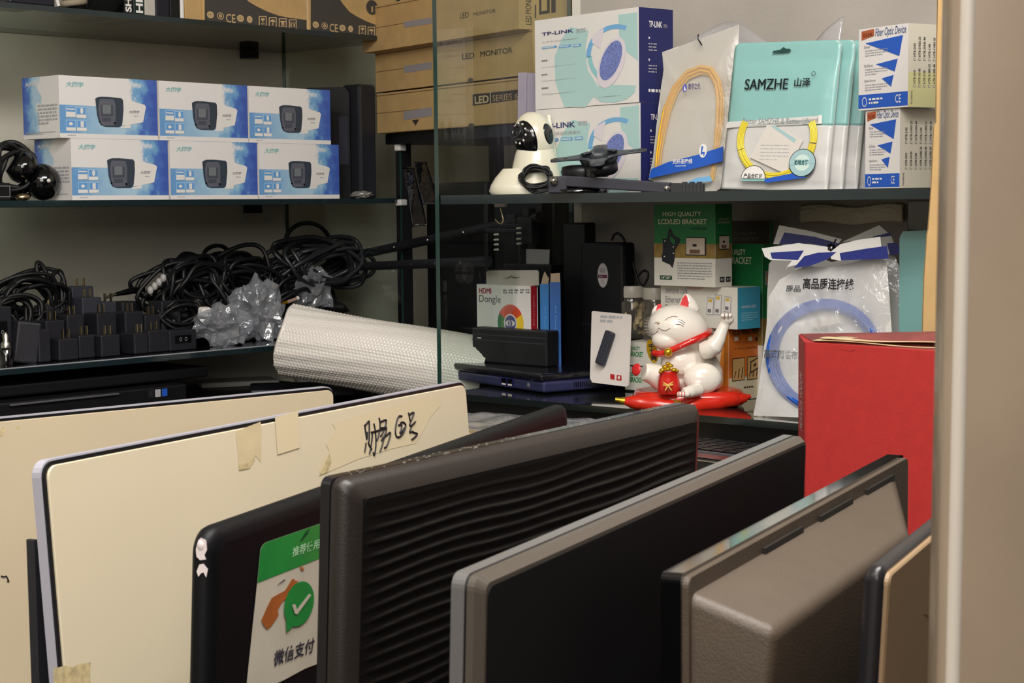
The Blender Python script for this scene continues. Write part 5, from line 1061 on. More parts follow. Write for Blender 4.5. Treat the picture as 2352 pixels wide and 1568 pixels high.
for u, v, hh_ in ((1622, 722, 38), (1640, 722, 44), (1662, 716, 34)): mb.px(f, [(u, v), (u + 17, v + 2), (u + 19, v - hh_), (u + 3, v - hh_ - 3)], lgrey, 2); mb.px(f, [(u + 1.5, v - 2), (u + 15, v), (u + 17, v - hh_ + 2), (u + 4.5, v - hh_)], white, 3); mb.px(f, [(u + 5, v - hh_ + 9), (u + 14, v - hh_ + 10), (u + 15, v - hh_ + 3), (u + 6, v - hh_ + 2)], M('faded_yellow', (216, 182, 84), 0.5), 4); mb.px(f, [(u + 4, v - 5), (u + 12, v - 4), (u + 12, v - 12), (u + 4, v - 13)], grey, 4)
mb.ellpx(f, 1595, 657, 22, 9, M('dusty_pink_print', (206, 178, 172), 0.5), 2); mb.tpx(r, 'SAMZHE 山泽', (1703, 708), (1736, 699), white, 2, 0.02); mb.dpx(r, (1703, 738), (1740, 714), 4, M('light_blue_ink', (150, 200, 214), 0.5), 2, 4, 0.35)
tag(mb.build('ethernet_box', None, Tn, bevel=0.0012), 'white and teal-blue ethernet cable box between the green and the orange box', 'box'); zn = zo + hn + 0.0004
def bracket_art(T, w_, d_, h_):
    mb = MB().box(-w_ / 2, w_ / 2, 0, d_, 0, h_, cream2); ff = faces(T, w_, d_, h_); f, r = ff['f'], ff['r']
    for g, L in ((f, w_), (r, d_)): mb.rect(g, 0, h_ * 0.50, L, h_, bg, 1); mb.rect(g, 0, h_ * 0.345, L, h_ * 0.52, wood, 2)
    return mb, f, r
Tg, wg, dg2, hg = boxfit(('y', 2.425), (1503, 470, 652), (1643, 468, 659), rot=-6, uS=1681, base=zn)
hg = min(hg, ZT - 0.0165 - zn)
mb, f, r = bracket_art(Tg, wg, dg2, hg)
R_ = lambda g, x0, y0, x1, y1, m, l, L: mb.rect(g, x0 * L, y0 * hg, x1 * L, y1 * hg, m, l)
mb.txt(f, 'HIGH QUALITY', 0.15 * wg, 0.845 * hg, 0.78 * wg, 0.91 * hg, lo, 3, 0.02); mb.txt(f, 'LCD/LED BRACKET', 0.08 * wg, 0.755 * hg, 0.87 * wg, 0.82 * hg, lo, 3, 0.02); mb.txt(f, 'MODEL S-08', 0.62 * wg, 0.69 * hg, 0.86 * wg, 0.718 * hg, dg_, 3, 0.02)
sh_ = [(0.26, 0.71), (0.30, 0.68), (0.33, 0.62), (0.44, 0.58), (0.42, 0.52), (0.36, 0.45), (0.34, 0.30), (0.31, 0.22), (0.27, 0.26), (0.14, 0.30), (0.13, 0.37), (0.15, 0.40), (0.15, 0.55), (0.14, 0.58), (0.22, 0.58), (0.24, 0.66)]
mb.art(f, [(a * wg, b * hg) for a, b in sh_], M('printed_bracket_black', (28, 32, 42), 0.5), 4); mb.art(f, [(0.27 * wg, 0.62 * hg), (0.36 * wg, 0.555 * hg), (0.35 * wg, 0.5 * hg), (0.28 * wg, 0.55 * hg)], bg, 5)
for a, b in ((0.19, 0.55), (0.33, 0.48), (0.33, 0.40), (0.18, 0.36)): mb.ell(f, a * wg, b * hg, 0.012 * wg, 0.008 * hg, white, 6)
def room_pic(g, L, x0, y0, x1, y1):
    R_(g, x0, y0, x1, y1, ink, 4, L); R_(g, x0 + 0.01, y0 + 0.01, x1 - 0.02, y1 - 0.01, M('printed_room', (206, 190, 172), 0.5), 5, L); R_(g, x0 + (x1 - x0) * 0.35, y0 + (y1 - y0) * 0.48, x0 + (x1 - x0) * 0.55, y0 + (y1 - y0) * 0.62, ink, 6, L); R_(g, x0 + (x1 - x0) * 0.2, y0 + (y1 - y0) * 0.1, x0 + (x1 - x0) * 0.7, y0 + (y1 - y0) * 0.32, M('printed_sofa', (120, 90, 70), 0.5), 6, L)
room_pic(f, wg, 0.53, 0.38, 0.86, 0.60); room_pic(r, dg2, 0.2, 0.45, 0.82, 0.62); mb.txt(r, 'HIGH QUALITY', 0.2 * dg2, 0.80 * hg, 0.8 * dg2, 0.825 * hg, lo, 3, 0.0); mb.txt(r, 'LCD/LED BRACKET', 0.12 * dg2, 0.765 * hg, 0.9 * dg2, 0.79 * hg, lo, 3, 0.0)
mb.dashes(f, 0.39 * wg, 0.08 * hg, 0.95 * wg, 0.30 * hg, 7, M('faint_ink', (0, 0, 0)), 3, 8, 0.35); R_(f, 0.10, 0.075, 0.30, 0.125, dg_, 3, wg); mb.txt(f, '14"-26"', 0.125 * wg, 0.085 * hg, 0.275 * wg, 0.115 * hg, white, 4, 0.03)
for k in (0.25, 0.62): R_(r, k, 0.06, k + 0.28, 0.12, ink, 3, dg2); R_(r, k + 0.05, 0.075, k + 0.1, 0.105, white, 4, dg2); R_(r, k + 0.16, 0.075, k + 0.2, 0.105, white, 4, dg2)
tag(mb.build('bracket_box', None, Tg, bevel=0.0012), 'green screen bracket box with white lettering, front one on top of the stack', 'box', 'green bracket boxes behind the cat')
Tg2, wg2, dg3, hg2 = boxfit(('y', 2.52), (1640, 560, 870), (1751, 556, 870), rot=-6, uS=1776, base=Z0)
mb, f, r = bracket_art(Tg2, wg2, dg3, hg2)
mb.tpx(f, 'HIGH QUALITY', (1650, 587), (1713, 572), lo, 3, 0.02); mb.tpx(f, 'LED BRACKET', (1652, 605), (1727, 590), lo, 3, 0.02); mb.px(r, [(1756, 655), (1772, 652), (1772, 620), (1756, 622)], M('faint_ink', (0, 0, 0)), 4); mb.px(r, [(1759, 650), (1769, 648), (1769, 626), (1759, 628)], M('box_tan_panel', (0, 0, 0)), 5)
tag(mb.build('bracket_box', None, Tg2, bevel=0.0012), 'tall green bracket box standing behind the ethernet box', 'box', 'green bracket boxes behind the cat')
Tg4, w4, d4, h4 = boxfit(('y', 2.585), (1655, 508, 870), (1768, 510, 870), rot=-4, uS=1774, base=Z0)
mb, f, r = bracket_art(Tg4, w4, d4, h4); mb.rect(f, 0, h4 * 0.8, w4, h4, M('dark_wood_print', (60, 52, 34), 0.5), 3); mb.tpx(f, 'QUALITY', (1686, 541), (1738, 533), M('dim_olive', (120, 118, 84), 0.5), 4); mb.tpx(f, 'LED BRACKET', (1684, 552), (1746, 544), M('dim_olive', (0, 0, 0)), 4)
tag(mb.build('bracket_box', None, Tg4, bevel=0.0012), 'dark-topped bracket box at the very back, against the wall', 'box', 'green bracket boxes behind the cat')
# low white boxes left of the cat, jars on them
def qb(v0):
    def fn(mb, ff, w_, d_, h_):
        f = ff['f']; mb.tpx(f, 'QUALITY', (1448, v0 + 12), (1470, v0 + 3), green, 2, 0.03); mb.tpx(f, 'BRACKET', (1448, v0 + 25), (1477, v0 + 15), green, 2, 0.03); mb.rect(f, 0, h_ * 0.0, w_, h_ * 0.05, ink, 2)
    return fn
yq = 2.47
_, Tq, wq, dq, hq = plainbox('flat_bracket_box', 'lower of two white boxes with green lettering left of the cat', 'box', ('y', yq), (1436, 840, 892), (1520, 838, 892), -3, None, cream2, 0.11, art=qb(852), group='low white boxes with green print')
_, Tq2, wq2, dq2, hq2 = plainbox('flat_bracket_box', 'upper of two white boxes with green lettering, below the jars', 'box', ('y', yq), (1436, 783, 839), (1518, 781, 838), -3, None, cream2, 0.11, base=Z0 + hq + 0.0004, art=qb(793), group='low white boxes with green print'); zj = Z0 + hq + 0.0008 + hq2
jarm = film('jar_plastic', (250, 248, 242), 0.88, (220, 214, 200), 0.06, 0.6)
for (u, ru, label, kind_) in ((1453, 37, 'clear screw-top jar full of cream clips, left one behind the cat', 0), (1505, 30, 'clear jar holding a ball of pale tape, right one by the cat ear', 1)):
    p = on_y(u, 780, 2.535 if kind_ == 0 else 2.52); s_ = depth(p) / F; R_j = ru * s_; hj = (782 - 662) * s_ ; J = thing('storage_jar', label, 'jar', TR((p[0], p[1], zj)), 'clear jars on the low white boxes')
    MB().lathe([(R_j * 0.9, 0), (R_j, 0.006), (R_j, hj * 0.68), (R_j * 0.86, hj * 0.8)], jarm, 28).build('jar_body', J)
    MB().lathe([(R_j * 0.92, hj * 0.78), (R_j * 0.94, hj * 0.8), (R_j * 0.94, hj * 0.97), (R_j * 0.9, hj)], M('milky_lid', (196, 190, 176), 0.35), 28).build('lid', J)
    mb = MB(); rd = random.Random(5 + kind_)
    if kind_ == 0:
        for k in range(46):
            a_, rr_ = rd.uniform(0, 2 * PI), R_j * 0.72 * math.sqrt(rd.random()); z_ = rd.uniform(0.008, hj * 0.62); mb.tube([(rr_ * math.cos(a_), rr_ * math.sin(a_), z_), (rr_ * math.cos(a_) + rd.uniform(-.008, .008), rr_ * math.sin(a_) + rd.uniform(-.008, .008), z_ + rd.uniform(0, .012))], 0.005, M('cream_clip', (206, 188, 148), 0.45), 7)
        tag(mb.build('cream_clips', J), kind='stuff')
    else:
        mb.ball((0, 0, R_j * 0.86 + 0.004), R_j * 0.86, M('ball_grey', (150, 148, 146), 0.5), 26)
        for k in range(9):
            a_ = -1.1 + k * 0.28; mb.tube([(R_j * 0.87 * math.cos(a_) * math.cos(t_), R_j * 0.87 * math.cos(a_) * math.sin(t_), R_j * 0.86 + 0.004 + R_j * 0.87 * math.sin(a_)) for t_ in [2 * PI * i / 24 for i in range(24)]], 0.0012, offwhite, 5, True)
        mb.build('tape_ball', J)
# bags of blue cable
poly = film('poly_bag', (250, 250, 250), 0.66, (238, 238, 240), 0.07, 0.7, 1.0); bluec = M('blue_cable', (22, 84, 176), 0.35); navyp = M('bag_navy_stripe', (30, 42, 120), 0.35, coat=0.4); backw = M('bag_back_film', (226, 224, 220), 0.3, coat=0.3, bump=(30, 0.6))
def polybag(y, outline, stripes, label, coil, texts, name, lean=-6, amp=0.016):
    P0 = oncounter(1900, 920, y); T = TR(P0, 3, lean); fB = Face(T, (0, 0, 0), (1, 0, 0), (0, 0, 1)); out = [fB.P(*q) for q in outline]
    mz = min(b for a, b in out); out = [(a, b - mz + 0.0003) for a, b in out]; sh = -mz
    o = thing(name, label, 'bag', T, 'poly bags of blue network cable'); cx_ = sum(a for a, b in out) / len(out); cy2 = sum(b for a, b in out) / len(out); dd_ = dens(out, 6)
    def shell(back):
        rr = []
        for k in range(13):
            s_ = 1 - k / 12.0; ring = []
            for a, b in dd_:
                X, Y = cx_ + (a - cx_) * s_, cy2 + (b - cy2) * s_; hgt = amp * (1 - s_ ** 2.5) * (0.5 if back else 1); hgt += 0.010 * (1 - s_ ** 4) * mnoise.noise(Vector((X * 18, Y * 18, 5.0 if back else 1.0))) + 0.005 * (1 - s_ ** 4) * mnoise.noise(Vector((X * 60 + Y * 30, Y * 50 - X * 20, 2)))
                ring.append((X, hgt if back else -hgt, Y))
            rr.append(ring)
        return rr
    MB().rings(shell(False), poly, True, False).build('front_film', o); MB().rings(shell(True), backw, True, False).build('back_film', o)
    fP = Face(T, (0, -amp * 0.5 - 0.006, 0), (1, 0, 0), (0, 0, 1)); mb = MB()
    for st in stripes: mb.px(fP, st, navyp, 1)
    if stripes: mb.build('stripe', o)
    if coil:
        mb = MB(); u, v, ru, rv = coil; a, b = fB.P(u, v); b += sh; ra = fB.P(u + ru, v)[0] - a; rb = fB.P(u, v - rv)[1] + sh - b
        for k in range(6):
            f_ = 1 + 0.035 * (k - 2.5); mb.tube([(a + ra * f_ * math.cos(t), 0.0 + 0.003 * math.sin(t * 2 + k), b + rb * f_ * math.sin(t)) for t in [2 * PI * i / 48 for i in range(48)]], 0.0027, bluec, 7, True)
        mb.build('blue_cable', o)
    if texts:
        mb = MB()
        for tx_, p, q_, m in texts: mb.tpx(fP, tx_, p, q_, m, 3, 0.025)
        mb.build('lettering', o)
    return o, T, fB
fadek = M('faded_black_print', (70, 70, 74), 0.5)
Zf = lambda x, y: (1700 + x / 2.8, 440 + y / 2.8)
def flaps(o, T, f, lst, y):
    for whites, navys in lst:
        mb = MB(); pts = [f.P(*Zf(*q)) for q in whites]; mb.prism(pts, (0, y, 0), (1, 0, 0), (0, 0, 1), (0, 1, 0), 0.0012, whitebag)
        fz = Face(T, (0, y, 0), (1, 0, 0), (0, 0, 1))
        for st in navys: mb.px(fz, [Zf(*q) for q in st], navyp, 1)
        mb.build('top_flap', o)
bgo, Tbg, fbg = polybag(2.30, ((1732, 924), (1744, 860), (1760, 740), (1768, 650), (1792, 612), (1850, 580), (1905, 583), (1960, 572), (2036, 548), (2044, 640), (2052, 760), (2060, 900), (2058, 930), (1900, 930)),
    (), 'clear bag of coiled blue network cable, front one, knotted at its top', (1893, 788, 122, 120), (('高品质连接线', (1844, 664), (1962, 640), ink), ('高速网络布线', (1755, 822), (1850, 806), fadek), ('质品', (1805, 670), (1840, 655), fadek)), 'network_cable_bag')
flaps(bgo, Tbg, fbg, ((((185, 372), (420, 338), (605, 362), (625, 395), (560, 440), (345, 492), (380, 450), (240, 446), (205, 425)), (((195, 392), (410, 378), (372, 440), (205, 430)), ((346, 491), (412, 415), (500, 392), (620, 388), (564, 434), (450, 478)))),
    (((625, 395), (690, 345), (800, 318), (945, 298), (960, 430), (800, 442), (680, 450), (630, 440)), (((640, 395), (800, 368), (945, 348), (956, 430), (800, 436), (650, 442)),))), -0.0225)
mb = MB(); mb.px(Face(Tbg, (0, -0.006, 0), (1, 0, 0), (0, 0, 1)), [(1868, 752), (1930, 742), (1928, 728), (1866, 738)], offwhite, 1); mb.build('paper_slip', bgo)
kn = fbg.P(1920, 574); mb = MB(); mb.ball((kn[0], -0.016, kn[1]), (0.008, 0.007, 0.009), blackgl, 14)
for du, dv_ in ((-9, -16), (14, -22), (6, 8)): e = fbg.P(1920 + du, 574 + dv_); mb.tube([(kn[0], -0.016, kn[1]), (e[0], -0.020, e[1])], 0.0014, blackgl, 6)
mb.build('cable_tie', bgo)
bb, Tbb, fbb = polybag(2.40, ((1760, 900), (1764, 640), (1768, 570), (1800, 530), (1850, 540), (1912, 565), (1975, 550), (2032, 530), (2056, 545), (2072, 590), (2080, 760), (2080, 900)),
    (), 'clear bag with navy stripes standing behind the knotted cable bag', None, None, 'network_cable_bag', amp=0.012)
flaps(bb, Tbb, fbb, ((((288, 222), (480, 258), (690, 312), (660, 350), (600, 372), (400, 350), (250, 342)), (((285, 262), (480, 290), (640, 335), (600, 360), (450, 335), (250, 338)),)),
    (((690, 330), (930, 222), (975, 262), (1005, 286), (1045, 402), (960, 412), (940, 300), (800, 320)), (((850, 290), (965, 262), (975, 284), (860, 298)), ((945, 332), (1012, 328), (1042, 400), (962, 406))))), -0.019)
# teal pouch and black box at the right end, foam on the wall
p = oncounter(2102, 900, 2.365); T_ = TR(p, 2, -4); fq = Face(T_, (0, 0, 0), (1, 0, 0), (0, 0, 1)); tb = [fq.P(*q) for q in ((2072, 760), (2066, 545), (2074, 531), (2150, 528), (2180, 530), (2180, 760))]; zb_ = 0.0006; tb[0] = (tb[0][0], zb_); tb[-1] = (tb[-1][0], zb_)
tp_ = thing('cable_pouch', 'lone teal cable pouch standing behind the red box on the counter', 'pouch', T_); MB().prism(tb, (0, 0, 0), (1, 0, 0), (0, 0, 1), (0, 1, 0), 0.004, tealm).build('teal_panel', tp_, bevel=0.0012)
plainbox('black_case', 'black case standing in the right rear corner under the shelf', 'case', ('y', 2.56), (2082, 462, 800), (2150, 462, 800), 0, None, blackgl, 0.06)
pf = on_y(1945, 492, 2.615)
o = MB().grid(lambda s, q: ((s - 0.5) * 0.20, -0.004 * math.sin(q * PI) - 0.003 * mnoise.noise(Vector((s * 30, q * 8, 0))), (q - 0.5) * 0.03 + 0.003 * math.sin(s * 9)), 60, 12, M('bubble_pad', (240, 232, 208), 0.5, bump=(140, 0.3))).build('foam_pad', None, TR((pf[0], 2.628, pf[2]), 0)); md = o.modifiers.new('solid', 'SOLIDIFY'); md.thickness = 0.004
tag(o, 'yellowed bubble pad stuck to the wall just under the right shelf', 'padding')

# ================================================================ beckoning cat on its red cushion
VR = 912.0
for _ in range(40): VR += (on_y(1590, VR, 2.365)[2] - Z0) * F / 2.8
oc = on_y(1590, VR, 2.365); DC = depth(oc); sC2 = DC / F
Tcat = TR((oc[0], oc[1], Z0), 41.4)      # x = picture right, y = away, z = up
def k3(u, v, d=0.0): return Vector(((u - 1590) * sC2, d, (VR - v) * sC2))
pr_ = lambda r: r * sC2
cred = M('cushion_red', (204, 40, 22), 0.3, coat=0.4)
cu = thing('cushion', 'red lacquered scroll cushion with gold tips under the white cat', 'cushion', Tcat)
def roll(a, b, da, db, r0, r1, mat, o, nm):
    A, Bq = k3(*a, da), k3(*b, db); pts = [A + (Bq - A) * (i / 14) for i in range(15)]
    rr = [r0 * (0.55 + 0.45 * min(1, i / 3)) * (0.55 + 0.45 * min(1, (14 - i) / 3)) * (1 + 0.06 * math.sin(i)) for i in range(15)]
    return MB().tube(pts, rr, mat, 14).build(nm, o)
mb = MB(); cz_ = k3(1570, 902).z
def cushion_ring(z, k):
    out = []
    for i in range(40):
        a = 2 * PI * i / 40; c, s_ = math.cos(a), math.sin(a); e = 0.62
        out.append((-0.006 + 0.093 * k * math.copysign(abs(c) ** e, c), 0.0 + 0.066 * k * math.copysign(abs(s_) ** e, s_), z))
    return out
zt = k3(1590, 893).z
mb.rings([cushion_ring(0.0005, 0.86), cushion_ring(0.003, 0.97), cushion_ring(zt * 0.55, 1.0), cushion_ring(zt * 0.9, 0.95), cushion_ring(zt, 0.84), cushion_ring(zt - 0.002, 0.4)], cred); mb.build('pad', cu)
roll((1432, 911), (1555, 924), -0.05, -0.072, pr_(17), 0, cred, cu, 'bolster'); roll((1552, 924), (1706, 909), -0.074, -0.035, pr_(17), 0, cred, cu, 'bolster')
for a, b, da in (((1436, 912), (1409, 907), -0.05),): MB().tube([k3(*a, da), k3((a[0] * 2 + b[0]) / 3, (a[1] * 2 + b[1]) / 3, da), k3((a[0] + b[0] * 2) / 3, (a[1] + b[1] * 2) / 3, da), k3(*b, da)], [pr_(9), pr_(8), pr_(5.5), pr_(4.5)], gold, 12).build('gold_tip', cu)
MB().tube([k3(1700, 909, -0.035), k3(1712, 907, -0.035), k3(1718, 905, -0.035)], [pr_(8), pr_(6), pr_(4)], cred, 10).build('red_tip', cu)
mb = MB()
for k in range(4): mb.tube([k3(1540 + k * 4, 924, -0.074) + Vector((0, pr_(16) * math.cos(a), pr_(16) * math.sin(a))) for a in [PI * 0.4 + PI * 1.0 * i / 10 for i in range(11)]], pr_(2.2), gold, 6)
mb.ball(k3(1556, 914, -0.09), pr_(5), gold, 10); mb.build('gold_band', cu)
ct = thing('lucky_cat', 'white beckoning cat figurine with raised paw, red collar and gold bell', 'figurine', Tcat); ct.matrix_world.translation.z = Z0
por = M('white_porcelain', (236, 228, 216), 0.22, coat=0.5)
mb = MB()
body = []
for v, cu_, ru, rd_ in ((896, 1598, 46, 44), (890, 1600, 56, 52), (872, 1601, 60, 56), (850, 1600, 60, 56), (828, 1594, 57, 53), (806, 1587, 52, 48), (790, 1581, 46, 42), (776, 1577, 38, 36)):
    c = k3(cu_, v); body.append([(c.x + pr_(ru) * math.cos(a), c.y + pr_(rd_) * math.sin(a), c.z) for a in [2 * PI * i / 28 for i in range(28)]])
mb.rings(body, por)
hcat = k3(1556, 751, -0.012); HR = Matrix.Rotation(math.radians(12), 3, 'Y'); hr = Vector((pr_(69), pr_(60), pr_(53)))
mb.ball(hcat, hr, por, 32, R=HR)
mb.ball(k3(1530, 776, -0.026), (pr_(36), pr_(34), pr_(26)), por, 22)      # muzzle and cheeks
mb.ball(k3(1590, 772, -0.02), (pr_(34), pr_(34), pr_(28)), por, 22)
def ear(base, tip, w0, thick, d):
    A, Bq = k3(*base, d), k3(*tip, d); pts = [A + (Bq - A) * t for t in (0, 0.3, 0.6, 0.85, 1)]; rr = [w0, w0 * 0.92, w0 * 0.7, w0 * 0.42, w0 * 0.2]
    ring = []
    ax_ = (Bq - A).normalized(); x_ = ax_.cross(Vector((0, 1, 0))).normalized()
    for p, r in zip(pts, rr): ring.append([tuple(p + x_ * r * math.cos(a) + Vector((0, 1, 0)) * r * thick * math.sin(a)) for a in [2 * PI * i / 18 for i in range(18)]])
    return ring
mb.rings(ear((1583, 715), (1577, 674), pr_(26), 0.55, 0.0), por); mb.rings(ear((1512, 722), (1508, 699), pr_(17), 0.6, -0.005), por)
mb.tube([k3(1606, 800, -0.045), k3(1620, 796, -0.05), k3(1632, 788, -0.055), k3(1642, 772, -0.055), k3(1650, 752, -0.055), k3(1656, 738, -0.055)], [pr_(20), pr_(22), pr_(21), pr_(16), pr_(13), pr_(12)], por, 18)
mb.ball(k3(1661, 728, -0.057), (pr_(15.5), pr_(14), pr_(13)), por, 18)
for du in (-10, -2, 6): mb.ball(k3(1659 + du, 719, -0.066), (pr_(5.5), pr_(7), pr_(6)), por, 12)
mb.ball(k3(1606, 862, -0.05), (pr_(44), pr_(26), pr_(36)), por, 22)       # haunch
mb.tube([k3(1596, 884, -0.07), k3(1572, 886, -0.088), k3(1558, 888, -0.094)], [pr_(15), pr_(14), pr_(12)], por, 14)
for du in (-12, -4, 4, 12): mb.ball(k3(1556 + du * 0.8, 890, -0.101 + abs(du) * 0.0002), (pr_(5.5), pr_(8), pr_(7)), por, 12)
mb.tube([k3(1545, 866, -0.03), k3(1515, 862, -0.035), k3(1490, 850, -0.04), k3(1474, 846, -0.043)], [pr_(26), pr_(30), pr_(23), pr_(20)], por, 18)
mb.ball(k3(1530, 876, -0.02), (pr_(40), pr_(30), pr_(20)), por, 16)
mb.ball(k3(1562, 826, -0.022), (pr_(46), pr_(36), pr_(40)), por, 22)
mb.build('body', ct, remesh=0.0019, smooth_it=3)
def onhead(u, v, lift=0.0006, off=(0, 0)):
    """point of the head surface seen at that pixel (head ellipsoid, with muzzle)"""
    best = None
    for c, R, r in ((hcat, HR, hr), (k3(1530, 776, -0.026), Matrix.Identity(3), Vector((pr_(36), pr_(34), pr_(26)))), (k3(1590, 772, -0.02), Matrix.Identity(3), Vector((pr_(34), pr_(34), pr_(28))))):
        q = R.transposed() @ (k3(u, v) - c); q.y = 0; dr = R.transposed() @ Vector((0, 1, 0)); e = q - dr * q.dot(dr)
        a = sum((dr[i] / r[i]) ** 2 for i in range(3)); b = sum(2 * q[i] * dr[i] / r[i] ** 2 for i in range(3)); cc_ = sum((q[i] / r[i]) ** 2 for i in range(3)) - 1
        D_ = b * b - 4 * a * cc_
        if D_ <= 0: continue
        t = (-b - math.sqrt(D_)) / (2 * a); P_ = c + R @ (q + dr * t)
        if best is None or P_.y < best.y: best = P_
    if best is None: best = k3(u, v, -0.02)
    return best + Vector((0, -lift, 0))
fi = M('face_line_brown', (116, 74, 66), 0.5); mb = MB()
for pl in (((1522, 730), (1530, 724), (1540, 721), (1550, 722)), ((1500, 737), (1505, 735), (1511, 737)), ((1509, 747), (1514, 751), (1522, 753), (1529, 750), (1533, 747)), ((1508, 747), (1506, 755), (1500, 762), (1494, 765)), ((1550, 732), (1558, 734), (1564, 739)), ((1552, 728), (1560, 730), (1567, 736)), ((1545, 738), (1556, 739), (1563, 743))):
    mb.tube([onhead(*p) for p in pl], pr_(0.5), fi, 6)
mb.ball(onhead(1508, 737), (pr_(3), 0.001, pr_(2.2)), M('nose_gold', (170, 130, 80), 0.4), 10); mb.build('face_lines', ct)
rin = M('ear_red', (206, 36, 40), 0.35)
mb = MB(); mb.prism([(-pr_(9), 0), (pr_(11), -pr_(2)), (pr_(12), pr_(10)), (pr_(9), pr_(22)), (pr_(5), pr_(28)), (-pr_(2), pr_(20))], k3(1569, 703, -pr_(26) * 0.6), (1, 0, 0), (0, 0.12, 1), (0, -1, 0), 0.0015, rin); mb.build('ear_lining', ct, bevel=0.0005)
mb = MB(); mb.prism([(-pr_(6), -pr_(6)), (pr_(9), pr_(8)), (pr_(6), pr_(13)), (-pr_(1), pr_(12))], k3(1511, 708, -pr_(17) * 0.72 - 0.005), (1, 0, 0), (0, 0.12, 1), (0, -1, 0), 0.0015, rin); mb.build('ear_lining', ct, bevel=0.0005)
mb = MB(); mb.tube(smooth([k3(1500, 806, -0.028), k3(1512, 806, -0.042), k3(1528, 800, -0.050), k3(1548, 791, -0.056), k3(1568, 782, -0.058), k3(1590, 773, -0.056), k3(1610, 766, -0.046), k3(1624, 762, -0.026), k3(1630, 760, 0.0)], 4), pr_(7.5), red, 12); mb.build('collar', ct)
mb = MB()
for u, v in ((1555, 788), (1572, 780), (1578, 773)): mb.ball(k3(u, v, -0.057 - pr_(7)), pr_(1.6), M('collar_gold_dot', (236, 206, 150), 0.3), 8)
mb.build('collar_dots', ct); MB().ball(k3(1528, 801, -0.058), pr_(10), gold, 18).build('bell', ct)
pq = MB(); ce = k3(1496, 803, -0.02); dirp = Vector((0.28, 0, -1)).normalized()
pq.prism([(pr_(12) * math.cos(a), pr_(27) * math.sin(a)) for a in [2 * PI * i / 26 for i in range(26)]], ce, (0.95, -0.25, 0), (-0.2, 0, 1), (0.25, 0.95, 0), 0.004, gold); pq.build('gold_coin', ct, bevel=0.001)
mb = MB(); ux_, uy_ = Vector((0.95, -0.25, 0)).normalized(), Vector((-0.2, 0, 1)).normalized(); fcn = Face(Matrix.Identity(4), ce + Vector((0, -0.0006, 0)), ux_, uy_)
for t, y0_, y1_ in (('千', 5, 19), ('万', -9, 5), ('两', -22, -9)): mb.txt(fcn, t, -pr_(6), pr_(y0_), pr_(7), pr_(y1_ - 1), ink, 2, 0.04)
mb.build('coin_lettering', ct)
sk = MB(); sac = []
for v, ru in ((893, 21), (888, 24), (872, 24.5), (858, 23), (848, 21), (845, 23.5), (841, 22)): c = k3(1528, v, -0.07); sac.append([(c.x + pr_(ru) * math.cos(a) * (1 + 0.05 * math.sin(5 * a)), c.y + pr_(ru) * 0.75 * math.sin(a) * (1 + 0.05 * math.cos(4 * a)), c.z) for a in [2 * PI * i / 26 for i in range(26)]])
sk.rings(sac, red); sk.build('treasure_sack', ct)
mb = MB()
for u, v, r in ((1512, 838, 7), (1524, 836, 8), (1538, 838, 8), (1518, 831, 7), (1531, 829, 7), (1525, 824, 6), (1545, 840, 5), (1509, 842, 5)): mb.ball(k3(u, v, -0.076 - 0.004 * (v > 834)), (pr_(r), pr_(r), pr_(r * 0.62)), gold, 12)
mb.build('gold_ingots', ct)
mb = MB(); bw_ = M('ribbon_gold', (226, 180, 90), 0.35)
for du, dv_ in ((-11, -3), (11, -4)): mb.tube([k3(1523, 870, -0.093), k3(1523 + du, 870 + dv_ - 3, -0.093), k3(1523 + du, 870 + dv_ + 3, -0.093), k3(1523, 871, -0.093)], pr_(2), bw_, 6)
for du in (-6, 8): mb.tube([k3(1523, 871, -0.093), k3(1523 + du, 882, -0.092)], pr_(1.8), bw_, 6)
mb.build('bow', ct)
fs_ = k3(1472, 846, -0.043); ds = (k3(1474, 846, -0.043) - k3(1490, 850, -0.04)).normalized(); MB().lathe([(pr_(14), 0), (pr_(13), pr_(2.5)), (pr_(8), pr_(4)), (0.0005, pr_(4.4))], rin, 22, Matrix.Translation(fs_ + ds * pr_(16.5) + Vector((0.001, 0, 0.001))) @ (ds + Vector((0.1, -0.45, 0))).normalized().to_track_quat('Z', 'Y').to_matrix().to_4x4()).build('sole_pad', ct)
mb = MB()
for du in (-9, -2, 5): mb.tube([k3(1550 + du * 0.9 + 4, 884, -0.1045), k3(1549 + du * 0.9 + 4, 889, -0.109), k3(1549 + du * 0.9 + 4, 894, -0.107)], pr_(0.9), rin, 6)
for du in (-6, 2): mb.tube([k3(1659 + du, 714, -0.071), k3(1659 + du - 1, 720, -0.0745), k3(1659 + du - 1, 727, -0.0725)], pr_(0.8), fi, 6)
mb.build('claw_lines', ct)

# ================================================================ red box and what lies on it
redbox = M('red_carton', (182, 44, 42), 0.6, noise=(60, 0.08), bump=(220, 0.12)); dusty = M('dusty_red_top', (140, 70, 66), 0.75, noise=(18, 0.35))
zr_ = on_z(1848, 785, 1.069)[2]; PL = on_z(1848, 786, 1.069); PR = on_z(2140, 806, 1.069); rr_ = math.degrees(math.atan2(PR[1] - PL[1], PR[0] - PL[0])) 
dv = np.array([math.cos(math.radians(rr_)), math.sin(math.radians(rr_)), 0]); wR = 0.30; PB = on_z(1832, 764, 1.069); 
dpt = 0.20; skew = 6
m = PL + dv * wR / 2; m[2] = ZD + 0.0006; Tr = TR(m, rr_); hR = 1.069 - m[2]
lx = (Tr.inverted() @ Vector(tuple(on_z(1829, 768, 1.069)))); dpt = max(0.10, lx.y)
rb = thing('red_carton', 'large plain red carton standing in front of the counter by the door jamb', 'box', Tr)
mb = MB(); pl = [(-wR / 2, 0), (wR / 2, 0), (wR / 2 + 0.01, dpt), (lx.x, dpt)]
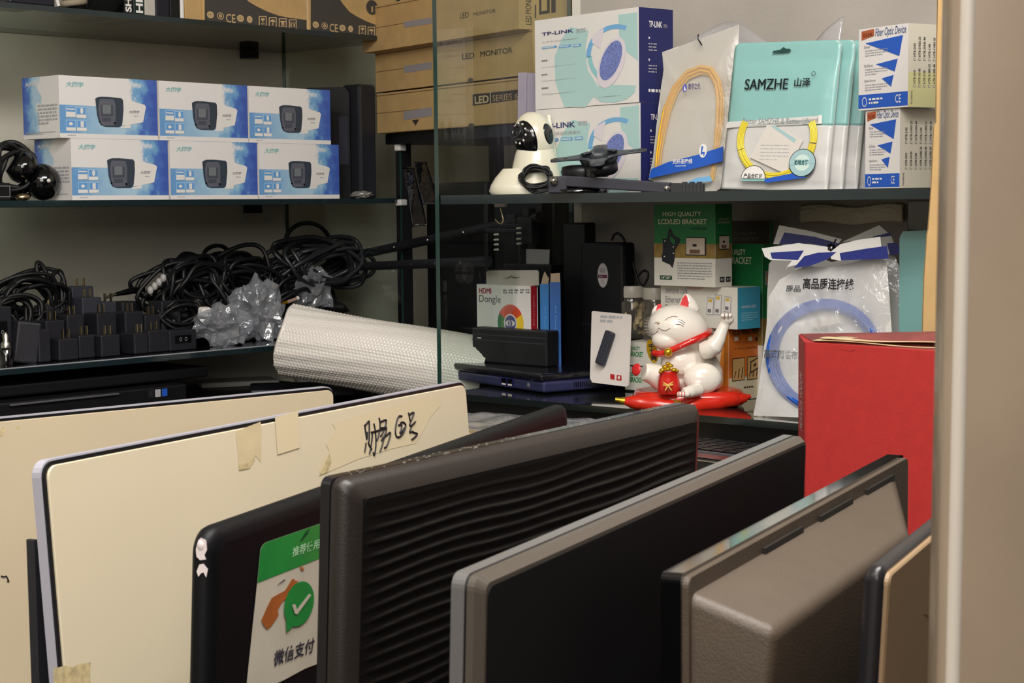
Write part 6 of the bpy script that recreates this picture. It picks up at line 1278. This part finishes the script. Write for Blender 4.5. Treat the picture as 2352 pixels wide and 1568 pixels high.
mb.prism(pl, (0, 0, 0), (1, 0, 0), (0, 1, 0), (0, 0, 1), hR, redbox); o = mb.build('carton_body', rb, bevel=0.003)
mb = MB(); tv = [(-wR / 2 + 0.003, 0.012, hR), (wR / 2 - 0.003, 0.012, hR), (wR / 2 + 0.006, dpt, hR), (lx.x + 0.003, dpt, hR)]
tv += [(x, y, z + h_) for (x, y, z), h_ in zip(tv, (0.001, 0.001, 0.026, 0.001))]; mb.add(tv, [(3, 2, 1, 0), (4, 5, 6, 7), (0, 1, 5, 4), (1, 2, 6, 5), (2, 3, 7, 6), (3, 0, 4, 7)], dusty)
mb.build('dusty_top', rb)
fs2 = Face(Tr, (lx.x, dpt, 0), (-wR / 2 - lx.x, -dpt, 0), (0, 0, 1)); mb = MB(); Ls = math.hypot(-wR / 2 - lx.x, dpt)
zz = fs2.P(1836, 1012)[1]; mb.rect(fs2, 0.0, 0.0, Ls * 0.985, zz, M('side_tan_card', (206, 178, 120), 0.7), 1)
mb.txt(fs2, 'MUUCCA VOOUM', Ls * 0.30, fs2.P(1838, 980)[1], Ls * 0.72, fs2.P(1838, 852)[1], M('white_print', (226, 210, 206), 0.5), 2, 0.02, rot=90); mb.build('side_panel_print', rb)
mb = MB(); f_ = Face(Tr, (-wR / 2, 0, 0), (1, 0, 0), (0, 0, 1)); mb.ellpx(f_, 1948, 802, 16, 4, M('flap_crease', (150, 28, 30), 0.7), 1, a0=PI, a1=2 * PI, inner=0.75); mb.build('thumb_cut', rb)
# cream card sheets on it
for i, (a, zc2, lab) in enumerate((((1852, 768), 0.0016, 'lower bent cream card sheet lying on the red carton'), ((1862, 772), 0.0045, 'upper bent cream card sheet on the red carton, lifted at the right'))):
    q0 = Vector((-wR / 2 + 0.008 + i * 0.012, 0.006, hR + zc2)); 
    def sh_f(s, q, i=i, q0=q0): 
        x = q0.x + s * (wR - 0.03); y = q0.y + q * (0.05 - 0.01 * i) + (0.012 * s); return (x, y, q0.z + 0.0012 * math.sin(9 * s + i * 2) + i * 0.004 * s + 0.001 * math.sin(6 * q + 3 * s) + 0.0012)
    o = MB().grid(sh_f, 30, 6, creamcard).build('card_sheet', None, Tr); md = o.modifiers.new('solid', 'SOLIDIFY'); md.thickness = 0.0012; tag(o, lab, 'cardboard')
# flattened cardboard standing upright behind the jamb
q0 = on_z(2122, 770, 1.069); ch = 0.62; mb = MB()
xs_ = lambda u, v: (on_y(u, v, q0[1]) - q0)
px_ = [(2119, 768), (2123, 640), (2131, 540), (2134, 528), (2142, 440), (2150, 290), (2156, 280), (2157, 140), (2160, 20), (2162, -220)]
pts = [(float(np.dot(xs_(u, v), vx)), float(xs_(u, v)[2])) for u, v in px_]; pts[0] = (pts[0][0], 0.0052)
mb.prism(pts + [(pts[0][0] + 0.16, pts[-1][1]), (pts[0][0] + 0.16, 0.0052)], (0, 0, 0), vx, (0, 0, 1), vy, 0.006, tan)
mb.build('flattened_carton', None, TR(q0)); tag(bpy.data.objects['flattened_carton'], 'upright creased cardboard panel standing on the red carton against the jamb', 'cardboard')

# ================================================================ rows of screens on the desk
def mon(name, label, near, far, zt, H, yr, cat='monitor', tilt=0):
    A, Bq = on_z(*near, zt), on_z(*far, zt); L = float(np.hypot(*(Bq - A)[:2])); rz = math.degrees(math.atan2(Bq[1] - A[1], Bq[0] - A[0])); m_ = (A + Bq) / 2; m_[2] = zt - H
    base = TR((m_[0], m_[1], ZD + 0.0005 + 0.02 * abs(math.sin(math.radians(tilt)))), rz) @ Matrix.Translation((0, 0, zt - ZD)) @ Matrix.Rotation(math.radians(tilt), 4, 'X') @ Matrix.Translation((0, -yr, ZD - zt)); o = thing(name, label, cat, base, 'secondhand screens in rows on the desk'); return o, base, L, m_[2] - ZD - 0.0005
def rrect(x0, x1, z0, z1, r, n=5):
    p = []
    for cx_, cz2, a0_ in ((x1 - r, z1 - r, 0), (x0 + r, z1 - r, PI / 2), (x0 + r, z0 + r, PI), (x1 - r, z0 + r, 1.5 * PI)):
        for i in range(n + 1): a = a0_ + PI / 2 * i / n; p.append((cx_ + r * math.cos(a), cz2 + r * math.sin(a)))
    return p
def plate(mb, x0, x1, z0, z1, r, y0, y1, m, inset=0.0, iy=0.0):
    """rounded slab from y0 (visible face) to y1, its visible edge bevelled by inset over iy"""
    rr = []
    for y, k in (((y0, 0), (y1, 0)) if inset == 0 else ((y0, inset), (y0 + iy, 0), (y1, 0))):
        rr.append([(x, y, z) for x, z in rrect(x0 + k, x1 - k, z0 + k, z1 - k, max(0.001, r - k * 0.5))])
    return mb.rings(rr, m, False)
def stand(o, base, L, dz, dep, m=black):
    MB().cbox((0, dep, (dz + 0.05) / 2), (0.06, 0.014, dz + 0.05), m).build('stand_neck', o, bevel=0.004); MB().prism(rrect(-0.11, 0.11, -0.016 + dep, 0.016 + dep, 0.012), (0, 0, 0), (1, 0, 0), (0, 1, 0), (0, 0, 1), 0.012, m).build('stand_foot', o, bevel=0.003)
cream = M('cream_screen_back', (203, 190, 164), 0.42, noise=(6, 0.03), coat=0.15); silver2 = M('silver_trim', (166, 164, 174), 0.35); gap = M('black_gap', (10, 10, 14), 0.4)
tapem = M('old_tape', (198, 180, 144), 0.4, noise=(40, 0.1), coat=0.2); tapel = M('tape_residue', (184, 166, 124), 0.75, noise=(160, 0.3)); papert = M('masking_tape', (202, 186, 154), 0.6)
def aio(name, label, near, far, zt, H, extra=None, cream=cream, tilt=0):
    o, T, L, dz = mon(name, label, near, far, zt, H, 0.012, tilt=tilt)
    plate(MB(), -L / 2, L / 2, dz, dz + H, 0.012, 0.004, 0.012, silver2).build('side_frame', o, bevel=0.001); plate(MB(), -L / 2 + 0.0012, L / 2 - 0.0012, dz + 0.0012, dz + H - 0.0012, 0.011, 0.0018, 0.004, gap).build('black_seam', o)
    plate(MB(), -L / 2 + 0.004, L / 2 - 0.003, dz + 0.004, dz + H - 0.0042, 0.009, 0.0, 0.0018, cream, 0.0006, 0.0006).build('back_panel', o)
    MB().prism(rrect(-L / 2 + 0.006, L / 2 - 0.006, dz + 0.006, dz + H - 0.006, 0.008), (0, 0.012, 0), (1, 0, 0), (0, 0, 1), (0, 1, 0), 0.001, blackgl).build('screen', o)
    f = Face(T, (0, 0, 0), (1, 0, 0), (0, 0, 1)); extra(o, f, T, L, dz, H); return o
def exB(o, f, T, L, dz, H):
    mb = MB(); mb.tube([f.W(*f.P(u, v), 0.0006) for u, v in ((2, 1322), (8, 1324), (14, 1322), (18, 1330), (20, 1336), (16, 1334))], 0.0008, ink, 5); mb.build('scribble', o)
    mb = MB(); mb.px(f, [(0, 988), (8, 980), (12, 990), (6, 1000), (0, 1004)], tapel, 1); mb.px(f, [(36, 980), (44, 976), (46, 981), (38, 985)], tapel, 1); mb.build('tape_residue', o); stand(o, T, L, dz, 0.02)
aio('white_monitor', 'rear cream-backed flat screen, farthest left, with a small scribble on its back', (-190, 974), (757, 885), 1.03, 0.31, exB, M('dull_cream_back', (188, 173, 146), 0.45, noise=(6, 0.04)))
def exA(o, f, T, L, dz, H):
    mb = MB(); mb.px(f, [(541, 990), (598, 968), (600, 1000), (599, 1062), (585, 1045), (572, 1075), (548, 1080), (546, 1040)], tapem, 1); mb.px(f, [(548, 1068), (570, 1062), (585, 1045), (584, 1055), (572, 1075), (548, 1080)], tapel, 2); mb.build('torn_tape', o)
    fo = Face(T, (0, -0.0004, 0), (1, 0, 0), (0, 0, 1)); mb = MB(); mb.px(fo, [(631, 958), (684, 942), (688, 1028), (637, 1044)], papert, 1); mb.build('masking_tape', o)
    mb = MB(); mb.px(f, [(762, 972), (842, 948), (930, 924), (1004, 905), (1012, 930), (986, 960), (975, 985), (955, 1018), (900, 1030), (820, 1055), (735, 1092), (732, 1080), (742, 1050), (756, 1036), (748, 1020), (770, 985)], papert, 1); mb.px(f, [(732, 1092), (756, 1040), (760, 1060), (752, 1084)], tapel, 2); mb.build('label_tape', o)
    pen = M('marker_ink', (18, 12, 22), 0.5); mb = MB(); Z = lambda x, y: (820 + x / 9.8, 930 + y / 9.8)
    st = [[(155, 440), (175, 560), (195, 700), (210, 765), (222, 600)], [(175, 450), (215, 405), (255, 360), (262, 430), (262, 700), (258, 830)], [(190, 845), (175, 970), (158, 1055)], [(240, 830), (260, 900), (320, 1000)], [(330, 640), (325, 760), (300, 930), (268, 1100)],
          [(300, 615), (400, 590), (500, 560), (640, 530)], [(365, 415), (395, 560), (412, 760), (405, 980), (380, 1120), (352, 1060)], [(482, 285), (502, 380), (500, 540), (470, 700), (440, 795)], [(515, 380), (600, 340), (645, 340), (635, 430), (610, 500), (520, 510)], [(600, 510), (645, 500), (640, 600), (590, 720), (530, 800)], [(590, 580), (550, 660), (515, 705)],
          [(560, 750), (650, 680), (735, 615), (725, 720), (680, 860), (640, 945), (600, 960)], [(600, 720), (560, 880), (505, 1045)],
          [(1000, 250), (940, 245), (890, 330), (860, 480), (850, 620), (880, 710), (950, 710), (1020, 640), (1070, 530), (1085, 450), (1050, 400), (1010, 380), (960, 410)], [(915, 455), (990, 440), (985, 530), (955, 625), (1000, 600), (1060, 500)],
          [(1145, 170), (1165, 260), (1190, 370), (1230, 290), (1270, 170), (1220, 180), (1165, 225)], [(1190, 370), (1172, 440), (1200, 465), (1270, 410), (1305, 370)], [(1235, 440), (1200, 520), (1172, 610), (1240, 590), (1250, 610), (1345, 645), (1290, 720), (1215, 780)]]
    for s_ in st:
        P_ = [f.W(*f.P(*Z(*q)), 0.0006) for q in s_]; fine = []
        for i in range(len(P_) - 1):
            for k in range(4):
                t = k / 4; p0, p1, p2, p3 = P_[max(i - 1, 0)], P_[i], P_[i + 1], P_[min(i + 2, len(P_) - 1)]
                fine.append(0.5 * ((2 * p1) + (p2 - p0) * t + (2 * p0 - 5 * p1 + 4 * p2 - p3) * t * t + (3 * p1 - p0 - 3 * p2 + p3) * t ** 3))
        fine.append(P_[-1]); mb.tube(fine, 0.0009, pen, 6)
    mb.build('handwriting', o)
    mb = MB(); mb.px(f, [(122, 1535), (150, 1528), (168, 1532), (176, 1526), (208, 1520), (206, 1545), (209, 1600), (124, 1610)], tapel, 1); mb.build('tape_residue', o)
    # strut behind the left edge
    A, Bq = T.inverted() @ Vector(tuple(at(79, 1240, depth(T @ Vector((-L / 2, 0.03, dz + H))) + 0.03))), None; A = Vector(A)
    MB().prism([(0, 0), (-0.006, -0.11), (-0.016, -A.z), (0.012, -A.z), (0.004, 0)], A, (1, -0.25, 0), (0, 0, 1), (0.2, 1, 0), 0.010, charcoal).build('rear_strut', o, bevel=0.001); stand(o, T, L, dz, 0.02)
aio('white_monitor', 'front cream-backed flat screen with tape and handwritten characters', (70, 1064), (1049, 877), 1.068, 0.33, exA, tilt=-4)

# thick-edged television with the payment sticker
o, T, L, dz = mon('television', 'black television with a green and white payment sticker, chipped at its corner', (436, 1217), (1276, 926), 1.032, 0.30, 0.017, tilt=3); H = 0.30
tvp = M('tv_black', (9, 9, 12), 0.5, spec=0.25)
mb = MB(); rr = []
for y, k in ((0.0, 0.012), (0.0008, 0.006), (0.003, 0.002), (0.006, 0.0), (0.012, 0.0), (0.0155, 0.002), (0.017, 0.006)): rr.append([(x, y, z) for x, z in rrect(-L / 2 + k, L / 2 - k, dz + k, dz + H - k, 0.016 - k * 0.4, 6)])
mb.rings(rr, tvp, True); mb.build('shell', o)
mb = MB(); f = Face(T, (0, -0.0003, 0), (1, 0, 0), (0, 0, 1)); sg = M('sticker_green', (26, 140, 62), 0.35, coat=0.3, noise=(30, 0.1)); sw = M('sticker_white', (204, 194, 176), 0.4, noise=(25, 0.08)); sd_ = M('sticker_ink', (42, 42, 58), 0.5); rust = M('torn_brown', (170, 92, 36), 0.6, noise=(40, 0.25))
mb.px(f, [(597, 1262), (603, 1250), (612, 1244), (740, 1200), (790, 1184), (790, 1500), (700, 1535), (650, 1562), (560, 1600), (566, 1568), (590, 1338)], sw, 1); mb.px(f, [(597, 1262), (603, 1250), (612, 1244), (740, 1200), (790, 1184), (790, 1262), (735, 1281), (590, 1338)], sg, 2)
mb.tq(f, '推荐使用', (669, 1279), (731, 1258), (671, 1256), M('pale_green_print', (180, 226, 180), 0.5), 3, 0.01); mb.px(f, [(686, 1244), (700, 1222), (710, 1212), (704, 1226), (692, 1240)], M('scratch_dark', (10, 60, 28), 0.6), 3)
mb.px(f, [(598, 1424), (612, 1392), (622, 1372), (640, 1362), (652, 1356), (660, 1344), (668, 1330), (672, 1328), (678, 1334), (684, 1332), (678, 1342), (664, 1358), (658, 1372), (646, 1382), (636, 1400), (638, 1412), (622, 1436), (612, 1444), (604, 1436)], rust, 3); mb.px(f, [(632, 1344), (650, 1330), (654, 1331), (640, 1340)], sd_, 4); mb.px(f, [(686, 1300), (694, 1302), (697, 1310), (690, 1308)], rust, 3)
mb.ellpx(f, 685, 1386, 33, 50, sg, 4, rot=-0.15); mb.px(f, [(654, 1425), (670, 1438), (656, 1452)], sg, 4); mb.px(f, [(667, 1388), (674, 1386), (678, 1398), (706, 1362), (711, 1366), (679, 1410), (673, 1408)], sw, 6)
mb.tq(f, '微信支付', (625, 1531), (718, 1497), (629, 1494), sd_, 3, 0.02); mb.build('payment_sticker', o)
mb = MB(); ch_ = M('chipped_white', (220, 206, 204), 0.7)
fe = Face(T, (-L / 2 - 0.0006, 0.015, 0), (0, -1, 0), (0, 0, 1))
mb.px(fe, [(456, 1240), (462, 1234), (474, 1240), (476, 1262), (470, 1274), (474, 1284), (460, 1286), (452, 1278), (450, 1262)], ch_, 1); mb.px(fe, [(452, 1312), (458, 1296), (468, 1294), (478, 1306), (474, 1326), (468, 1314), (462, 1316), (456, 1324)], ch_, 1); mb.ball(fe.W(*fe.P(461, 1252)), (0.001, 0.003, 0.004), ch_, 8); mb.build('chipped_paint', o); stand(o, T, L, dz, 0.02)

# monitor with the rippled back
o, T, L, dz = mon('rippled_monitor', 'thick brown-black monitor whose back is moulded in wavy ripples', (737, 1099), (1562, 925), 1.08, 0.30, 0.024, tilt=3); H = 0.30
brn = M('brown_black_shell', (36, 30, 27), 0.42, bump=(700, 0.12)); brd = M('rippled_shell', (15, 12, 11), 0.4, spec=0.4)
mb = MB(); plate(mb, -L / 2, L / 2, dz, dz + H, 0.006, 0.0165, 0.024, M('bezel_brown_black', (22, 20, 24), 0.25, coat=0.4)); mb.build('front_bezel', o, bevel=0.001)
mb = MB(); rr = []
for y, k in ((0.0163, 0.001), (0.0152, 0.0), (0.0075, 0.0), (0.003, 0.004), (0.0, 0.013)): rr.append([(x, y, z) for x, z in rrect(-L / 2 + k, L / 2 - k, dz + k, dz + H - k, 0.007, 4)])
mb.rings(rr, brn, True, False); mb.build('rim', o)
def rip(s, q):
    x = -L / 2 + 0.013 + s * (L - 0.026); z = dz + 0.013 + q * (H - 0.026)
    ph = z / 0.0082 * 2 * PI + 1.3 * math.sin(x * 17 + z * 24) + 0.6 * math.sin(x * 41 - z * 50) - x * 20
    a = max(0.0, math.sin(ph)) ** 2.2; e = min(1, min(s, 1 - s) * 18) * min(1, min(q, 1 - q) * 10)
    return (x, -0.0017 * a * e + 0.0001, z)
MB().grid(rip, 150, 230, brd).build('rippled_back', o)
mb = MB(); rd = random.Random(3)
for k in range(90): mb.ball((rd.uniform(-L / 2 + 0.02, L / 2), 0.020 + rd.uniform(-0.004, 0.004), dz + H), (rd.uniform(.0006, .002), 0.0006, 0.0002), M('grey_dust', (120, 112, 104), 0.9), 6)
tag(mb.build('dust', o), kind='stuff'); stand(o, T, L, dz, 0.02)

# slim monitor with a grey metal rim
o, T, L, dz = mon('slim_monitor', 'slim black-backed monitor with a double grey metal rim', (1037, 1320), (1806, 997), 1.07, 0.30, 0.017, tilt=2); H = 0.30
rim = M('grey_satin_rim', (96, 94, 93), 0.3); rim2 = M('bronze_satin_rim', (76, 69, 62), 0.32)
mb = MB(); plate(mb, -L / 2, L / 2, dz, dz + H, 0.007, 0.0098, 0.017, rim); mb.build('front_rim', o, bevel=0.0012)
mb = MB(); plate(mb, -L / 2 + 0.001, L / 2 - 0.001, dz, dz + H - 0.001, 0.007, 0.0085, 0.0098, gap); mb.build('seam', o)
mb = MB(); plate(mb, -L / 2 + 0.0002, L / 2 - 0.0002, dz, dz + H - 0.0004, 0.007, 0.0, 0.0085, rim2, 0.0035, 0.0045); mb.build('rear_rim', o)
mb = MB(); mb.prism(rrect(-L / 2 + 0.006, L / 2 - 0.006, dz + 0.006, dz + H - 0.006, 0.005), (0, 0.0006, 0), (1, 0, 0), (0, 0, 1), (0, -1, 0), 0.0012, M('matt_black_back', (5, 5, 7), 0.6, spec=0.25)); mb.build('back_panel', o); stand(o, T, L, dz, 0.02)

# monitor with the sloping brown back
o, T, L, dz = mon('humped_monitor', 'monitor with a sloping taupe back hump and a glossy black bezel', (1517, 1315), (2042, 1041), 1.045, 0.31, 0.014); H = 0.31
taupe = M('taupe_shell', (80, 68, 56), 0.5, bump=(600, 0.2), noise=(30, 0.08)); zt_ = dz + H
mb = MB(); plate(mb, -L / 2, L / 2, dz, zt_, 0.005, 0.002, 0.014, M('piano_black_bezel', (6, 6, 8), 0.05, coat=1.0)); mb.build('bezel', o, bevel=0.0015, seg=3)
mb = MB(); plate(mb, -L / 2 + 0.002, L / 2 - 0.001, dz, zt_ - 0.002, 0.006, -0.002, 0.002, taupe, 0.0005, 0.0005); mb.build('flange', o)
yo = -0.052; fa, fb = Face(T, (0, -0.002, 0), (1, 0, 0), (0, 0, 1)), Face(T, (0, yo, 0), (1, 0, 0), (0, 0, 1)); mb = MB()
q0, q1, q2, q3 = fa.P(1588, 1362), fa.P(2058, 1096), fb.P(1785, 1492), fb.P(2094, 1192)
xL0, xR0, xL1, xR1 = q0[0], min(q1[0], L / 2 - 0.006), q2[0], q3[0]; z1 = (q0[1] + q1[1]) / 2; z2_ = (q2[1] + q3[1]) / 2; zB0, zB1 = dz + 0.03, dz + 0.08
v = [(xL0, -0.002, z1), (xR0, -0.002, z1), (xR0, -0.002, zB0), (xL0, -0.002, zB0), (xL1, yo, z2_), (xR1, yo, z2_), (xR1, yo + 0.024, zB1), (xL1, yo + 0.024, zB1)]
mb.add(v, [(0, 1, 5, 4), (1, 2, 6, 5), (2, 3, 7, 6), (3, 0, 4, 7), (4, 5, 6, 7)], taupe); hump = mb.build('rear_hump', o, bevel=0.007, seg=4)
for p in hump.data.polygons: p.use_smooth = True
mb = MB()
for k in range(3): mb.cbox((-L / 2 + 0.17 + k * 0.12, -0.0026, z1 + 0.001), (0.08, 0.003, 0.005), M('vent_shadow', (26, 22, 20), 0.6))
mb.build('vent_slots', o); MB().cbox((0.02, yo - 0.002, dz + 0.06), (0.09, 0.04, 0.13), M('stand_black', (18, 17, 20), 0.35)).build('stand_hinge', o, bevel=0.012); stand(o, T, L, dz, -0.03)

# nearest monitor, mostly cut off by the jamb
o, T, L, dz = mon('near_monitor', 'nearest monitor, dark rounded bezel and taupe back cut off by the jamb', (1983, 1302), (2300, 1052), 1.055, 0.31, 0.013, tilt=3); H = 0.31
mb = MB(); rr = []
for y, k in ((0.002, 0.003), (0.0035, 0.0008), (0.006, 0.0), (0.010, 0.001), (0.013, 0.004)): rr.append([(x, y, z) for x, z in rrect(-L / 2 + k, L / 2 - k, dz + k, dz + H - k, 0.008, 5)])
mb.rings(rr, M('soft_black_bezel', (34, 32, 36), 0.32), True); mb.build('bezel', o)
mb = MB(); plate(mb, -L / 2 + 0.003, L / 2 - 0.003, dz, dz + H - 0.004, 0.006, -0.001, 0.003, M('taupe_back', (150, 124, 94), 0.5, noise=(14, 0.06)), 0.001, 0.001); mb.build('back_panel', o)
f = Face(T, (0, -0.001, 0), (1, 0, 0), (0, 0, 1)); mb = MB(); mb.px(f, [(2120, 1408), (2132, 1398), (2136, 1384), (2139, 1400), (2150, 1404), (2136, 1416)], M('pale_scuff', (150, 126, 92), 0.6), 1); mb.build('scuff', o); stand(o, T, L, dz, 0.02)

# ---------------------------------------------------------------- between the screens and the counter
sb = on_z(1640, 1000, 0.84); Tk = TR((sb[0], sb[1], ZD + 0.0006), -6)
kb = thing('laptop', 'open-keyed black laptop lying below the counter edge, left of the red carton', 'laptop', TR(on_z(1650, 1038, 0.885), -4)); kb.location.z = 0.861
MB().box(-0.18, 0.19, -0.052, 0.115, 0, 0.022, M('laptop_black', (12, 12, 18), 0.25, coat=0.3)).build('case', kb, bevel=0.004)
mb = MB()
for r_ in range(5):
    for c_ in range(14): mb.box(-0.16 + c_ * 0.0235, -0.141 + c_ * 0.0235, 0.008 + r_ * 0.021, 0.025 + r_ * 0.021, 0.022, 0.0245, M('key_black', (16, 16, 20), 0.4))
tag(mb.build('keys', kb), kind='stuff'); MB().box(-0.17, 0.18, -0.006, -0.002, 0.0215, 0.0238, M('satin_strip', (0, 0, 0))).build('trim_strip', kb); MB().tube([(-0.18, -0.053, 0.018), (0.19, -0.053, 0.018)], 0.0016, steel).build('front_edge', kb)
tag(MB().box(-0.19, 0.19, -0.05, 0.11, 0, 0.861 - ZD - 0.0012, black).build('equipment_case', None, Tk, bevel=0.004), 'black equipment case under the open-keyed laptop', 'case'); bpy.data.objects['equipment_case'].location = (kb.location.x, kb.location.y, ZD + 0.0006)
pc = on_z(1130, 985, 0.892); tr_ = thing('carton_tray', 'tan cardboard tray under crinkled clear film, left of the television end', 'box', TR((pc[0], pc[1], ZD + 0.0006), 12))
MB().box(-0.10, 0.16, -0.05, 0.085, 0, 0.17, creamcard).build('tray', tr_, bevel=0.003)
def wf(s, q): x = -0.11 + s * 0.28; y = -0.055 + q * 0.142; return (x, y, 0.177 + 0.006 * mnoise.noise(Vector((x * 25, y * 25, 0))) + 0.02 * max(0, q - 0.6))
o = MB().grid(wf, 40, 20, clear).build('film_cover', tr_); md = o.modifiers.new('solid', 'SOLIDIFY'); md.thickness = 0.0006

# ---------------------------------------------------------------- sub-parts: pieces that belong to one part of a thing
for tn, table in (('white_monitor', {'torn_tape': 'back_panel', 'masking_tape': 'back_panel', 'label_tape': 'back_panel', 'handwriting': 'back_panel', 'tape_residue': 'back_panel', 'scribble': 'back_panel'}),
                  ('indoor_camera', {'face_plate': 'head', 'lens': 'head', 'infrared_leds': 'head', 'side_disc': 'head'}), ('lucky_cat', {'face_lines': 'body', 'ear_lining': 'body', 'sole_pad': 'body', 'claw_lines': 'body', 'coin_lettering': 'gold_coin', 'bell': 'collar', 'collar_dots': 'collar', 'gold_ingots': 'treasure_sack', 'bow': 'treasure_sack'}),
                  ('screen_bracket', {'screw_holes': 'cross_plate', 'knuckle': 'arm'}), ('mini_laptop', {'usb_ports': 'base', 'power_button': 'base', 'vent': 'base'}), ('laptop_charger', {'grooves': 'case', 'indicator': 'case'}),
                  ('cable_pouch', {'brand_lettering': 'teal_panel', 'hang_slot': 'teal_panel', 'certificate_card': 'window_panel', 'round_stickers': 'window_panel'}), ('red_carton', {'side_panel_print': 'carton_body', 'thumb_cut': 'carton_body'}),
                  ('rippled_monitor', {'dust': 'front_bezel'}), ('humped_monitor', {'vent_slots': 'rear_hump'}), ('television', {'payment_sticker': 'shell', 'chipped_paint': 'shell'}), ('dongle_box', {'hang_slot': 'hanger_flap'}), ('patch_cord_bag', {'printed_band': 'front_film', 'brand_print': 'front_film', 'blue_smudge': 'front_film'}), ('network_cable_bag', {'lettering': 'front_film'}), ('blister_card', {'print': 'card'}), ('laptop', {'stickers': 'case', 'trim_strip': 'case'}), ('near_monitor', {'scuff': 'back_panel'})):
    for o in [q for q in COL.objects if q.parent is None and q.name.split('.')[0] == tn]:
        kids = {c.name.split('.')[0]: c for c in o.children}
        for c in list(o.children):
            p = table.get(c.name.split('.')[0])
            if p and p in kids and kids[p] is not c: c.parent = kids[p]
